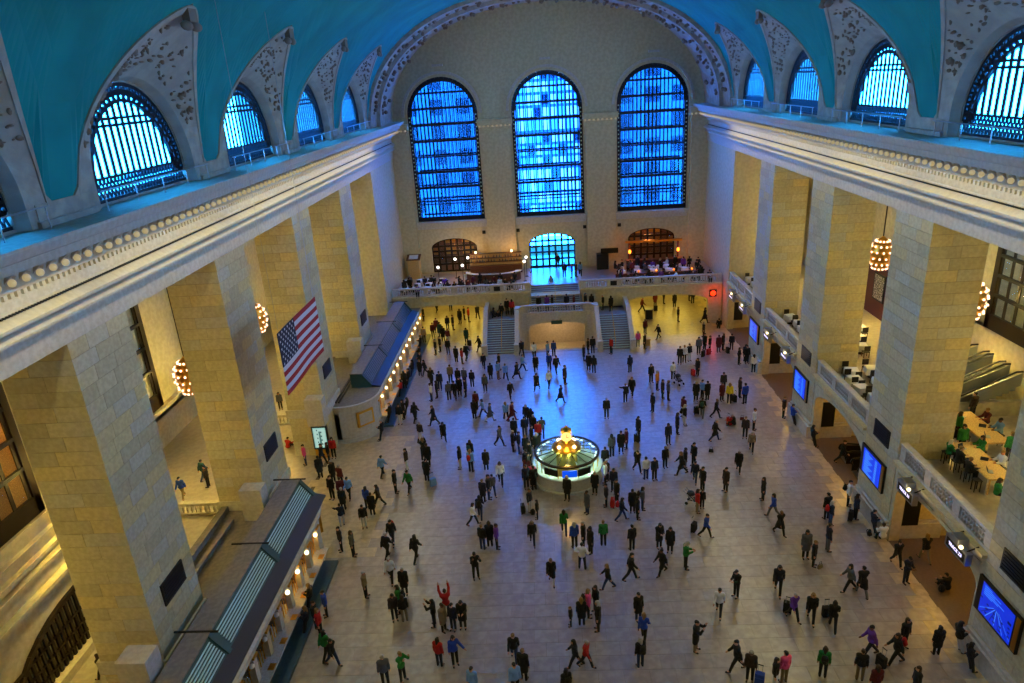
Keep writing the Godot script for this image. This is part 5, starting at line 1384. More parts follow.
# ---------- people: one continuous body for each pose, clothing as parts ----------
func bone(a: Vector3, b: Vector3, ra: float, rb: float) -> Array: return [a, b, ra, rb]

func pose_joints(p: Dictionary) -> Dictionary:
	var j := {}
	var lean: float = p.get("lean", 0.0)
	var low := 9.0
	for s in [-1, 1]:
		var n := "l" if s > 0 else "r"
		var sw: float = p.get("leg_" + n, [0.0, 0.0])[0]; var kb: float = p.get("leg_" + n, [0.0, 0.0])[1]
		var spread: float = p.get("spread", 0.02)
		var hip := Vector3(s * 0.095, 0.93, 0)
		var knee := hip + Vector3(s * spread, -cos(sw), sin(sw)).normalized() * 0.43
		var ank := knee + Vector3(s * spread * 0.5, -cos(sw - kb), sin(sw - kb)).normalized() * 0.42
		var toe := ank + Basis(Vector3.RIGHT, clampf(kb - sw, -0.2, 1.0) * (0.6 if not p.has("sit") else 0.0)) * Vector3(s * 0.02, -0.045, 0.16)
		if p.has("floor_sit"): toe = ank + Vector3(0, 0.1, 0.08)
		j["hip_" + n] = hip; j["knee_" + n] = knee; j["ank_" + n] = ank; j["toe_" + n] = toe
		low = minf(low, minf(ank.y - 0.085, toe.y - 0.04))
	if p.has("floor_sit"): low = 0.93 - 0.13
	var up := Basis(Vector3.RIGHT, lean)
	var base := Vector3(0, 0.93, 0)
	j["pelvis"] = base; j["waist"] = base + up * Vector3(0, 0.16, 0); j["chest"] = base + up * Vector3(0, 0.38, 0); j["neck"] = base + up * Vector3(0, 0.53, 0.01)
	var hd: float = p.get("nod", 0.0)
	j["head"] = j["neck"] + Basis(Vector3.RIGHT, lean + hd) * Vector3(0, 0.15, 0.02)
	j["face"] = Basis(Vector3.RIGHT, lean + hd)
	for s in [-1, 1]:
		var n := "l" if s > 0 else "r"
		var a: Array = p.get("arm_" + n, [0.0, 0.14, 0.15, 0.0])     # swing, lift to the side, elbow bend, inward turn
		var sh: Vector3 = base + up * Vector3(s * 0.175, 0.47, 0)
		var d := Vector3(s * sin(a[1]), -cos(a[0]) * cos(a[1]), sin(a[0]) * cos(a[1]))
		var el: Vector3 = sh + d * 0.29
		var fa: float = a[0] + a[2]
		var fd := Vector3(s * (sin(a[1]) * 0.6 - a[3]), -cos(fa), sin(fa)).normalized()
		var wr := el + fd * 0.25
		j["sh_" + n] = sh; j["el_" + n] = el; j["wr_" + n] = wr; j["hand_" + n] = wr + fd * 0.09; j["fd_" + n] = fd
	for k in j:
		if j[k] is Vector3 and not k.begins_with("fd"): j[k] -= Vector3(0, low, 0)
	return j

func raster(bones: Array, cell: float, k: float) -> Dictionary:
	var lo := Vector3.ONE * 99.0; var hi := -lo
	for b in bones:
		var r := Vector3.ONE * (maxf(b[2], b[3]) + cell * 2.5)
		lo = lo.min(b[0] - r).min(b[1] - r); hi = hi.max(b[0] + r).max(b[1] + r)
	var nx := int((hi.x - lo.x) / cell) + 2; var ny := int((hi.y - lo.y) / cell) + 2; var nz := int((hi.z - lo.z) / cell) + 2
	var f := PackedFloat32Array(); f.resize(nx * ny * nz); f.fill(1.0)
	for b in bones:
		var a: Vector3 = b[0]; var d: Vector3 = b[1] - b[0]
		var dd := maxf(d.length_squared(), 1e-6)
		var ra: float = b[2]; var rb: float = b[3]
		var m := maxf(ra, rb) + cell * 2.2 + k
		var l0 := ((a.min(b[1]) - Vector3.ONE * m - lo) / cell).floor().max(Vector3.ZERO); var h0 := ((a.max(b[1]) + Vector3.ONE * m - lo) / cell).ceil()
		for iy in range(int(l0.y), mini(ny - 1, int(h0.y)) + 1):
			for iz in range(int(l0.z), mini(nz - 1, int(h0.z)) + 1):
				var at := (iy * nz + iz) * nx
				for ix in range(int(l0.x), mini(nx - 1, int(h0.x)) + 1):
					var q := lo + Vector3(ix, iy, iz) * cell - a
					var t := clampf(q.dot(d) / dd, 0.0, 1.0)
					var v := (q - d * t).length() - lerpf(ra, rb, t)
					var o := f[at + ix]
					var h := maxf(k - absf(o - v), 0.0) / k
					f[at + ix] = minf(o, v) - h * h * k * 0.25
	return {"f": f, "nx": nx, "ny": ny, "nz": nz, "lo": lo, "cell": cell}

func nets(g: Dictionary, vv: PackedVector3Array, nn: PackedVector3Array, ii: PackedInt32Array) -> void:
	var f: PackedFloat32Array = g.f
	var nx: int = g.nx; var ny: int = g.ny; var nz: int = g.nz
	var ids := {}
	var sy := nx * nz; var sz := nx
	var off := [0, 1, sz, sz + 1, sy, sy + 1, sy + sz, sy + sz + 1]
	var pos := [Vector3(0, 0, 0), Vector3(1, 0, 0), Vector3(0, 0, 1), Vector3(1, 0, 1), Vector3(0, 1, 0), Vector3(1, 1, 0), Vector3(0, 1, 1), Vector3(1, 1, 1)]
	var edges := [[0, 1], [2, 3], [4, 5], [6, 7], [0, 2], [1, 3], [4, 6], [5, 7], [0, 4], [1, 5], [2, 6], [3, 7]]
	var first := vv.size()
	for iy in ny - 1:
		for iz in nz - 1:
			var at := iy * sy + iz * sz
			for ix in nx - 1:
				var c := at + ix
				var a := f[c] < 0.0
				if (f[c + 1] < 0.0) == a and (f[c + sz] < 0.0) == a and (f[c + sz + 1] < 0.0) == a and (f[c + sy] < 0.0) == a and (f[c + sy + 1] < 0.0) == a and (f[c + sy + sz] < 0.0) == a and (f[c + sy + sz + 1] < 0.0) == a: continue
				var sum := Vector3.ZERO; var n := 0
				for e in edges:
					var p := f[c + off[e[0]]]; var q := f[c + off[e[1]]]
					if (p < 0.0) != (q < 0.0):
						sum += pos[e[0]].lerp(pos[e[1]], p / (p - q)); n += 1
				ids[c] = vv.size()
				vv.append(g.lo + (Vector3(ix, iy, iz) + sum / n) * g.cell); nn.append(Vector3.ZERO)
	for c in ids:
		var a := f[c] < 0.0
		for ax in 3:
			var d: int = [1, sz, sy][ax]
			if (f[c + d] < 0.0) == a: continue
			var u: int = [sz, sy, 1][ax]; var w: int = [sy, 1, sz][ax]
			if not (ids.has(c - u) and ids.has(c - w) and ids.has(c - u - w)): continue
			var q := [ids[c], ids[c - u], ids[c - u - w], ids[c - w]]
			var along := Vector3.ZERO; along[[0, 2, 1][ax]] = 1.0 if a else -1.0
			var nrm := (vv[q[2]] - vv[q[0]]).cross(vv[q[1]] - vv[q[0]])
			if nrm.dot(along) < 0.0: q.reverse(); nrm = -nrm
			ii.append_array([q[0], q[1], q[2], q[0], q[2], q[3]])
			for x in q: nn[x] += nrm
	for i in range(first, nn.size()): nn[i] = nn[i].normalized()

func skin_mesh(bones: Array, cell: float, k := 0.03, extra: MB = null) -> ArrayMesh:
	var vv := PackedVector3Array(); var nn := PackedVector3Array(); var ii := PackedInt32Array()
	nets(raster(bones, cell, k), vv, nn, ii)
	if extra:
		for i in extra.v.size():
			ii.append(vv.size()); vv.append(extra.v[i]); nn.append(extra.n[i])
	var a := []; a.resize(Mesh.ARRAY_MAX)
	a[Mesh.ARRAY_VERTEX] = vv; a[Mesh.ARRAY_NORMAL] = nn; a[Mesh.ARRAY_INDEX] = ii
	var m := ArrayMesh.new(); m.add_surface_from_arrays(Mesh.PRIMITIVE_TRIANGLES, a)
	return m

func figure(p: Dictionary) -> Dictionary:
	var j := pose_joints(p)
	var F: Basis = j.face
	var torso := func(g: float) -> Array:
		var o := [bone(j.pelvis + Vector3(-0.07, 0.02, 0), j.pelvis + Vector3(0.07, 0.02, 0), 0.115 + g, 0.115 + g), bone(j.pelvis, j.waist, 0.125 + g, 0.115 + g), bone(j.waist, j.chest, 0.115 + g, 0.13 + g)]
		for n in ["l", "r"]: o.append(bone(j.chest, j.chest.lerp(j["sh_" + n], 0.75), 0.12 + g, 0.09 + g)); o.append(bone(j.waist, j["sh_" + n].lerp(j.chest, 0.5), 0.09 + g, 0.1 + g))
		o.append(bone(j.sh_l, j.sh_r, 0.07 + g, 0.07 + g))
		return o
	var arms := func(g: float, cut: float) -> Array:
		var o := []
		for n in ["l", "r"]: o.append(bone(j["sh_" + n], j["el_" + n], 0.06 + g, 0.046 + g)); o.append(bone(j["el_" + n], j["el_" + n].lerp(j["wr_" + n], cut), 0.046 + g, 0.034 + g * 1.2))
		return o
	var legs := func(g: float, cut: float) -> Array:
		var o := []
		for n in ["l", "r"]: o.append(bone(j["hip_" + n], j["knee_" + n], 0.088 + g, 0.06 + g)); o.append(bone(j["knee_" + n], j["knee_" + n].lerp(j["ank_" + n], cut), 0.06 + g, 0.042 + g * 1.6))
		return o
	var h: Vector3 = j.head
	var body: Array = torso.call(0.0) + arms.call(0.0, 1.0) + legs.call(0.0, 1.0)
	body.append(bone(j.neck, h, 0.055, 0.055)); body.append(bone(h + F * Vector3(0, 0.03, -0.02), h + F * Vector3(0, 0.0, 0.015), 0.092, 0.085)); body.append(bone(h + F * Vector3(0, -0.06, 0.03), h + F * Vector3(0, -0.07, 0.045), 0.055, 0.045))
	body.append(bone(h + F * Vector3(0, 0.0, 0.095), h + F * Vector3(0, -0.02, 0.112), 0.014, 0.018))
	for s in [-1.0, 1.0]: body.append(bone(h + F * Vector3(s * 0.088, 0.01, -0.005), h + F * Vector3(s * 0.094, -0.02, -0.005), 0.02, 0.014))
	for n in ["l", "r"]:
		body.append(bone(j["wr_" + n], j["hand_" + n], 0.034, 0.038)); body.append(bone(j["ank_" + n], j["toe_" + n], 0.045, 0.035))
	var fing := MB.new()
	for n in ["l", "r"]:
		var fd: Vector3 = j["fd_" + n]; var c: Vector3 = j["hand_" + n]
		var side := fd.cross(Vector3.RIGHT).normalized(); var curl := fd.cross(side).normalized() * (1.0 if n == "l" else -1.0)
		for q in 4:
			var o := c + side * (0.027 - q * 0.018)
			fing.tube(PackedVector3Array([o, o + fd * (0.05 + 0.008 * (1 - absf(q - 1.5))), o + fd * 0.075 - curl * 0.02]), 0.009, 4)
		fing.tube(PackedVector3Array([c - fd * 0.05 + side * 0.03, c + side * 0.055 - fd * 0.01, c + side * 0.05 + fd * 0.025]), 0.011, 4)
	var out := {"body": skin_mesh(body, 0.027, 0.03, fing)}
	var jac: Array = torso.call(0.022) + arms.call(0.02, 0.92)
	jac.append(bone(j.neck - Vector3(0, 0.03, 0), j.neck, 0.075, 0.07))
	out["jacket"] = skin_mesh(jac, 0.03, 0.03)
	var coat := jac.duplicate()
	if not p.has("sit") and not p.has("floor_sit"):
		for n in ["l", "r"]: coat.append(bone(j["hip_" + n], j["hip_" + n].lerp(j["knee_" + n], 0.85), 0.13, 0.12))
		coat.append(bone(j.pelvis, (j.knee_l + j.knee_r) / 2 + Vector3(0, 0.06, 0), 0.13, 0.13))
	out["coat"] = skin_mesh(coat, 0.03, 0.04)
	var tro: Array = legs.call(0.012, 0.97)
	tro.append(bone(j.pelvis + Vector3(-0.07, 0, 0), j.pelvis + Vector3(0.07, 0, 0), 0.125, 0.125))
	out["trousers"] = skin_mesh(tro, 0.027, 0.02)
	for n in ["l", "r"]: out["shoe_" + n] = skin_mesh([bone(j["ank_" + n] + Vector3(0, -0.03, -0.02), j["toe_" + n], 0.05, 0.042)], 0.025, 0.01)
	var hr := [bone(h + F * Vector3(0, 0.06, -0.035), h + F * Vector3(0, 0.065, 0.02), 0.093, 0.075), bone(h + F * Vector3(0, 0.0, -0.05), h + F * Vector3(0, -0.03, -0.05), 0.07, 0.05)]
	out["hair"] = skin_mesh(hr, 0.024, 0.02)
	out["long_hair"] = skin_mesh(hr + [bone(h + F * Vector3(0, 0, -0.06), h + F * Vector3(0, -0.2, -0.09), 0.085, 0.06), bone(h + F * Vector3(-0.08, 0.03, -0.02), h + F * Vector3(-0.09, -0.14, 0), 0.04, 0.03), bone(h + F * Vector3(0.08, 0.03, -0.02), h + F * Vector3(0.09, -0.14, 0), 0.04, 0.03)], 0.024, 0.02)
	var fc := MB.new()
	for s in [-1.0, 1.0]:
		fc.box(h + F * Vector3(s * 0.033, 0.012, 0.099), Vector3(0.026, 0.012, 0.012), F); fc.box(h + F * Vector3(s * 0.034, 0.035, 0.1), Vector3(0.036, 0.007, 0.01), F)
	fc.box(h + F * Vector3(0, -0.062, 0.089), Vector3(0.045, 0.009, 0.014), F)
	out["face"] = fc.mesh()
	return out

func crowd() -> void:
	var P := {
		"s": {}, "f": {"arm_l": [0.35, 0.1, 1.3, 0.5], "arm_r": [0.35, 0.1, 1.3, 0.5], "nod": 0.35},
		"w": {"leg_l": [0.42, 0.12], "leg_r": [-0.36, 0.3], "arm_l": [-0.4, 0.12, 0.2, 0.0], "arm_r": [0.4, 0.12, 0.35, 0.0], "lean": 0.06},
		"v": {"leg_l": [-0.36, 0.35], "leg_r": [0.45, 0.15], "arm_l": [0.4, 0.12, 0.35, 0.0], "arm_r": [-0.35, 0.12, 0.2, 0.0], "lean": 0.06},
		"h": {"spread": 0.12, "arm_l": [-0.2, 0.7, 1.0, 0.9], "arm_r": [-0.2, 0.7, 1.0, 0.9]},
		"p": {"arm_l": [1.2, 0.25, 1.5, 0.4], "arm_r": [1.2, 0.25, 1.5, 0.4], "spread": 0.06},
		"u": {"arm_l": [2.5, 0.25, 0.3, 0.2], "arm_r": [2.5, 0.25, 0.3, 0.2], "spread": 0.05},
		"a": {"arm_l": [1.1, 0.5, 0.2, -0.2], "leg_r": [0.15, 0.1]},
		"t": {"floor_sit": true, "leg_l": [2.0, 1.7], "leg_r": [1.8, 1.4], "arm_l": [0.7, 0.2, 0.7, 0.3], "arm_r": [0.7, 0.2, 0.7, 0.3], "lean": 0.15, "nod": 0.3},
		"c": {"sit": true, "leg_l": [1.45, 1.45], "leg_r": [1.45, 1.45], "arm_l": [0.5, 0.15, 1.0, 0.3], "arm_r": [0.5, 0.15, 1.0, 0.3], "nod": 0.15},
		"l": {"lean": -0.14, "leg_l": [0.25, 0.0], "leg_r": [0.3, 0.1], "arm_l": [0.3, 0.1, 1.3, 0.6], "arm_r": [0.3, 0.1, 1.3, 0.6], "nod": 0.3}}
	var fig := {}
	for k in P: fig[k] = figure(P[k])
	var top := {"K": Color(0.035, 0.035, 0.042), "N": Color(0.05, 0.075, 0.16), "G": Color(0.30, 0.31, 0.33), "D": Color(0.17, 0.12, 0.10), "R": Color(0.62, 0.05, 0.06), "W": Color(0.80, 0.82, 0.84), "B": Color(0.42, 0.58, 0.78), "L": Color(0.10, 0.24, 0.62), "Y": Color(0.80, 0.72, 0.10), "P": Color(0.80, 0.28, 0.50), "V": Color(0.36, 0.18, 0.56), "E": Color(0.08, 0.42, 0.16), "O": Color(0.78, 0.46, 0.10), "T": Color(0.46, 0.40, 0.30), "M": Color(0.32, 0.06, 0.09), "C": Color(0.10, 0.26, 0.26)}
	var bot := {"k": Color(0.03, 0.03, 0.036), "j": Color(0.10, 0.17, 0.32), "g": Color(0.34, 0.34, 0.34), "t": Color(0.46, 0.40, 0.30), "w": Color(0.72, 0.72, 0.72), "n": Color(0.05, 0.07, 0.13), "r": Color(0.50, 0.06, 0.10)}
	var cm := {}
	for k in top: cm[k] = mat("cloth_" + k, top[k], 0.85)
	for k in bot: cm[k] = mat("legs_" + k, bot[k], 0.85)
	var skins := [mat("skin_0", Color(0.78, 0.58, 0.47), 0.55), mat("skin_1", Color(0.68, 0.47, 0.36), 0.55), mat("skin_2", Color(0.42, 0.27, 0.19), 0.55)]
	var hairs := [mat("hair_0", Color(0.05, 0.04, 0.035), 0.6), mat("hair_1", Color(0.15, 0.09, 0.05), 0.6), mat("hair_2", Color(0.50, 0.38, 0.20), 0.6), mat("hair_3", Color(0.62, 0.61, 0.60), 0.6)]
	var shoe := mat("shoe_leather", Color(0.04, 0.035, 0.03), 0.5)
	var feat := mat("face_lines", Color(0.14, 0.07, 0.06), 0.6)
	for r in PEOPLE:
		# x, y, z, turn in degrees, pose, top, bottom, outfit (j jacket, c coat), hair (s or l), hair colour, skin, height, label, group
		var g: Dictionary = fig[r[4]]
		var t := thing("person", r[12], "person", Vector3(r[0], r[1], r[2]), deg_to_rad(r[3]), r[13])
		t.scale = Vector3.ONE * r[11]
		var bd := put(g.body, "body", skins[r[10]], t)
		put(g.coat if r[7] == "c" else g.jacket, "coat" if r[7] == "c" else "jacket", cm[r[5]], t)
		put(g.trousers, "trousers", cm[r[6]], t)
		put(g.shoe_l, "shoe", shoe, t); put(g.shoe_r, "shoe", shoe, t)
		put(g.long_hair if r[8] == "l" else g.hair, "hair", hairs[r[9]], t)
		put(g.face, "facial_features", feat, bd)
	# the farthest people, too small and too many to part
	var vv := PackedVector3Array(); var nn := PackedVector3Array(); var cc := PackedColorArray(); var ii := PackedInt32Array()
	for r in FAR_PEOPLE:
		var g: Dictionary = fig[r[4]]
		var xf := Transform3D(Basis(Vector3.UP, deg_to_rad(r[3])).scaled(Vector3.ONE * r[11]), Vector3(r[0], r[1], r[2]))
		for e in [[g.body, skins[r[10]]], [g.coat if r[7] == "c" else g.jacket, cm[r[5]]], [g.trousers, cm[r[6]]], [g.shoe_l, shoe], [g.shoe_r, shoe], [g.long_hair if r[8] == "l" else g.hair, hairs[r[9]]]]:
			var ar: Array = e[0].surface_get_arrays(0)
			var at := vv.size()
			vv.append_array(xf * (ar[Mesh.ARRAY_VERTEX] as PackedVector3Array)); nn.append_array(Transform3D(Basis(Vector3.UP, deg_to_rad(r[3]))) * (ar[Mesh.ARRAY_NORMAL] as PackedVector3Array))
			var col := PackedColorArray(); col.resize(ar[Mesh.ARRAY_VERTEX].size()); col.fill(e[1].albedo_color.srgb_to_linear()); cc.append_array(col)
			for x in ar[Mesh.ARRAY_INDEX]: ii.append(at + x)
	var a := []; a.resize(Mesh.ARRAY_MAX)
	a[Mesh.ARRAY_VERTEX] = vv; a[Mesh.ARRAY_NORMAL] = nn; a[Mesh.ARRAY_COLOR] = cc; a[Mesh.ARRAY_INDEX] = ii
	var m := ArrayMesh.new(); m.add_surface_from_arrays(Mesh.PRIMITIVE_TRIANGLES, a)
	var dm := mat("crowd_cloth", Color.WHITE, 0.85); dm.vertex_color_use_as_albedo = true
	var o := put(m, "distant_crowd", dm, self)
	tag(o, "small far crowd of people round the staircase, far balcony and its passages", "crowd"); o.set_meta("kind", "stuff")
	luggage(cm)

func luggage(cm: Dictionary) -> void:
	var proto := {}
	var p := Node3D.new()
	put(block(Vector3(0.42, 0.58, 0.25)), "shell", null, p, Vector3(0, 0.36, 0))
	put(block(Vector3(0.34, 0.3, 0.04)), "pocket", null, p, Vector3(0, 0.3, 0.14))
	for x in [-0.16, 0.16]:
		put(block(Vector3(0.05, 0.08, 0.08)), "wheel", M.black_metal, p, Vector3(x, 0.04, -0.09)); put(block(Vector3(0.02, 0.4, 0.02)), "handle_tube", M.steel, p, Vector3(x * 0.6, 0.84, -0.1))
	put(block(Vector3(0.24, 0.03, 0.03)), "grip", M.black_metal, p, Vector3(0, 1.04, -0.1))
	proto["suitcase"] = p
	p = Node3D.new()
	var b := MB.new(); b.ball(Vector3(0, 0.24, 0), Vector3(0.17, 0.25, 0.11), 8, 6); part(b, "sack", null, p)
	b = MB.new(); b.ball(Vector3(0, 0.15, 0.09), Vector3(0.12, 0.12, 0.06), 6, 4); part(b, "pocket", null, p)
	b = MB.new(); b.tube(PackedVector3Array([Vector3(-0.1, 0.42, -0.08), Vector3(-0.1, 0.3, -0.16), Vector3(-0.1, 0.06, -0.08)]), 0.02, 4); b.tube(PackedVector3Array([Vector3(0.1, 0.42, -0.08), Vector3(0.1, 0.3, -0.16), Vector3(0.1, 0.06, -0.08)]), 0.02, 4); part(b, "strap", M.black_metal, p)
	proto["backpack"] = p
	p = Node3D.new()
	b = MB.new(); b.prism(PackedVector2Array([Vector2(-0.17, 0), Vector2(0.17, 0), Vector2(0.14, 0.24), Vector2(-0.14, 0.24)]), Transform3D(Basis(), Vector3(0, 0, -0.06)), 0.12); part(b, "pouch", null, p)
	b = MB.new(); b.tube(PackedVector3Array([Vector3(-0.1, 0.24, 0), Vector3(-0.08, 0.42, 0), Vector3(0.08, 0.42, 0), Vector3(0.1, 0.24, 0)]), 0.012, 4); part(b, "strap", M.black_metal, p)
	proto["handbag"] = p
	p = Node3D.new()
	b = MB.new(); b.bar(Vector3(0, 0.2, 0.35), Vector3(0, 1.0, -0.5), 0.03, 0.03); b.bb(-0.25, 0.25, 0.96, 1.0, -0.52, -0.48)
	for x in [-0.24, 0.24]: b.bar(Vector3(x, 0.15, 0.4), Vector3(x, 1.0, -0.5), 0.03, 0.03); b.bar(Vector3(x, 0.15, -0.3), Vector3(x, 0.6, 0.05), 0.03, 0.03)
	part(b, "frame", M.steel, p)
	b = MB.new(); b.bb(-0.2, 0.2, 0.35, 0.45, -0.2, 0.3); b.box(Vector3(0, 0.65, -0.2), Vector3(0.4, 0.5, 0.06), Basis(Vector3.RIGHT, -0.4)); part(b, "seat", M.black_leather, p)
	b = MB.new(); b.lathe(PackedVector2Array([Vector2(0.28, 0), Vector2(0.2, 0.16), Vector2(0.02, 0.24)]), Vector3(0, 0.75, -0.1), 10, 0, TAU); part(b, "hood", M.navy_paint, p)
	for x in [-0.24, 0.24]:
		for z in [-0.3, 0.4]:
			b = MB.new(); b.lathe(PackedVector2Array([Vector2(0, -0.02), Vector2(0.11, -0.02), Vector2(0.11, 0.02), Vector2(0, 0.02)]), Vector3.ZERO, 10)
			part(b, "wheel", M.black_metal, p, Vector3(x, 0.11, z)).rotation.z = PI / 2
	proto["stroller"] = p
	for r in BAGS:
		# kind, x, y, z, turn, colour, label
		var o: Node3D = proto[r[0]].duplicate()
		o.name = numbered(r[0]); add_child(o); o.position = Vector3(r[1], r[2], r[3]); o.rotation.y = deg_to_rad(r[4])
		for c in o.get_children():
			if c.material_override == null: c.material_override = cm[r[5]]
		tag(o, r[6], "stroller" if r[0] == "stroller" else "bag" if r[0] != "suitcase" else "suitcase", r[0] + "s in the hall")

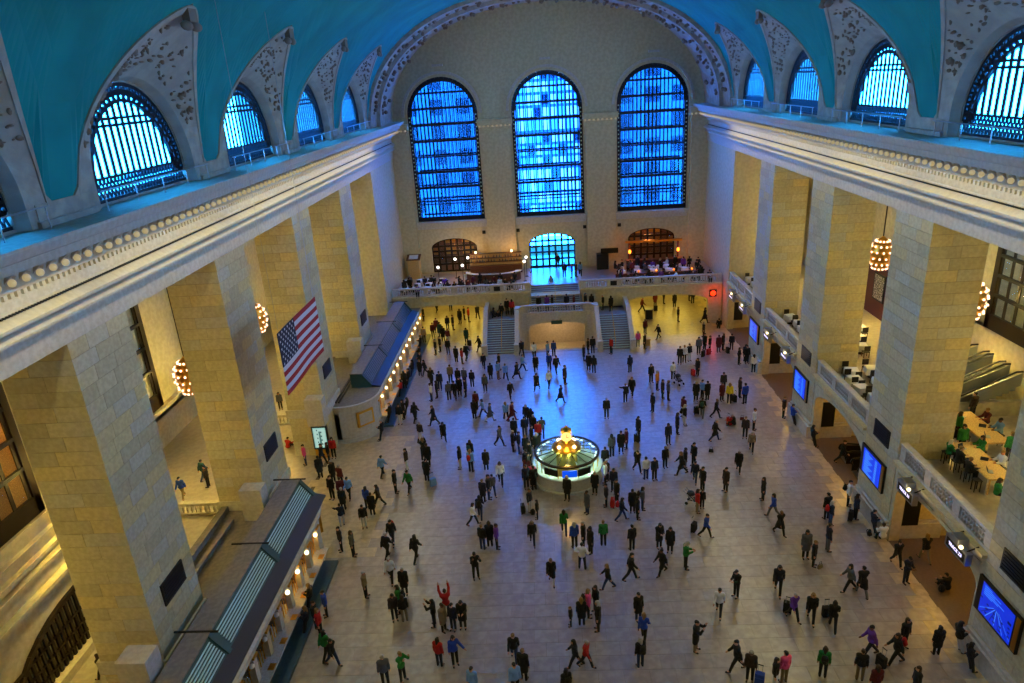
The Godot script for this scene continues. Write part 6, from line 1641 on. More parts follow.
const PEOPLE := [
	[-0.93, 0.00, 53.30, 200, "s", "K", "k", "j", "l", 0, 2, 0.996, "person in black top, black legwear, standing on the near middle floor", "people on the near middle floor"],
	[-3.28, 0.00, 53.03, 20, "s", "B", "k", "j", "s", 0, 0, 1.077, "person in light blue top, black legwear, standing on the near middle floor, rightmost", "people on the near middle floor"],
	[-5.24, -0.00, 53.09, 340, "s", "B", "k", "j", "s", 1, 0, 1.009, "person in light blue top, black legwear, standing on the near middle floor, leftmost", "people on the near middle floor"],
	[-2.92, 0.00, 52.24, 160, "s", "K", "k", "c", "s", 2, 1, 1.09, "person in black coat, black legwear, standing on the near middle floor, second from left", "people on the near middle floor"],
	[-0.45, 0.00, 51.52, 270, "w", "N", "n", "j", "l", 0, 1, 0.999, "person in navy top, navy legwear, walking on the near middle floor", "people on the near middle floor"],
	[0.06, -0.00, 51.54, 60, "w", "R", "n", "j", "s", 3, 1, 0.988, "person in red top, navy legwear, walking on the near middle floor", "people on the near middle floor"],
	[2.65, 0.00, 51.59, 200, "s", "K", "j", "j", "l", 3, 1, 1.021, "person in black top, blue jeans, standing on the near middle floor, rightmost", "people on the near middle floor"],
	[8.51, 0.00, 52.96, 60, "s", "K", "w", "j", "l", 1, 0, 1.024, "person in black top, pale legwear, standing on the near right floor", "people on the near right floor"],
	[7.53, -0.00, 52.53, 340, "s", "D", "k", "j", "s", 3, 2, 1.038, "person in dark brown top, black legwear, standing on the near right floor", "people on the near right floor"],
	[-9.49, 0.00, 52.43, 200, "s", "G", "k", "j", "s", 3, 0, 1.092, "person in grey top, black legwear, standing on the near left floor", "people on the near left floor"],
	[-8.72, 0.00, 52.14, 60, "p", "E", "k", "j", "s", 2, 1, 1.028, "person in green top, black legwear, taking a photo on the near left floor", "people on the near left floor"],
	[-3.40, 0.00, 51.08, 0, "w", "K", "j", "j", "s", 2, 0, 1.043, "person in black top, blue jeans, walking on the near middle floor, leftmost", "people on the near middle floor"],
	[-6.31, 0.00, 51.19, 20, "a", "L", "k", "j", "l", 0, 1, 1.017, "person in blue top, black legwear, holding an arm out on the near left floor", "people on the near left floor"],
	[9.03, 0.00, 52.67, 200, "s", "P", "t", "j", "s", 0, 0, 1.055, "person in pink top, tan legwear, standing on the near right floor", "people on the near right floor"],
	[7.07, 0.00, 51.93, 270, "w", "K", "k", "j", "s", 0, 0, 1.086, "person in black top, black legwear, walking on the near right floor, leftmost", "people on the near right floor"],
	[-7.06, 0.00, 51.29, 160, "s", "R", "n", "j", "l", 0, 0, 1.005, "person in red top, navy legwear, standing on the near left floor", "people on the near left floor"],
	[5.45, -0.00, 50.67, 60, "p", "K", "t", "c", "s", 0, 0, 1.065, "person in black coat, tan legwear, taking a photo on the near middle floor", "people on the near middle floor"],
	[12.72, 0.00, 53.49, 180, "s", "M", "k", "j", "l", 1, 0, 1.017, "person in maroon top, black legwear, standing on the near right floor", "people on the near right floor"],
	[10.87, 0.00, 52.40, 160, "s", "E", "k", "j", "l", 1, 1, 1.026, "person in green top, black legwear, standing on the near right floor", "people on the near right floor"],
	[3.04, 0.00, 49.95, 160, "w", "L", "k", "j", "l", 2, 2, 0.997, "person in blue top, black legwear, walking on the near middle floor", "people on the near middle floor"],
	[0.84, -0.00, 49.20, 270, "s", "K", "k", "c", "l", 3, 1, 1.086, "person in black coat, black legwear, standing on the near middle floor, sixth from left", "people on the near middle floor"],
	[12.45, 0.00, 52.61, 160, "s", "K", "t", "j", "s", 1, 1, 1.029, "person in black top, tan legwear, standing on the near right floor", "people on the near right floor"],
	[14.41, 0.00, 53.58, 270, "s", "K", "k", "j", "l", 1, 0, 1.012, "person in black top, black legwear, standing on the near right floor, rightmost", "people on the near right floor"],
	[-0.54, 0.00, 48.85, 270, "s", "K", "k", "j", "s", 2, 0, 0.723, "child in black top, black legwear, standing on the near middle floor", "people on the near middle floor"],
	[0.03, 0.00, 48.80, 180, "s", "K", "k", "c", "l", 2, 1, 1.01, "person in black coat, black legwear, standing on the near middle floor, third from left", "people on the near middle floor"],
	[-12.40, 0.00, 51.09, 60, "w", "K", "j", "j", "l", 0, 1, 0.991, "person in black top, blue jeans, walking on the near left floor", "people on the near left floor"],
	[-6.64, 0.00, 48.92, 340, "s", "N", "n", "j", "s", 0, 0, 0.993, "person in navy top, navy legwear, standing on the near left floor", "people on the near left floor"],
	[-6.15, 0.00, 48.81, 0, "f", "K", "k", "c", "l", 0, 0, 1.07, "person in black coat, black legwear, looking at hands on the near left floor", "people on the near left floor"],
	[-7.14, 0.00, 48.99, 60, "s", "T", "k", "c", "s", 1, 2, 1.037, "person in tan coat, black legwear, standing on the near left floor", "people on the near left floor"],
	[2.97, 0.00, 48.54, 20, "s", "K", "j", "c", "s", 0, 0, 1.013, "person in black coat, blue jeans, standing on the near middle floor", "people on the near middle floor"],
	[0.41, 0.00, 48.24, 90, "s", "P", "n", "j", "l", 2, 1, 1.05, "person in pink top, navy legwear, standing on the near middle floor", "people on the near middle floor"],
	[-12.88, 0.00, 50.63, 160, "w", "E", "k", "j", "l", 0, 0, 1.022, "person in green top, black legwear, walking on the near left floor", "people on the near left floor"],
	[-7.68, 0.00, 48.62, 270, "p", "K", "n", "j", "l", 0, 1, 1.001, "person in black top, navy legwear, taking a photo on the near left floor", "people on the near left floor"],
	[0.83, 0.00, 47.89, 300, "s", "K", "j", "j", "l", 1, 1, 0.999, "person in black top, blue jeans, standing on the near middle floor, second from left", "people on the near middle floor"],
	[-7.08, 0.00, 48.06, 200, "u", "R", "k", "j", "s", 1, 1, 1.082, "person in red top, black legwear, with both arms raised on the near left floor", "people on the near left floor"],
	[13.51, -0.00, 51.21, 270, "w", "V", "n", "j", "s", 0, 2, 1.082, "person in purple top, navy legwear, walking on the near right floor", "people on the near right floor"],
	[14.45, -0.00, 51.73, 270, "w", "K", "k", "j", "l", 1, 1, 1.082, "person in black top, black legwear, walking on the near right floor, rightmost", "people on the near right floor"],
	[7.15, 0.00, 48.29, 340, "w", "W", "n", "j", "s", 0, 1, 1.022, "person in white top, navy legwear, walking on the near right floor", "people on the near right floor"],
	[-9.33, 0.00, 48.21, 200, "s", "K", "t", "j", "l", 1, 0, 0.988, "person in black top, tan legwear, standing on the near left floor", "people on the near left floor"],
	[-9.88, 0.00, 48.12, 20, "s", "D", "n", "j", "l", 0, 1, 0.994, "person in dark brown top, navy legwear, standing on the near left floor", "people on the near left floor"],
	[-13.60, -0.00, 49.14, 90, "s", "R", "k", "j", "l", 2, 0, 1.046, "person in red top, black legwear, standing by the ticket windows", "people by the ticket windows"],
	[10.76, 0.00, 48.76, 20, "w", "V", "k", "j", "s", 3, 0, 1.012, "person in purple top, black legwear, walking on the near right floor", "people on the near right floor"],
	[-9.70, 0.00, 47.60, 270, "s", "E", "k", "j", "l", 0, 0, 1.072, "person in green top, black legwear, standing on the near left floor", "people on the near left floor"],
	[12.47, 0.00, 49.47, 160, "w", "K", "n", "j", "l", 0, 2, 1.021, "person in black top, navy legwear, walking on the near right floor", "people on the near right floor"],
	[11.62, 0.00, 48.89, 340, "w", "K", "k", "j", "l", 2, 0, 1.063, "person in black top, black legwear, walking on the near right floor, second from left", "people on the near right floor"],
	[17.46, 0.00, 52.22, 90, "l", "N", "n", "j", "l", 0, 0, 0.984, "person in navy top, navy legwear, leaning by the right wall, rightmost", "people by the right wall"],
	[15.30, 0.00, 50.75, 20, "s", "K", "k", "j", "l", 1, 0, 1.024, "person in black top, black legwear, standing on the near right floor, second from left", "people on the near right floor"],
	[1.63, 0.00, 46.14, 270, "w", "K", "j", "j", "l", 2, 1, 0.99, "person in black top, blue jeans, walking on the near middle floor, rightmost", "people on the near middle floor"],
	[-14.35, 0.00, 48.92, 270, "l", "N", "n", "j", "l", 2, 0, 1.041, "person in navy top, navy legwear, leaning by the ticket windows", "people by the ticket windows"],
	[16.58, 0.00, 51.23, 180, "s", "K", "k", "c", "l", 0, 0, 0.983, "person in black coat, black legwear, standing by the right wall, rightmost", "people by the right wall"],
	[-14.01, 0.00, 48.55, 90, "s", "K", "k", "j", "s", 1, 0, 1.012, "person in black top, black legwear, standing by the ticket windows, leftmost", "people by the ticket windows"],
	[8.38, 0.00, 47.01, 300, "f", "K", "k", "j", "s", 1, 0, 1.028, "person in black top, black legwear, looking at hands on the near right floor", "people on the near right floor"],
	[-1.46, 0.00, 45.54, 0, "w", "K", "w", "c", "s", 2, 1, 1.016, "person in black coat, pale legwear, walking on the near middle floor", "people on the near middle floor"],
	[2.97, 0.00, 45.47, 90, "w", "K", "n", "j", "s", 0, 0, 1.086, "person in black top, navy legwear, walking on the near middle floor", "people on the near middle floor"],
	[17.59, 0.00, 51.10, 90, "l", "K", "w", "j", "l", 0, 0, 1.078, "person in black top, pale legwear, leaning by the right wall", "people by the right wall"],
	[-13.72, 0.00, 47.69, 300, "s", "L", "n", "j", "s", 0, 1, 0.983, "person in blue top, navy legwear, standing by the ticket windows", "people by the ticket windows"],
	[-9.70, 0.00, 46.13, 0, "s", "K", "k", "c", "s", 3, 1, 1.049, "person in black coat, black legwear, standing on the near left floor", "people on the near left floor"],
	[-5.78, 0.00, 44.99, 20, "p", "K", "k", "j", "s", 0, 2, 1.046, "person in black top, black legwear, taking a photo on the near middle floor", "people on the near middle floor"],
	[10.64, -0.00, 46.81, 340, "w", "N", "k", "j", "l", 1, 1, 1.099, "person in navy top, black legwear, walking on the near right floor", "people on the near right floor"],
	[-14.62, 0.16, 47.35, 270, "l", "K", "n", "j", "l", 2, 1, 1.022, "person in black top, navy legwear, leaning by the ticket windows", "people by the ticket windows"],
	[4.78, -0.00, 45.04, 300, "w", "K", "k", "c", "s", 0, 2, 1.021, "person in black coat, black legwear, walking on the near middle floor", "people on the near middle floor"],
	[-11.87, 0.00, 46.29, 90, "s", "T", "k", "j", "s", 3, 1, 1.01, "person in tan top, black legwear, standing on the near left floor", "people on the near left floor"],
	[0.33, 0.00, 44.43, 160, "h", "W", "n", "j", "s", 0, 0, 1.045, "person in white top, navy legwear, hands on hips on the near middle floor", "people on the near middle floor"],
	[6.16, 0.00, 44.67, 90, "f", "E", "k", "j", "l", 3, 1, 1.092, "person in green top, black legwear, looking at hands on the near right floor", "people on the near right floor"],
	[-10.68, 0.00, 45.06, 0, "w", "W", "k", "j", "s", 3, 1, 1.028, "person in white top, black legwear, walking on the near left floor", "people on the near left floor"],
	[20.90, 5.40, 46.90, 60, "c", "E", "k", "j", "l", 1, 2, 1.028, "person in green top, black legwear, seated at the long pale tables, rightmost", "people at the long pale tables"],
	[14.89, 0.00, 47.12, 180, "w", "K", "g", "c", "s", 0, 1, 1.072, "person in black coat, grey legwear, walking on the near right floor", "people on the near right floor"],
	[14.38, 0.00, 46.80, 270, "w", "G", "k", "j", "l", 0, 0, 1.04, "person in grey top, black legwear, walking on the near right floor", "people on the near right floor"],
	[0.91, 0.00, 43.01, 300, "s", "K", "k", "c", "l", 0, 2, 1.08, "person in black coat, black legwear, standing on the near middle floor, fifth from left", "people on the near middle floor"],
	[3.38, 0.00, 42.85, 200, "s", "N", "n", "j", "s", 0, 0, 1.019, "person in navy top, navy legwear, standing on the near middle floor", "people on the near middle floor"],
	[5.57, 0.00, 43.13, 340, "s", "K", "k", "c", "l", 0, 1, 1.006, "person in black coat, black legwear, standing on the near middle floor, rightmost", "people on the near middle floor"],
	[-0.01, 0.00, 42.50, 200, "s", "L", "k", "j", "l", 3, 0, 1.076, "person in blue top, black legwear, standing on the near middle floor", "people on the near middle floor"],
	[0.53, 0.00, 42.40, 270, "s", "K", "k", "c", "s", 3, 0, 1.033, "person in black coat, black legwear, standing on the near middle floor, fourth from left", "people on the near middle floor"],
	[-9.52, 0.00, 43.29, 160, "w", "K", "k", "j", "l", 0, 0, 1.094, "person in black top, black legwear, walking on the near left floor, rightmost", "people on the near left floor"],
	[1.73, -0.00, 42.35, 180, "s", "E", "k", "j", "s", 2, 0, 1.031, "person in green top, black legwear, standing on the near middle floor", "people on the near middle floor"],
	[5.00, 0.00, 42.71, 20, "f", "K", "k", "c", "l", 1, 0, 1.03, "person in black coat, black legwear, looking at hands on the near middle floor", "people on the near middle floor"],
	[-4.71, 0.00, 42.35, 90, "s", "V", "k", "j", "s", 1, 2, 1.037, "person in purple top, black legwear, standing on the near middle floor", "people on the near middle floor"],
	[-5.58, 0.00, 42.37, 160, "s", "K", "j", "j", "s", 2, 0, 1.029, "person in black top, blue jeans, standing on the near middle floor, leftmost", "people on the near middle floor"],
	[-2.55, -0.00, 42.00, 0, "w", "K", "k", "j", "l", 2, 2, 1.016, "person in black top, black legwear, walking on the near middle floor", "people on the near middle floor"],
	[-5.15, 0.00, 42.11, 180, "s", "K", "k", "c", "l", 1, 0, 1.05, "person in black coat, black legwear, standing on the near middle floor, leftmost", "people on the near middle floor"],
	[13.27, 0.00, 44.72, 60, "s", "K", "k", "c", "s", 2, 1, 0.989, "person in black coat, black legwear, standing on the near right floor", "people on the near right floor"],
	[20.70, 5.40, 44.80, 90, "c", "K", "k", "j", "s", 2, 2, 0.999, "person in black top, black legwear, seated at the long pale tables, rightmost", "people at the long pale tables"],
	[-11.31, 0.00, 43.01, 160, "w", "K", "k", "j", "s", 3, 0, 1.099, "person in black top, black legwear, walking on the near left floor, leftmost", "people on the near left floor"],
	[13.08, 0.00, 44.01, 0, "s", "G", "k", "c", "l", 0, 1, 1.098, "person in grey coat, black legwear, standing on the near right floor", "people on the near right floor"],
	[17.56, 0.00, 46.29, 20, "f", "N", "n", "j", "s", 0, 2, 1.016, "person in navy top, navy legwear, looking at hands by the right wall", "people by the right wall"],
	[-0.58, 0.00, 41.04, 180, "w", "E", "j", "j", "l", 1, 0, 1.005, "person in green top, blue jeans, walking on the near middle floor", "people on the near middle floor"],
	[20.70, 5.40, 43.90, 90, "c", "K", "k", "j", "s", 2, 0, 1.099, "person in black top, black legwear, seated at the long pale tables, leftmost", "people at the long pale tables"],
	[7.94, 0.00, 41.82, 60, "w", "L", "k", "j", "s", 1, 0, 0.991, "person in blue top, black legwear, walking on the near right floor", "people on the near right floor"],
	[19.47, 0.00, 46.84, 200, "t", "K", "k", "j", "s", 0, 1, 0.994, "person in black top, black legwear, sitting on the floor by the right wall, rightmost", "people by the right wall"],
	[-13.49, 0.00, 42.65, 90, "s", "G", "k", "j", "l", 1, 1, 1.061, "person in grey top, black legwear, standing by the ticket windows", "people by the ticket windows"],
	[-11.29, -0.00, 41.54, 0, "w", "K", "n", "j", "l", 0, 0, 1.06, "person in black top, navy legwear, walking on the near left floor", "people on the near left floor"],
	[22.65, 5.40, 44.40, 270, "c", "W", "k", "j", "s", 2, 1, 1.064, "person in white top, black legwear, seated at the long pale tables", "people at the long pale tables"],
	[14.54, 0.00, 43.45, 90, "s", "N", "g", "j", "s", 1, 1, 1.084, "person in navy top, grey legwear, standing on the near right floor", "people on the near right floor"],
	[20.75, 5.40, 42.90, 90, "c", "E", "k", "j", "l", 3, 0, 0.982, "person in green top, black legwear, seated at the long pale tables, leftmost", "people at the long pale tables"],
	[17.77, 0.00, 44.83, 0, "w", "K", "k", "j", "l", 1, 0, 0.997, "person in black top, black legwear, walking by the right wall, rightmost", "people by the right wall"],
	[-14.37, 0.00, 42.13, 300, "s", "K", "k", "j", "s", 0, 0, 1.027, "person in black top, black legwear, standing by the ticket windows, rightmost", "people by the ticket windows"],
	[3.11, 0.00, 39.89, 90, "w", "K", "j", "j", "l", 0, 0, 1.003, "person in black top, blue jeans, walking near the round booth", "people near the round booth"],
	[-6.37, -0.00, 39.87, 90, "w", "W", "k", "j", "l", 1, 1, 0.986, "person in white top, black legwear, walking left of the round booth", "people left of the round booth"],
	[4.11, 0.00, 39.82, 90, "s", "K", "k", "c", "l", 0, 1, 0.985, "person in black coat, black legwear, standing near the round booth, ninth from left", "people near the round booth"],
	[-2.25, 0.00, 39.44, 270, "s", "K", "k", "j", "l", 1, 0, 0.83, "child in black top, black legwear, standing near the round booth", "people near the round booth"],
	[12.35, -0.00, 41.77, 20, "w", "K", "k", "c", "s", 2, 2, 1.006, "person in black coat, black legwear, walking on the near right floor", "people on the near right floor"],
	[0.99, 0.00, 39.02, 300, "s", "G", "j", "c", "s", 1, 2, 0.994, "person in grey coat, blue jeans, standing near the round booth", "people near the round booth"],
	[-5.97, 0.00, 39.14, 180, "w", "N", "j", "j", "l", 0, 0, 1.013, "person in navy top, blue jeans, walking near the round booth", "people near the round booth"],
	[-25.60, -2.10, 49.60, 270, "w", "K", "k", "j", "l", 1, 0, 0.996, "person in black top, black legwear, walking in the left aisle", "people in the left aisle"],
	[3.90, -0.00, 39.01, 0, "s", "K", "k", "c", "s", 0, 2, 0.985, "person in black coat, black legwear, standing near the round booth, eighth from left", "people near the round booth"],
	[19.44, -0.00, 44.56, 180, "w", "K", "t", "j", "l", 2, 0, 1.06, "person in black top, tan legwear, walking by the right wall", "people by the right wall"],
	[-2.74, 0.00, 38.64, 60, "s", "N", "w", "j", "s", 1, 1, 1.03, "person in navy top, pale legwear, standing near the round booth", "people near the round booth"],
	[22.60, 5.40, 42.70, 270, "c", "E", "k", "j", "l", 1, 0, 1.038, "person in green top, black legwear, seated at the long pale tables, second from left", "people at the long pale tables"],
	[4.57, 0.00, 38.82, 90, "s", "G", "j", "j", "l", 0, 2, 0.999, "person in grey top, blue jeans, standing near the round booth", "people near the round booth"],
	[7.96, 0.00, 39.34, 90, "s", "R", "t", "j", "l", 1, 1, 1.024, "person in red top, tan legwear, standing right of the round booth", "people right of the round booth"],
	[2.28, 0.00, 38.30, 270, "s", "N", "n", "j", "s", 0, 1, 0.994, "person in navy top, navy legwear, standing near the round booth", "people near the round booth"],
	[22.00, 5.20, 41.90, 0, "s", "E", "k", "j", "l", 0, 0, 1.099, "person in green top, black legwear, standing at the long pale tables, second from left", "people at the long pale tables"],
	[17.85, 0.00, 42.94, 180, "c", "W", "k", "j", "s", 1, 2, 1.046, "person in white top, black legwear, seated by the right wall", "people by the right wall"],
	[-13.48, 0.00, 39.79, 20, "s", "K", "w", "j", "s", 0, 1, 1.001, "person in black top, pale legwear, standing between the ticket booths", "people between the ticket booths"],
	[24.00, 5.20, 42.90, 180, "s", "E", "k", "j", "s", 2, 1, 1.074, "person in green top, black legwear, standing at the long pale tables, rightmost", "people at the long pale tables"],
	[8.39, 0.00, 38.81, 0, "s", "K", "k", "j", "l", 1, 1, 0.802, "child in black top, black legwear, standing right of the round booth", "people right of the round booth"],
	[3.02, 0.00, 37.83, 300, "s", "K", "k", "c", "s", 0, 0, 1.013, "person in black coat, black legwear, standing near the round booth, sixth from left", "people near the round booth"],
	[12.55, 0.00, 39.97, 270, "v", "L", "g", "j", "l", 0, 1, 1.002, "person in blue top, grey legwear, walking right of the round booth", "people right of the round booth"],
	[-0.23, 0.00, 37.41, 340, "s", "K", "k", "c", "l", 3, 2, 1.089, "person in black coat, black legwear, standing at the round booth, third from left", "people at the round booth"],
	[17.70, 0.00, 42.06, 90, "l", "N", "n", "j", "s", 0, 0, 1.017, "person in navy top, navy legwear, leaning by the right wall, second from left", "people by the right wall"],
	[15.64, 0.00, 41.01, 90, "s", "N", "j", "j", "l", 3, 0, 0.996, "person in navy top, blue jeans, standing on the near right floor", "people on the near right floor"],
	[-15.01, 0.00, 39.54, 200, "a", "N", "w", "j", "s", 0, 0, 0.988, "person in navy top, pale legwear, holding an arm out between the ticket booths", "people between the ticket booths"],
	[-5.91, 0.00, 37.31, 160, "s", "N", "k", "c", "s", 2, 0, 1.021, "person in navy coat, black legwear, standing near the round booth", "people near the round booth"],
	[15.65, 0.00, 40.40, 200, "s", "K", "k", "j", "s", 0, 0, 1.081, "person in black top, black legwear, standing on the near right floor, leftmost", "people on the near right floor"],
	[-5.54, 0.00, 36.97, 90, "s", "N", "j", "j", "s", 1, 1, 1.1, "person in navy top, blue jeans, standing near the round booth, leftmost", "people near the round booth"],
	[1.66, 0.00, 36.80, 340, "s", "K", "k", "c", "l", 3, 0, 1.023, "person in black coat, black legwear, standing at the round booth, rightmost", "people at the round booth"],
	[-13.25, 0.00, 38.41, 180, "s", "K", "k", "c", "s", 1, 1, 0.994, "person in black coat, black legwear, standing between the ticket booths, rightmost", "people between the ticket booths"],
	[2.95, 0.00, 36.57, 340, "s", "N", "k", "j", "s", 0, 2, 1.044, "person in navy top, black legwear, standing at the round booth, rightmost", "people at the round booth"],
	[-5.31, 0.00, 36.53, 20, "w", "G", "j", "j", "s", 1, 0, 0.994, "person in grey top, blue jeans, walking near the round booth, leftmost", "people near the round booth"],
	[22.75, 5.20, 40.20, 90, "s", "E", "k", "j", "l", 1, 0, 1.04, "person in green top, black legwear, standing at the long pale tables, leftmost", "people at the long pale tables"],
	[17.35, 0.00, 40.49, 90, "s", "N", "k", "j", "l", 1, 0, 1.039, "person in navy top, black legwear, standing by the right wall, rightmost", "people by the right wall"],
	[-2.46, 0.00, 36.05, 200, "s", "K", "k", "j", "s", 1, 1, 1.096, "person in black top, black legwear, standing at the round booth, rightmost", "people at the round booth"],
	[12.46, 0.00, 38.14, 270, "s", "K", "k", "c", "l", 1, 1, 0.989, "person in black coat, black legwear, standing right of the round booth", "people right of the round booth"],
	[-3.00, 0.00, 35.82, 20, "s", "N", "k", "j", "s", 1, 1, 1.082, "person in navy top, black legwear, standing at the round booth, second from left", "people at the round booth"],
	[24.65, 5.40, 40.90, 270, "c", "B", "k", "j", "s", 0, 2, 1.075, "person in light blue top, black legwear, seated at the long pale tables", "people at the long pale tables"],
	[-13.76, 0.00, 37.69, 160, "s", "L", "k", "j", "l", 1, 0, 1.013, "person in blue top, black legwear, standing between the ticket booths", "people between the ticket booths"],
	[-13.01, 0.00, 37.45, 270, "w", "D", "k", "j", "l", 1, 0, 1.024, "person in dark brown top, black legwear, walking between the ticket booths", "people between the ticket booths"],
	[8.85, 0.00, 36.85, 300, "s", "K", "k", "j", "s", 0, 1, 1.071, "person in black top, black legwear, standing right of the round booth, rightmost", "people right of the round booth"],
	[-2.57, 0.00, 35.57, 0, "s", "P", "k", "j", "s", 0, 1, 1.052, "person in pink top, black legwear, standing at the round booth", "people at the round booth"],
	[2.46, 0.00, 35.67, 270, "s", "W", "k", "j", "s", 2, 1, 1.035, "person in white top, black legwear, standing at the round booth", "people at the round booth"],
	[10.35, 0.00, 37.00, 300, "s", "D", "k", "c", "s", 0, 0, 1.062, "person in dark brown coat, black legwear, standing right of the round booth", "people right of the round booth"],
	[-15.41, 0.00, 37.68, 180, "s", "K", "k", "c", "s", 3, 0, 1.003, "person in black coat, black legwear, standing between the ticket booths, third from left", "people between the ticket booths"],
	[2.64, 0.00, 35.20, 300, "s", "D", "k", "j", "s", 3, 1, 0.996, "person in dark brown top, black legwear, standing at the round booth", "people at the round booth"],
	[-4.82, 0.00, 35.16, 0, "w", "W", "k", "j", "l", 0, 2, 1.088, "person in white top, black legwear, walking near the round booth", "people near the round booth"],
	[17.50, 0.00, 39.08, 60, "s", "W", "k", "j", "s", 0, 0, 1.072, "person in white top, black legwear, standing by the right wall, rightmost", "people by the right wall"],
	[-2.92, 0.00, 34.79, 160, "s", "M", "k", "j", "l", 0, 2, 1.085, "person in maroon top, black legwear, standing at the round booth", "people at the round booth"],
	[5.90, 0.00, 35.29, 20, "s", "N", "k", "j", "s", 0, 0, 1.017, "person in navy top, black legwear, standing near the round booth, rightmost", "people near the round booth"],
	[5.33, 0.00, 35.19, 200, "s", "W", "j", "j", "s", 0, 1, 1.03, "person in white top, blue jeans, standing near the round booth", "people near the round booth"],
	[8.59, -0.00, 35.74, 340, "w", "N", "j", "j", "s", 1, 1, 0.991, "person in navy top, blue jeans, walking right of the round booth", "people right of the round booth"],
	[-11.23, 0.00, 35.78, 340, "w", "E", "k", "j", "s", 1, 1, 1.057, "person in green top, black legwear, walking left of the round booth", "people left of the round booth"],
	[24.70, 5.40, 39.60, 270, "c", "M", "k", "j", "s", 2, 1, 1.073, "person in maroon top, black legwear, seated at the long pale tables", "people at the long pale tables"],
	[-12.17, 0.00, 35.85, 90, "s", "K", "k", "j", "s", 0, 0, 1.083, "person in black top, black legwear, standing left of the round booth, leftmost", "people left of the round booth"],
	[-2.90, 0.00, 33.98, 60, "s", "K", "k", "j", "l", 0, 1, 1.0, "person in black top, black legwear, standing at the round booth, leftmost", "people at the round booth"],
	[-15.82, 0.00, 36.51, 200, "s", "M", "k", "c", "s", 1, 0, 1.043, "person in maroon coat, black legwear, standing between the ticket booths", "people between the ticket booths"],
	[-15.37, 0.00, 36.28, 0, "w", "B", "k", "j", "s", 0, 1, 1.02, "person in light blue top, black legwear, walking between the ticket booths, leftmost", "people between the ticket booths"],
	[7.87, 0.00, 34.73, 270, "w", "K", "k", "c", "l", 2, 1, 1.092, "person in black coat, black legwear, walking right of the round booth, leftmost", "people right of the round booth"],
	[4.87, 0.00, 34.18, 20, "w", "K", "k", "j", "s", 0, 0, 1.03, "person in black top, black legwear, walking near the round booth", "people near the round booth"],
	[-16.55, 0.00, 36.34, 340, "s", "K", "k", "j", "s", 1, 0, 1.092, "person in black top, black legwear, standing between the ticket booths, rightmost", "people between the ticket booths"],
	[2.65, 0.00, 33.64, 180, "s", "K", "j", "j", "s", 1, 0, 1.03, "person in black top, blue jeans, standing at the round booth", "people at the round booth"],
	[-10.17, 0.00, 34.43, 160, "s", "K", "k", "c", "s", 0, 0, 1.063, "person in black coat, black legwear, standing left of the round booth, leftmost", "people left of the round booth"],
	[-3.02, 0.00, 33.49, 200, "s", "N", "k", "j", "s", 0, 0, 1.002, "person in navy top, black legwear, standing at the round booth, leftmost", "people at the round booth"],
	[8.26, 0.00, 34.03, 90, "s", "K", "g", "j", "s", 1, 2, 0.99, "person in black top, grey legwear, standing right of the round booth", "people right of the round booth"],
	[-7.07, 0.00, 33.41, 160, "s", "B", "k", "j", "l", 2, 0, 1.078, "person in light blue top, black legwear, standing left of the round booth", "people left of the round booth"],
	[6.90, 0.00, 33.73, 20, "s", "K", "k", "j", "s", 2, 2, 0.988, "person in black top, black legwear, standing right of the round booth, leftmost", "people right of the round booth"],
	[-5.98, 0.00, 33.21, 180, "s", "K", "k", "c", "s", 2, 0, 0.988, "person in black coat, black legwear, standing near the round booth, leftmost", "people near the round booth"],
	[24.90, 5.20, 37.90, 200, "s", "D", "k", "j", "s", 0, 0, 1.083, "person in dark brown top, black legwear, standing at the long pale tables", "people at the long pale tables"],
	[11.85, -0.00, 34.58, 340, "w", "K", "k", "c", "s", 3, 2, 1.009, "person in black coat, black legwear, walking right of the round booth, rightmost", "people right of the round booth"],
	[8.94, 0.00, 33.66, 300, "s", "K", "k", "j", "s", 0, 0, 1.093, "person in black top, black legwear, standing right of the round booth, second from left", "people right of the round booth"],
	[-2.79, 0.00, 32.44, 300, "s", "K", "k", "c", "s", 1, 0, 1.032, "person in black coat, black legwear, standing at the round booth, leftmost", "people at the round booth"],
	[-7.92, 0.00, 32.90, 270, "s", "K", "w", "j", "l", 1, 0, 1.077, "person in black top, pale legwear, standing left of the round booth", "people left of the round booth"],
	[-16.35, 0.00, 34.83, 160, "a", "M", "k", "j", "s", 3, 1, 1.04, "person in maroon top, black legwear, holding an arm out between the ticket booths", "people between the ticket booths"],
	[-13.58, 0.00, 33.59, 160, "w", "B", "k", "j", "s", 1, 0, 1.021, "person in light blue top, black legwear, walking between the ticket booths, rightmost", "people between the ticket booths"],
	[3.30, 0.00, 31.96, 200, "s", "G", "k", "j", "l", 0, 1, 1.089, "person in grey top, black legwear, standing at the round booth", "people at the round booth"],
	[-11.88, 0.00, 32.89, 270, "s", "D", "w", "j", "s", 1, 0, 1.066, "person in dark brown top, pale legwear, standing left of the round booth, leftmost", "people left of the round booth"],
	[-7.24, 0.00, 31.85, 160, "s", "K", "k", "j", "l", 1, 2, 1.024, "person in black top, black legwear, standing left of the round booth, rightmost", "people left of the round booth"],
	[-10.40, 0.00, 32.35, 0, "s", "K", "k", "c", "s", 1, 2, 1.099, "person in black coat, black legwear, standing left of the round booth, rightmost", "people left of the round booth"],
	[-17.07, 0.00, 34.19, 60, "s", "K", "k", "c", "s", 3, 2, 1.055, "person in black coat, black legwear, standing between the ticket booths, second from left", "people between the ticket booths"],
	[-2.27, 0.00, 31.32, 20, "s", "K", "k", "c", "l", 3, 0, 1.099, "person in black coat, black legwear, standing at the round booth, second from left", "people at the round booth"],
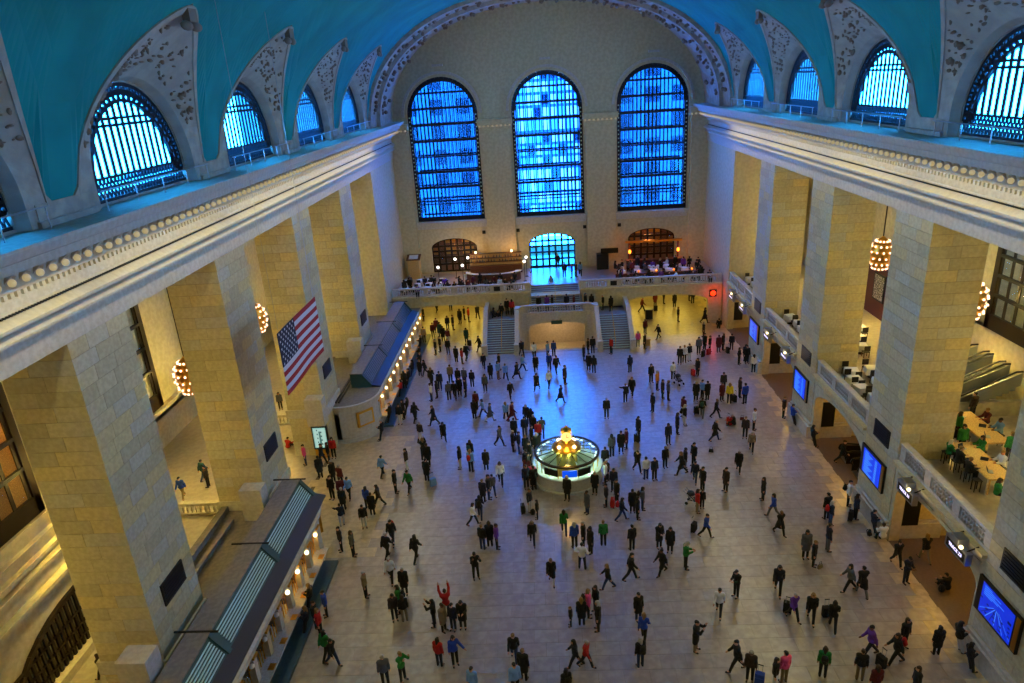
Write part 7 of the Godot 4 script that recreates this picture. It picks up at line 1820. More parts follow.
	[-3.11, 0.00, 31.26, 20, "s", "K", "j", "c", "l", 2, 1, 0.989, "person in black coat, blue jeans, standing near the round booth", "people near the round booth"],
	[4.03, 0.00, 31.47, 0, "s", "K", "k", "c", "s", 0, 1, 1.072, "person in black coat, black legwear, standing near the round booth, seventh from left", "people near the round booth"],
	[-3.62, 0.00, 31.02, 90, "s", "K", "j", "j", "s", 1, 1, 1.083, "person in black top, blue jeans, standing near the round booth", "people near the round booth"],
	[-4.08, 0.00, 30.67, 90, "s", "K", "k", "c", "s", 3, 2, 1.044, "person in black coat, black legwear, standing near the round booth, second from left", "people near the round booth"],
	[4.51, 0.00, 30.86, 270, "s", "M", "k", "c", "s", 0, 0, 0.99, "person in maroon coat, black legwear, standing near the round booth", "people near the round booth"],
	[-10.84, 0.00, 31.45, 200, "p", "K", "k", "j", "l", 2, 0, 1.097, "person in black top, black legwear, taking a photo left of the round booth", "people left of the round booth"],
	[-18.23, 0.00, 33.51, 200, "s", "K", "k", "c", "s", 0, 2, 1.063, "person in black coat, black legwear, standing between the ticket booths, leftmost", "people between the ticket booths"],
	[-2.66, 0.00, 29.92, 90, "s", "K", "k", "c", "s", 1, 1, 1.038, "person in black coat, black legwear, standing near the round booth, fourth from left", "people near the round booth"],
	[13.50, 0.00, 31.94, 340, "w", "T", "n", "j", "l", 3, 0, 0.989, "person in tan top, navy legwear, walking right of the round booth", "people right of the round booth"],
	[7.70, 0.00, 30.44, 20, "s", "N", "k", "j", "l", 1, 2, 1.035, "person in navy top, black legwear, standing right of the round booth", "people right of the round booth"],
	[-5.16, 0.00, 29.73, 60, "w", "G", "k", "j", "s", 0, 1, 1.056, "person in grey top, black legwear, walking near the round booth", "people near the round booth"],
	[19.18, 0.00, 33.96, 60, "w", "K", "k", "j", "s", 0, 0, 1.08, "person in black top, black legwear, walking by the right wall, leftmost", "people by the right wall"],
	[-2.15, 0.00, 29.32, 0, "s", "R", "k", "j", "s", 0, 0, 1.038, "person in red top, black legwear, standing near the round booth", "people near the round booth"],
	[5.64, 0.00, 29.12, 300, "s", "K", "k", "c", "s", 1, 2, 1.036, "person in black coat, black legwear, standing near the round booth, rightmost", "people near the round booth"],
	[11.27, 0.00, 30.16, 90, "w", "K", "j", "c", "s", 3, 0, 1.074, "person in black coat, blue jeans, walking right of the round booth", "people right of the round booth"],
	[-1.84, 0.00, 28.54, 180, "w", "G", "j", "j", "s", 0, 2, 1.041, "person in grey top, blue jeans, walking near the round booth, rightmost", "people near the round booth"],
	[-4.06, 0.00, 28.53, 180, "s", "K", "k", "c", "s", 0, 0, 1.018, "person in black coat, black legwear, standing near the round booth, third from left", "people near the round booth"],
	[-3.22, 0.00, 28.43, 180, "s", "N", "j", "j", "s", 0, 0, 1.048, "person in navy top, blue jeans, standing near the round booth, rightmost", "people near the round booth"],
	[-18.63, 0.00, 31.65, 90, "w", "K", "k", "j", "s", 1, 1, 1.096, "person in black top, black legwear, walking between the ticket booths", "people between the ticket booths"],
	[-18.24, 0.00, 31.23, 300, "s", "K", "k", "j", "s", 1, 2, 0.987, "person in black top, black legwear, standing between the ticket booths, leftmost", "people between the ticket booths"],
	[-2.51, 0.00, 27.99, 160, "s", "K", "k", "c", "s", 3, 2, 0.995, "person in black coat, black legwear, standing near the round booth, fifth from left", "people near the round booth"],
	[8.67, 0.00, 28.88, 90, "s", "N", "n", "c", "l", 1, 2, 1.065, "person in navy coat, navy legwear, standing right of the round booth", "people right of the round booth"],
	[-27.60, 0.00, 35.60, 0, "w", "L", "t", "j", "s", 0, 0, 1.059, "person in blue top, tan legwear, walking in the left aisle", "people in the left aisle"],
	[-19.96, 0.00, 31.56, 300, "s", "P", "j", "j", "s", 0, 0, 1.019, "person in pink top, blue jeans, standing between the ticket booths", "people between the ticket booths"],
	[18.02, -0.00, 31.59, 90, "l", "N", "n", "j", "l", 0, 1, 1.063, "person in navy top, navy legwear, leaning by the right wall, leftmost", "people by the right wall"],
	[-9.71, 0.00, 28.49, 20, "w", "K", "k", "c", "l", 0, 2, 0.994, "person in black coat, black legwear, walking left of the round booth", "people left of the round booth"],
	[13.60, 0.00, 29.90, 340, "s", "D", "k", "j", "s", 2, 0, 1.049, "person in dark brown top, black legwear, standing right of the round booth", "people right of the round booth"],
	[-18.01, 0.00, 30.65, 0, "s", "R", "k", "j", "l", 0, 0, 1.043, "person in red top, black legwear, standing between the ticket booths", "people between the ticket booths"],
	[-11.57, 0.00, 28.45, 160, "s", "D", "w", "j", "s", 3, 0, 0.995, "person in dark brown top, pale legwear, standing left of the round booth, rightmost", "people left of the round booth"],
	[-26.40, 0.00, 34.20, 270, "s", "D", "k", "j", "s", 0, 0, 1.03, "person in dark brown top, black legwear, standing in the left aisle", "people in the left aisle"],
	[-2.71, 0.00, 26.96, 160, "s", "K", "k", "j", "l", 0, 0, 1.027, "person in black top, black legwear, standing near the round booth", "people near the round booth"],
	[-14.62, 0.16, 28.45, 270, "l", "N", "n", "j", "s", 3, 0, 1.095, "person in navy top, navy legwear, leaning between the ticket booths", "people between the ticket booths"],
	[9.51, 0.00, 27.55, 90, "s", "K", "w", "j", "l", 3, 0, 1.083, "person in black top, pale legwear, standing right of the round booth", "people right of the round booth"],
	[-3.11, 0.00, 26.34, 340, "s", "N", "k", "j", "l", 3, 0, 1.087, "person in navy top, black legwear, standing near the round booth, leftmost", "people near the round booth"],
	[14.60, 0.00, 28.70, 60, "s", "W", "k", "j", "s", 1, 1, 1.077, "person in white top, black legwear, standing right of the round booth", "people right of the round booth"],
	[-27.20, 0.00, 33.20, 160, "w", "C", "j", "j", "s", 1, 1, 1.004, "person in dark teal top, blue jeans, walking in the left aisle", "people in the left aisle"],
	[13.37, 0.00, 27.71, 270, "t", "K", "k", "j", "s", 3, 1, 1.052, "person in black top, black legwear, sitting on the floor right of the round booth", "people right of the round booth"],
	[3.50, 0.00, 25.71, 0, "s", "K", "k", "j", "s", 3, 0, 1.075, "person in black top, black legwear, standing between stair and round booth, rightmost", "people between stair and round booth"],
	[-4.32, 0.00, 25.59, 90, "w", "M", "r", "c", "s", 0, 1, 1.055, "person in maroon coat, red legwear, walking between stair and round booth", "people between stair and round booth"],
	[-4.82, 0.00, 25.44, 200, "w", "B", "k", "j", "l", 2, 0, 1.009, "person in light blue top, black legwear, walking between stair and round booth, rightmost", "people between stair and round booth"],
	[-6.17, 0.00, 25.51, 90, "w", "G", "w", "c", "s", 0, 0, 1.003, "person in grey coat, pale legwear, walking on the far left floor", "people on the far left floor"],
	[9.72, 0.00, 26.07, 300, "s", "M", "w", "j", "s", 0, 2, 1.07, "person in maroon top, pale legwear, standing right of the round booth", "people right of the round booth"],
	[-10.85, 0.00, 25.84, 270, "w", "N", "k", "c", "s", 2, 0, 1.094, "person in navy coat, black legwear, walking on the far left floor", "people on the far left floor"],
	[12.23, 0.00, 26.46, 60, "w", "K", "k", "j", "s", 2, 2, 1.024, "person in black top, black legwear, walking right of the round booth", "people right of the round booth"],
	[11.20, 0.00, 26.19, 160, "w", "K", "g", "j", "s", 0, 1, 1.017, "person in black top, grey legwear, walking right of the round booth", "people right of the round booth"],
	[17.74, 0.00, 28.12, 90, "l", "L", "k", "j", "s", 1, 0, 1.058, "person in blue top, black legwear, leaning by the right wall", "people by the right wall"],
	[-7.53, 0.00, 24.90, 160, "s", "K", "k", "c", "l", 1, 1, 1.03, "person in black coat, black legwear, standing on the far left floor, sixth from left", "people on the far left floor"],
	[-22.33, 0.00, 28.77, 160, "t", "R", "k", "j", "s", 0, 0, 0.988, "person in red top, black legwear, sitting on the floor between the ticket booths", "people between the ticket booths"],
	[-6.82, 0.00, 24.57, 270, "w", "B", "j", "j", "l", 1, 1, 0.984, "person in light blue top, blue jeans, walking on the far left floor", "people on the far left floor"],
	[7.41, 0.00, 24.88, 300, "s", "K", "k", "j", "s", 1, 2, 0.996, "person in black top, black legwear, standing on the far right floor, second from left", "people on the far right floor"],
	[-12.56, 0.00, 25.08, 160, "w", "K", "k", "c", "l", 1, 0, 1.091, "person in black coat, black legwear, walking on the far left floor, leftmost", "people on the far left floor"],
	[-13.80, 0.00, 25.34, 0, "s", "K", "w", "j", "l", 0, 0, 1.085, "person in black top, pale legwear, standing by the ticket windows", "people by the ticket windows"],
	[-14.62, 0.16, 25.29, 270, "l", "K", "k", "c", "s", 2, 0, 1.066, "person in black coat, black legwear, leaning by the ticket windows, leftmost", "people by the ticket windows"],
	[17.47, 0.00, 26.85, 60, "s", "D", "k", "j", "s", 2, 0, 1.078, "person in dark brown top, black legwear, standing by the right wall", "people by the right wall"],
	[-13.64, 0.00, 24.44, 300, "s", "K", "k", "c", "l", 0, 0, 1.058, "person in black coat, black legwear, standing by the ticket windows, leftmost", "people by the ticket windows"],
	[-7.52, 0.00, 23.26, 200, "s", "M", "k", "j", "s", 0, 0, 1.032, "person in maroon top, black legwear, standing on the far left floor", "people on the far left floor"],
	[5.38, 0.00, 22.96, 180, "a", "K", "k", "j", "s", 2, 0, 1.02, "person in black top, black legwear, holding an arm out between stair and round booth", "people between stair and round booth"],
	[-0.18, 0.00, 22.47, 60, "w", "K", "k", "c", "s", 1, 1, 1.004, "person in black coat, black legwear, walking between stair and round booth, rightmost", "people between stair and round booth"],
	[-13.45, 0.00, 23.70, 270, "l", "K", "k", "j", "l", 1, 0, 0.983, "person in black top, black legwear, leaning by the ticket windows, leftmost", "people by the ticket windows"],
	[9.04, 0.00, 22.86, 90, "s", "G", "k", "j", "s", 2, 2, 1.08, "person in grey top, black legwear, standing on the far right floor, leftmost", "people on the far right floor"],
	[13.95, 0.00, 23.94, 160, "s", "Y", "n", "j", "l", 2, 1, 1.088, "person in yellow top, navy legwear, standing on the far right floor", "people on the far right floor"],
	[11.34, 0.00, 23.18, 340, "s", "K", "k", "c", "l", 3, 0, 1.067, "person in black coat, black legwear, standing on the far right floor, second from left", "people on the far right floor"],
	[15.18, 0.00, 24.15, 200, "s", "L", "k", "j", "s", 1, 1, 1.097, "person in blue top, black legwear, standing on the far right floor", "people on the far right floor"],
	[8.62, 0.00, 22.51, 90, "s", "K", "k", "c", "s", 1, 0, 1.049, "person in black coat, black legwear, standing on the far right floor, leftmost", "people on the far right floor"],
	[12.30, 0.00, 23.17, 200, "s", "K", "k", "c", "s", 1, 0, 1.038, "person in black coat, black legwear, standing on the far right floor, rightmost", "people on the far right floor"],
	[13.47, 0.00, 23.37, 20, "s", "M", "k", "c", "s", 1, 1, 0.994, "person in maroon coat, black legwear, standing on the far right floor", "people on the far right floor"],
	[11.95, 0.00, 22.81, 300, "s", "B", "k", "j", "s", 0, 1, 1.021, "person in light blue top, black legwear, standing on the far right floor", "people on the far right floor"],
	[6.11, 0.00, 21.62, 340, "w", "K", "k", "c", "l", 2, 0, 1.073, "person in black coat, black legwear, walking on the far right floor", "people on the far right floor"],
	[-4.60, 0.00, 21.19, 20, "v", "K", "k", "j", "s", 3, 1, 0.995, "person in black top, black legwear, walking between stair and round booth, leftmost", "people between stair and round booth"],
	[15.09, 0.00, 22.89, 90, "s", "D", "k", "j", "s", 0, 1, 1.085, "person in dark brown top, black legwear, standing on the far right floor, rightmost", "people on the far right floor"],
	[-10.14, 0.00, 21.02, 200, "s", "G", "k", "j", "s", 1, 2, 1.063, "person in grey top, black legwear, standing on the far left floor, leftmost", "people on the far left floor"],
	[-9.63, 0.00, 20.86, 0, "w", "K", "k", "j", "s", 0, 1, 1.07, "person in black top, black legwear, walking on the far left floor", "people on the far left floor"],
	[-11.74, 0.00, 21.08, 300, "s", "W", "j", "j", "s", 1, 2, 1.026, "person in white top, blue jeans, standing on the far left floor", "people on the far left floor"],
	[-8.69, 0.00, 20.53, 270, "s", "K", "k", "c", "s", 0, 0, 1.029, "person in black coat, black legwear, standing on the far left floor, fifth from left", "people on the far left floor"],
	[8.45, 0.00, 20.70, 60, "s", "O", "k", "j", "l", 3, 1, 1.088, "person in orange top, black legwear, standing on the far right floor", "people on the far right floor"],
	[-2.25, 0.00, 19.72, 340, "v", "K", "k", "c", "s", 1, 0, 1.017, "person in black coat, black legwear, walking between stair and round booth, third from left", "people between stair and round booth"],
	[-9.27, 0.00, 20.26, 20, "s", "K", "k", "c", "l", 0, 0, 1.095, "person in black coat, black legwear, standing on the far left floor, fourth from left", "people on the far left floor"],
	[-11.30, 0.00, 20.49, 270, "s", "N", "k", "j", "l", 0, 2, 0.994, "person in navy top, black legwear, standing on the far left floor", "people on the far left floor"],
	[14.07, 0.00, 21.46, 0, "s", "D", "k", "j", "s", 1, 1, 1.032, "person in dark brown top, black legwear, standing on the far right floor, leftmost", "people on the far right floor"],
	[-6.97, 0.00, 19.71, 0, "s", "G", "k", "j", "l", 1, 0, 1.045, "person in grey top, black legwear, standing on the far left floor, rightmost", "people on the far left floor"],
	[-1.15, 0.00, 19.24, 160, "w", "W", "n", "j", "s", 3, 1, 1.011, "person in white top, navy legwear, walking between stair and round booth", "people between stair and round booth"],
	[-14.62, 0.16, 20.18, 270, "l", "R", "k", "j", "l", 0, 0, 0.989, "person in red top, black legwear, leaning by the ticket windows", "people by the ticket windows"],
	[0.34, 0.00, 18.59, 60, "s", "D", "k", "c", "s", 1, 0, 1.08, "person in dark brown coat, black legwear, standing between stair and round booth", "people between stair and round booth"],
	[8.17, 0.00, 19.07, 20, "s", "K", "k", "j", "l", 1, 0, 1.075, "person in black top, black legwear, standing on the far right floor, leftmost", "people on the far right floor"],
	[-8.28, 0.00, 18.40, 180, "s", "K", "k", "j", "s", 0, 0, 0.996, "person in black top, black legwear, standing on the far left floor, rightmost", "people on the far left floor"],
	[-11.26, 0.00, 18.77, 0, "s", "N", "j", "j", "s", 0, 1, 1.093, "person in navy top, blue jeans, standing on the far left floor, rightmost", "people on the far left floor"],
	[-9.02, 0.00, 18.10, 160, "s", "G", "j", "j", "s", 3, 0, 1.086, "person in grey top, blue jeans, standing on the far left floor", "people on the far left floor"],
	[10.25, 0.00, 18.56, 180, "s", "W", "k", "j", "s", 1, 0, 1.0, "person in white top, black legwear, standing on the far right floor, leftmost", "people on the far right floor"],
	[-9.66, 0.00, 17.81, 180, "s", "K", "k", "c", "s", 0, 1, 1.0, "person in black coat, black legwear, standing on the far left floor, third from left", "people on the far left floor"],
	[-14.62, 0.16, 18.45, 180, "s", "K", "k", "c", "l", 0, 0, 1.037, "person in black coat, black legwear, standing by the ticket windows, second from left", "people by the ticket windows"],
	[-5.20, -0.00, 17.11, 200, "w", "B", "k", "j", "s", 2, 1, 0.996, "person in light blue top, black legwear, walking between stair and round booth, leftmost", "people between stair and round booth"],
	[-4.15, 0.00, 16.98, 60, "w", "K", "k", "c", "s", 0, 1, 1.046, "person in black coat, black legwear, walking between stair and round booth, leftmost", "people between stair and round booth"],
	[-5.93, 0.00, 16.80, 60, "s", "B", "t", "j", "l", 0, 0, 1.073, "person in light blue top, tan legwear, standing between stair and round booth", "people between stair and round booth"],
	[-6.64, 0.00, 16.84, 200, "s", "K", "k", "c", "s", 0, 2, 0.981, "person in black coat, black legwear, standing on the far left floor, rightmost", "people on the far left floor"],
	[-10.44, 0.00, 17.27, 180, "s", "T", "k", "j", "s", 1, 0, 1.088, "person in tan top, black legwear, standing on the far left floor", "people on the far left floor"],
	[-25.40, 0.00, 21.60, 20, "s", "G", "k", "j", "l", 0, 1, 0.993, "person in grey top, black legwear, standing in the left aisle", "people in the left aisle"],
	[-12.24, 0.00, 17.55, 180, "w", "K", "k", "c", "l", 2, 2, 1.064, "person in black coat, black legwear, walking on the far left floor, second from left", "people on the far left floor"],
	[12.60, 0.00, 17.94, 300, "s", "N", "n", "c", "l", 1, 0, 1.012, "person in navy coat, navy legwear, standing on the far right floor", "people on the far right floor"],
	[3.19, 0.00, 16.34, 160, "s", "K", "k", "j", "l", 0, 1, 1.055, "person in black top, black legwear, standing between stair and round booth, second from left", "people between stair and round booth"],
	[-14.38, 0.00, 17.56, 270, "l", "K", "k", "j", "s", 0, 1, 1.056, "person in black top, black legwear, leaning by the ticket windows, rightmost", "people by the ticket windows"],
	[6.58, 0.00, 16.55, 200, "s", "N", "k", "j", "l", 0, 0, 1.017, "person in navy top, black legwear, standing on the far right floor", "people on the far right floor"],
	[-0.37, -0.00, 15.96, 20, "v", "K", "k", "j", "s", 1, 1, 1.094, "person in black top, black legwear, walking between stair and round booth, rightmost", "people between stair and round booth"],
	[2.74, 0.00, 15.76, 340, "s", "K", "k", "c", "s", 1, 0, 1.058, "person in black coat, black legwear, standing between stair and round booth, rightmost", "people between stair and round booth"],
	[-2.34, 0.00, 15.38, 0, "v", "K", "k", "c", "s", 0, 0, 1.041, "person in black coat, black legwear, walking between stair and round booth, second from left", "people between stair and round booth"],
	[-3.65, 0.00, 15.24, 90, "w", "B", "j", "j", "s", 1, 0, 1.058, "person in light blue top, blue jeans, walking between stair and round booth", "people between stair and round booth"],
	[-1.03, 0.00, 15.03, 0, "w", "L", "n", "j", "s", 3, 0, 1.038, "person in blue top, navy legwear, walking between stair and round booth", "people between stair and round booth"],
	[17.74, 0.00, 17.75, 180, "s", "W", "k", "j", "l", 0, 0, 1.035, "person in white top, black legwear, standing by the right wall, leftmost", "people by the right wall"],
	[-5.94, 0.00, 14.62, 90, "s", "K", "k", "j", "s", 1, 0, 1.027, "person in black top, black legwear, standing between stair and round booth, leftmost", "people between stair and round booth"],
	[-14.33, 0.00, 15.57, 270, "l", "N", "j", "j", "l", 0, 1, 1.098, "person in navy top, blue jeans, leaning by the ticket windows", "people by the ticket windows"],
	[-13.18, 0.00, 15.33, 300, "w", "K", "k", "j", "l", 0, 0, 1.024, "person in black top, black legwear, walking by the ticket windows", "people by the ticket windows"],
	[-13.68, 0.00, 15.28, 160, "s", "K", "k", "c", "s", 2, 0, 0.988, "person in black coat, black legwear, standing by the ticket windows, rightmost", "people by the ticket windows"],
	[11.52, 0.00, 15.12, 340, "s", "K", "k", "j", "s", 1, 0, 1.074, "person in black top, black legwear, standing on the far right floor, third from left", "people on the far right floor"],
	[-7.50, 0.00, 14.15, 0, "w", "N", "k", "j", "s", 1, 0, 0.992, "person in navy top, black legwear, walking on the far left floor", "people on the far left floor"],
	[12.02, 0.00, 14.77, 0, "s", "W", "k", "j", "s", 2, 1, 1.054, "person in white top, black legwear, standing on the far right floor, rightmost", "people on the far right floor"],
	[2.44, -0.00, 13.25, 90, "s", "K", "k", "c", "l", 2, 2, 1.002, "person in black coat, black legwear, standing between stair and round booth, leftmost", "people between stair and round booth"],
	[16.97, -0.00, 15.73, 60, "h", "K", "k", "j", "l", 1, 0, 0.995, "person in black top, black legwear, hands on hips by the right wall", "people by the right wall"],
	[12.56, 0.00, 14.40, 20, "s", "N", "w", "j", "s", 0, 0, 1.043, "person in navy top, pale legwear, standing on the far right floor", "people on the far right floor"],
	[17.73, 0.00, 15.61, 0, "s", "K", "k", "j", "s", 0, 0, 1.067, "person in black top, black legwear, standing by the right wall", "people by the right wall"],
	[17.75, -0.00, 15.12, 180, "s", "N", "k", "c", "l", 1, 1, 1.028, "person in navy coat, black legwear, standing by the right wall", "people by the right wall"],
	[-1.13, 0.00, 12.32, 60, "s", "B", "j", "j", "s", 1, 0, 1.1, "person in light blue top, blue jeans, standing at the stair foot", "people at the stair foot"],
	[-13.91, 0.00, 13.50, 270, "l", "K", "k", "c", "s", 2, 1, 1.054, "person in black coat, black legwear, leaning by the ticket windows, rightmost", "people by the ticket windows"],
	[-9.80, 0.00, 12.66, 90, "s", "R", "k", "j", "l", 0, 1, 1.01, "person in red top, black legwear, standing on the far left floor", "people on the far left floor"],
	[-2.50, 0.00, 12.06, 180, "w", "W", "k", "j", "s", 0, 0, 1.044, "person in white top, black legwear, walking at the stair foot", "people at the stair foot"],
	[-0.51, 0.00, 11.72, 180, "s", "L", "k", "j", "s", 1, 0, 1.001, "person in blue top, black legwear, standing at the stair foot", "people at the stair foot"],
	[5.31, 0.00, 11.72, 300, "s", "R", "k", "j", "l", 3, 0, 1.059, "person in red top, black legwear, standing at the stair foot", "people at the stair foot"],
	[-10.46, 0.00, 12.06, 160, "s", "K", "k", "c", "s", 1, 1, 0.996, "person in black coat, black legwear, standing on the far left floor, second from left", "people on the far left floor"],
	[2.98, 0.00, 11.46, 90, "s", "K", "k", "c", "s", 1, 2, 0.991, "person in black coat, black legwear, standing at the stair foot, leftmost", "people at the stair foot"],
	[-3.78, 0.00, 11.34, 20, "w", "N", "n", "j", "s", 3, 2, 1.091, "person in navy top, navy legwear, walking at the stair foot", "people at the stair foot"],
	[3.47, 0.00, 11.36, 180, "s", "K", "k", "j", "s", 1, 1, 1.073, "person in black top, black legwear, standing at the stair foot", "people at the stair foot"],
	[13.81, 0.00, 12.83, 0, "s", "G", "k", "j", "l", 0, 0, 1.068, "person in grey top, black legwear, standing on the far right floor, rightmost", "people on the far right floor"],
	[-9.45, 0.00, 11.64, 160, "w", "K", "k", "c", "s", 1, 0, 1.062, "person in black coat, black legwear, walking on the far left floor, rightmost", "people on the far left floor"],
	[15.01, 0.00, 12.33, 60, "s", "K", "k", "j", "s", 1, 0, 1.002, "person in black top, black legwear, standing on the far right floor, rightmost", "people on the far right floor"],
	[15.86, 0.00, 12.43, 0, "s", "M", "g", "c", "s", 0, 2, 1.038, "person in maroon coat, grey legwear, standing on the far right floor", "people on the far right floor"],
	[8.79, 0.00, 10.76, 60, "s", "K", "k", "c", "s", 3, 0, 1.002, "person in black coat, black legwear, standing at the stair foot, rightmost", "people at the stair foot"],
	[-14.35, 0.00, 11.35, 270, "l", "K", "j", "c", "s", 0, 1, 1.001, "person in black coat, blue jeans, leaning by the ticket windows", "people by the ticket windows"],
	[14.64, -0.00, 11.74, 300, "s", "K", "k", "c", "s", 0, 1, 1.035, "person in black coat, black legwear, standing on the far right floor, third from left", "people on the far right floor"],
	[16.41, 0.00, 11.95, 60, "s", "K", "k", "c", "s", 3, 2, 1.062, "person in black coat, black legwear, standing by the right wall, leftmost", "people by the right wall"],
	[17.23, 0.00, 12.05, 160, "s", "N", "k", "j", "s", 1, 0, 0.993, "person in navy top, black legwear, standing by the right wall, leftmost", "people by the right wall"],
	[8.21, 0.00, 10.12, 180, "s", "P", "k", "j", "l", 3, 0, 1.015, "person in pink top, black legwear, standing at the stair foot", "people at the stair foot"],
	[-11.56, 0.00, 9.85, 0, "s", "K", "k", "j", "l", 0, 0, 1.033, "person in black top, black legwear, standing on the far left floor, second from left", "people on the far left floor"],
	[-8.30, 0.00, 9.27, 300, "w", "K", "k", "c", "s", 0, 1, 1.024, "person in black coat, black legwear, walking at the stair foot", "people at the stair foot"],
	[-12.88, 0.00, 9.86, 300, "s", "N", "j", "j", "s", 0, 0, 1.012, "person in navy top, blue jeans, standing on the far left floor, leftmost", "people on the far left floor"],
	[-12.51, 0.00, 9.05, 300, "s", "K", "k", "j", "s", 0, 0, 1.027, "person in black top, black legwear, standing on the far left floor, leftmost", "people on the far left floor"],
	[-14.62, 0.16, 8.76, 270, "l", "K", "k", "c", "l", 2, 2, 1.027, "person in black coat, black legwear, leaning by the ticket windows, second from left", "people by the ticket windows"],
]

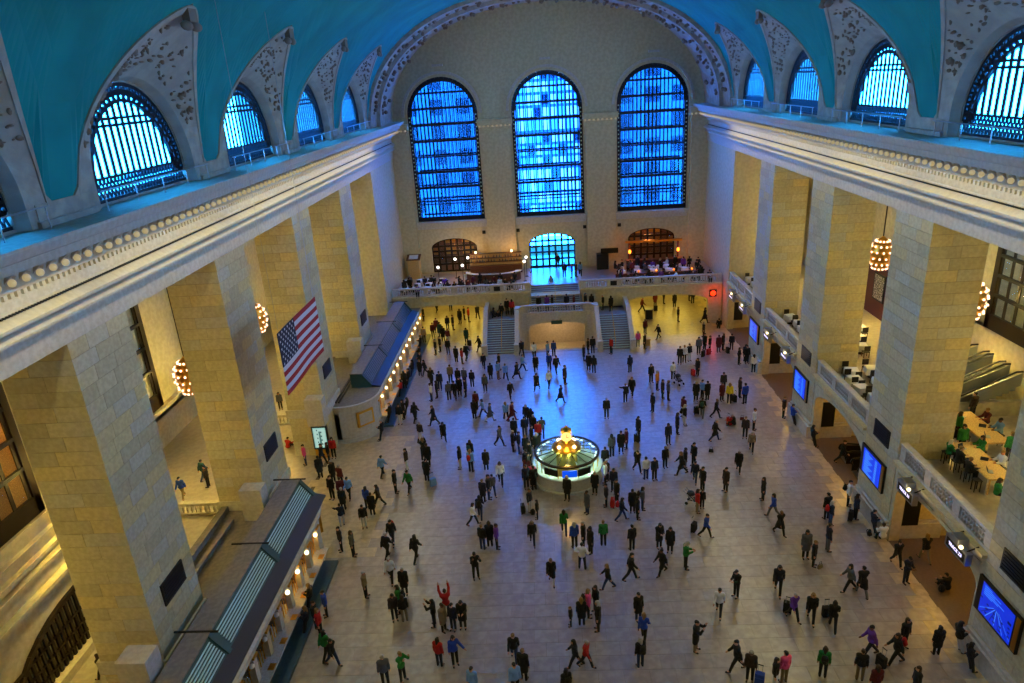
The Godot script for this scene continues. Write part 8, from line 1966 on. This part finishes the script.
const FAR_PEOPLE := [
	[10.63, 0.00, 8.08, 300, "w", "K", "k", "j", "s", 1, 0, 0.981],
	[-5.96, 2.30, 5.54, 340, "w", "K", "k", "c", "s", 0, 0, 1.002],
	[15.35, 0.00, 8.09, 270, "s", "D", "k", "c", "l", 3, 1, 0.99],
	[-9.93, -0.00, 6.58, 20, "s", "C", "k", "c", "l", 0, 1, 0.989],
	[-6.87, 1.76, 5.53, 90, "w", "N", "k", "j", "l", 0, 2, 1.055],
	[5.94, 2.40, 5.36, 200, "s", "K", "k", "c", "l", 0, 1, 1.033],
	[-11.94, 0.00, 6.66, 160, "s", "M", "w", "j", "l", 2, 0, 1.03],
	[-4.83, 2.40, 4.98, 180, "s", "R", "k", "j", "l", 0, 0, 1.042],
	[9.48, 0.00, 6.40, 20, "s", "M", "k", "j", "l", 2, 2, 0.991],
	[-5.38, 2.40, 4.89, 20, "s", "K", "k", "j", "s", 1, 0, 1.099],
	[-6.37, 1.28, 5.23, 340, "w", "N", "w", "j", "s", 1, 0, 1.084],
	[5.13, 2.40, 4.72, 270, "s", "K", "k", "j", "s", 3, 1, 1.004],
	[-14.62, 0.16, 6.41, 180, "s", "T", "k", "j", "s", 1, 0, 1.065],
	[-0.97, 2.40, 4.15, 200, "s", "V", "k", "j", "s", 0, 2, 1.054],
	[-0.40, 2.40, 4.15, 90, "s", "K", "k", "j", "s", 0, 1, 1.056],
	[-1.88, 2.40, 4.15, 20, "s", "K", "k", "j", "l", 3, 0, 1.08],
	[1.20, 2.40, 4.15, 180, "s", "N", "k", "j", "s", 1, 0, 1.078],
	[2.00, 2.40, 4.15, 90, "s", "M", "k", "j", "s", 2, 1, 1.005],
	[3.27, 2.40, 4.15, 60, "s", "K", "k", "j", "l", 1, 0, 1.072],
	[-12.60, 0.00, 5.75, 20, "s", "K", "k", "c", "s", 0, 2, 1.012],
	[3.94, 2.40, 4.15, 180, "s", "K", "k", "c", "l", 0, 0, 1.001],
	[-4.85, 4.40, 3.00, 270, "c", "K", "k", "j", "s", 0, 2, 1.038],
	[-9.65, 4.40, 3.00, 20, "s", "M", "k", "j", "s", 0, 0, 1.018],
	[-8.90, 4.40, 2.70, 180, "c", "K", "k", "j", "s", 2, 0, 0.987],
	[9.06, 4.40, 2.85, 200, "c", "G", "k", "j", "s", 1, 0, 1.073],
	[-7.25, 4.40, 2.40, 0, "c", "N", "k", "j", "l", 1, 0, 1.046],
	[7.30, 4.40, 2.60, 90, "s", "K", "k", "j", "l", 0, 0, 1.079],
	[-13.88, 0.00, 4.64, 20, "s", "M", "k", "j", "s", 0, 0, 1.048],
	[-13.11, 0.00, 4.41, 160, "s", "C", "k", "c", "s", 0, 1, 1.025],
	[-5.60, 4.40, 2.10, 90, "c", "K", "k", "j", "s", 0, 1, 1.092],
	[9.94, 4.40, 2.60, 20, "c", "N", "k", "j", "s", 1, 0, 0.991],
	[8.18, 4.40, 2.35, 270, "c", "K", "k", "j", "l", 3, 1, 1.062],
	[11.70, 4.40, 2.85, 0, "s", "V", "k", "j", "s", 3, 0, 1.025],
	[-15.35, 4.40, 3.00, 0, "c", "V", "k", "j", "l", 1, 0, 1.042],
	[-13.70, 4.40, 2.70, 90, "c", "K", "k", "j", "l", 0, 0, 1.01],
	[-12.95, 4.40, 2.40, 270, "c", "W", "k", "j", "s", 1, 2, 1.083],
	[10.82, 4.40, 2.35, 180, "c", "D", "k", "j", "s", 0, 2, 1.029],
	[-11.30, 4.40, 2.10, 200, "c", "K", "k", "j", "l", 2, 0, 0.99],
	[-4.90, 4.40, 1.50, 90, "c", "K", "k", "j", "s", 2, 0, 1.03],
	[12.58, 4.40, 2.60, 90, "c", "K", "k", "j", "s", 1, 0, 1.047],
	[14.34, 4.40, 2.85, 200, "c", "K", "k", "j", "s", 0, 2, 1.017],
	[17.71, 0.00, 5.10, 340, "t", "K", "k", "j", "s", 0, 0, 1.087],
	[-6.20, 4.40, 1.40, 0, "c", "W", "k", "j", "l", 1, 1, 1.001],
	[-7.80, 4.40, 1.50, 180, "c", "G", "k", "j", "l", 0, 0, 1.077],
	[-9.20, 4.40, 1.40, 200, "s", "M", "k", "j", "s", 0, 0, 1.051],
	[13.46, 4.40, 2.35, 270, "c", "W", "k", "j", "s", 1, 1, 1.038],
	[-10.60, 4.40, 1.50, 270, "c", "D", "k", "j", "s", 0, 0, 1.073],
	[-13.65, 0.00, 3.36, 0, "s", "M", "j", "j", "s", 1, 0, 1.095],
	[15.22, 4.40, 2.60, 20, "c", "M", "k", "j", "l", 2, 0, 1.048],
	[10.60, 4.40, 1.70, 180, "c", "N", "k", "j", "l", 1, 2, 1.072],
	[9.10, 4.40, 1.45, 200, "c", "K", "k", "j", "l", 1, 1, 0.983],
	[7.60, 4.40, 1.20, 270, "s", "V", "k", "j", "l", 3, 0, 1.068],
	[16.98, 4.40, 2.85, 0, "c", "N", "k", "j", "s", 0, 0, 1.074],
	[-12.20, 4.40, 1.40, 90, "c", "N", "k", "j", "l", 1, 0, 0.996],
	[-17.00, 4.40, 2.10, 180, "s", "D", "k", "j", "l", 0, 0, 1.053],
	[16.10, 4.40, 2.35, 180, "s", "K", "k", "j", "l", 0, 1, 1.094],
	[16.43, 0.00, 3.77, 60, "w", "K", "k", "c", "l", 0, 0, 1.076],
	[13.67, 0.00, 2.94, 90, "s", "K", "k", "j", "l", 2, 0, 1.012],
	[-11.89, 0.00, 2.26, 90, "s", "N", "j", "c", "s", 1, 0, 1.062],
	[-6.95, 4.40, 0.30, 20, "c", "M", "k", "j", "l", 1, 1, 1.004],
	[12.10, 4.40, 1.20, 0, "c", "K", "k", "j", "l", 0, 0, 1.006],
	[13.60, 4.40, 1.45, 90, "s", "K", "k", "j", "s", 1, 0, 1.087],
	[15.10, 4.40, 1.70, 270, "c", "K", "k", "j", "s", 1, 0, 1.048],
	[-12.53, 0.00, 2.17, 20, "s", "N", "k", "j", "l", 1, 0, 0.996],
	[-6.20, 4.40, -0.00, 180, "c", "K", "k", "j", "s", 1, 2, 1.076],
	[-4.55, 4.40, -0.30, 0, "c", "N", "k", "j", "s", 1, 2, 1.083],
	[-16.60, 4.40, 1.00, 180, "s", "K", "k", "j", "s", 0, 0, 1.022],
	[-12.65, 4.40, 0.30, 0, "c", "V", "k", "j", "s", 3, 0, 1.06],
	[-11.00, 4.40, -0.00, 90, "c", "K", "k", "j", "l", 0, 1, 1.017],
	[-0.38, 3.40, -0.53, 340, "w", "B", "k", "j", "l", 2, 1, 1.036],
	[16.60, 4.40, 1.20, 200, "c", "N", "k", "j", "s", 1, 2, 1.016],
	[-10.25, 4.40, -0.30, 270, "s", "W", "k", "j", "s", 3, 0, 0.992],
	[-8.60, 4.40, -0.60, 200, "c", "K", "k", "j", "l", 0, 0, 1.085],
	[-15.05, 4.40, -0.30, 20, "c", "N", "k", "j", "s", 0, 1, 1.071],
	[-16.70, 4.40, -0.00, 200, "s", "G", "k", "j", "s", 3, 0, 1.001],
	[-14.00, 4.40, -0.60, 0, "c", "K", "k", "j", "s", 0, 0, 1.016],
	[-14.30, 4.40, -0.60, 180, "c", "D", "k", "j", "s", 1, 0, 1.088],
	[2.11, 4.40, -1.68, 270, "s", "L", "k", "j", "s", 0, 0, 0.989],
	[-11.29, 0.00, 0.19, 340, "s", "K", "k", "c", "l", 1, 2, 1.069],
	[2.59, 4.40, -2.03, 60, "s", "D", "k", "j", "s", 1, 0, 1.035],
	[1.27, 4.40, -2.10, 180, "s", "K", "k", "j", "s", 2, 0, 1.068],
	[9.10, 4.40, -1.50, 0, "s", "M", "k", "j", "l", 1, 0, 1.034],
	[3.13, 4.40, -2.11, 200, "s", "B", "k", "j", "l", 1, 2, 1.03],
	[7.60, 4.40, -1.75, 180, "c", "D", "k", "j", "l", 0, 0, 1.032],
	[-10.31, -0.00, -0.32, 90, "s", "R", "k", "j", "s", 0, 1, 1.051],
	[12.10, 4.40, -1.75, 270, "c", "W", "k", "j", "l", 0, 2, 0.992],
	[10.60, 4.40, -2.00, 90, "c", "G", "k", "j", "s", 0, 0, 1.043],
	[13.60, 4.40, -1.50, 200, "c", "K", "k", "j", "l", 1, 0, 1.042],
	[-9.31, 0.00, -1.28, 200, "w", "N", "k", "j", "s", 1, 0, 1.059],
	[-10.92, 0.00, -1.14, 90, "s", "K", "k", "j", "s", 0, 0, 0.984],
	[10.21, 0.00, -1.03, 90, "w", "M", "k", "j", "s", 3, 1, 1.085],
	[9.06, 4.40, -2.90, 200, "c", "G", "k", "j", "s", 0, 0, 1.094],
	[7.30, 4.40, -3.15, 90, "c", "K", "k", "j", "l", 1, 2, 1.053],
	[15.10, 4.40, -2.00, 180, "s", "V", "k", "j", "s", 0, 1, 1.051],
	[16.60, 4.40, -1.75, 0, "c", "K", "k", "j", "s", 0, 0, 1.024],
	[9.94, 4.40, -3.15, 20, "s", "N", "k", "j", "l", 3, 2, 1.098],
	[11.70, 4.40, -2.90, 0, "c", "V", "k", "j", "l", 1, 0, 1.012],
	[8.18, 4.40, -3.40, 270, "c", "K", "k", "j", "s", 1, 0, 1.088],
	[-15.91, -0.00, -1.48, 300, "s", "K", "k", "c", "s", 3, 1, 1.034],
	[10.82, 4.40, -3.40, 180, "c", "D", "k", "j", "l", 0, 1, 1.087],
	[12.58, 4.40, -3.15, 90, "c", "K", "k", "j", "l", 3, 0, 1.093],
	[14.34, 4.40, -2.90, 200, "s", "K", "k", "j", "s", 2, 0, 1.044],
	[13.46, 4.40, -3.40, 270, "c", "W", "k", "j", "l", 3, 1, 1.083],
	[15.22, 4.40, -3.15, 20, "c", "M", "k", "j", "s", 3, 2, 1.011],
	[16.98, 4.40, -2.90, 0, "c", "N", "k", "j", "s", 0, 0, 1.068],
	[-2.68, 4.40, -5.05, 270, "s", "B", "k", "j", "l", 0, 1, 1.055],
	[14.25, 0.00, -2.33, 180, "s", "K", "k", "c", "l", 0, 2, 0.993],
	[16.10, 4.40, -3.40, 180, "c", "K", "k", "j", "s", 0, 2, 1.074],
	[12.06, 0.00, -3.05, 180, "s", "M", "k", "c", "s", 0, 0, 1.018],
	[13.20, 0.00, -3.67, 90, "s", "K", "k", "j", "l", 2, 2, 1.099],
	[0.60, 4.40, -6.31, 20, "s", "K", "k", "j", "l", 3, 0, 1.094],
	[16.62, 0.00, -3.37, 180, "s", "K", "k", "j", "l", 1, 2, 1.085],
	[-12.99, 0.00, -4.88, 0, "s", "D", "k", "j", "l", 0, 1, 1.077],
	[-14.74, 0.00, -4.74, 340, "w", "K", "k", "c", "s", 1, 2, 1.054],
	[16.40, 0.00, -4.37, 90, "s", "K", "k", "j", "s", 1, 1, 0.989],
]

const BAGS := [
	["suitcase", -9.53, 0.00, 7.65, 327, "K", "black suitcase beside the teal coat under the far left balcony"],
	["suitcase", 2.69, 0.00, 38.38, 258, "R", "bright red suitcase right of the round booth"],
	["suitcase", 5.43, 0.00, 29.90, 138, "K", "black suitcase behind the round booth at its right"],
	["suitcase", 12.19, 0.00, 17.99, 289, "R", "dark red suitcase pulled by a navy coat, far right floor"],
	["suitcase", 10.86, 0.00, 25.62, 178, "K", "black suitcase trailing on the right floor"],
	["suitcase", 12.99, 0.00, 27.73, 118, "R", "red suitcase beside the person sitting on the right floor"],
	["suitcase", 14.73, 0.00, 13.10, 38, "R", "red suitcase in the group below the red lamp"],
	["suitcase", 16.63, 0.00, 12.92, 281, "K", "black suitcase under the right screen by the far pillar"],
	["suitcase", 7.35, 0.00, 41.26, 56, "K", "black suitcase pulled by the person in blue top, right floor"],
	["suitcase", 13.73, 0.00, 51.89, 294, "K", "black trolley suitcase beside the person in purple, near right"],
	["suitcase", 7.91, 0.00, 52.72, 336, "L", "blue suitcase at the bottom edge, near right floor"],
	["suitcase", -9.64, 0.00, 35.11, 36, "B", "light blue suitcase on the left floor"],
	["suitcase", 10.67, 0.00, 48.23, 154, "K", "black suitcase left of the purple top, near right floor"],
	["suitcase", 12.49, 0.00, 48.64, 1, "K", "black suitcase with pale top bag, near right floor"],
	["suitcase", 14.10, 0.00, 13.55, 52, "K", "black suitcase in front of the group at the far right"],
	["suitcase", 14.43, 0.00, 23.70, 289, "K", "black suitcase beside the yellow top, right floor"],
	["suitcase", 17.03, 0.00, 40.57, 61, "K", "black suitcase by the right wall near the screen"],
	["suitcase", -3.20, 0.00, 38.73, 99, "K", "black round case left of the navy top before the booth"],
	["suitcase", 11.82, 0.00, -1.17, 188, "K", "dark luggage under the far right arch"],
	["backpack", 19.05, 0.00, 47.05, 158, "K", "black backpack beside the person sitting in the right gate"],
	["backpack", -2.55, 0.00, 38.99, 181, "K", "black bag on the floor before the round booth"],
	["backpack", 17.47, 0.00, 42.19, 72, "K", "black backpack leaning at the right wall"],
	["handbag", 13.59, 0.00, 44.90, 31, "T", "tan bag beside two people on the near right floor"],
	["handbag", 10.61, 0.00, 31.80, 341, "K", "small black handbag on the right floor"],
	["handbag", 14.19, 0.00, 26.97, 340, "M", "maroon bag beside the sitting person on the right floor"],
	["stroller", 10.55, 0.00, 19.62, 30, "N", "dark stroller pushed across the far right floor"],
	["stroller", 7.86, 0.00, 38.33, 60, "N", "dark stroller left of the red top on the right floor"],
	["backpack", -0.85, 1.00, 53.53, 20, "K", "black backpack worn by the person in black top on the near middle floor"],
	["backpack", 2.74, 1.02, 51.83, 20, "K", "black backpack worn by the person in black top on the near middle floor, another one"],
	["backpack", 10.78, 1.03, 52.64, 340, "K", "black backpack worn by the person in green top on the near right floor"],
	["backpack", 0.15, 1.05, 48.24, 270, "D", "dark brown backpack worn by the person in pink top on the near middle floor"],
	["backpack", 14.72, 1.08, 51.73, 90, "R", "red backpack worn by the person in black top on the near right floor"],
	["backpack", -9.43, 1.07, 47.60, 90, "K", "black backpack worn by the person in green top on the near left floor"],
	["backpack", -2.55, 1.02, 41.74, 180, "C", "dark teal backpack worn by the person in black top on the near middle floor"],
	["backpack", -11.29, 1.06, 41.27, 180, "R", "red backpack worn by the person in black top on the near left floor"],
	["backpack", 2.86, 1.00, 39.89, 270, "R", "red backpack worn by the person in black top near the round booth"],
	["backpack", -5.97, 1.01, 39.39, 0, "K", "black backpack worn by the person in navy top near the round booth"],
	["backpack", 4.32, 1.00, 38.82, 270, "D", "dark brown backpack worn by the person in grey top near the round booth"],
	["backpack", 15.39, 1.00, 41.01, 270, "R", "red backpack worn by the person in navy top on the near right floor"],
	["backpack", -2.57, 1.05, 35.30, 180, "C", "dark teal backpack worn by the person in pink top at the round booth"],
	["backpack", 17.26, 1.07, 38.95, 240, "K", "black backpack worn by the person in white top by the right wall"],
	["backpack", 4.78, 1.03, 33.93, 200, "K", "black backpack worn by the person in black top near the round booth"],
	["backpack", -7.16, 1.08, 33.67, 340, "R", "red backpack worn by the person in light blue top left of the round booth"],
	["backpack", -7.33, 1.02, 32.09, 340, "C", "dark teal backpack worn by the person in black top left of the round booth"],
	["backpack", -3.89, 1.08, 31.02, 270, "N", "navy backpack worn by the person in black top near the round booth"],
	["backpack", 13.59, 0.99, 31.70, 160, "R", "red backpack worn by the person in tan top right of the round booth"],
	["backpack", 13.69, 1.05, 29.65, 160, "D", "dark brown backpack worn by the person in dark brown top right of the round booth"],
	["backpack", 9.24, 1.08, 27.55, 270, "K", "black backpack worn by the person in black top right of the round booth"],
	["backpack", 11.11, 1.02, 26.43, 340, "C", "dark teal backpack worn by the person in black top right of the round booth"],
]
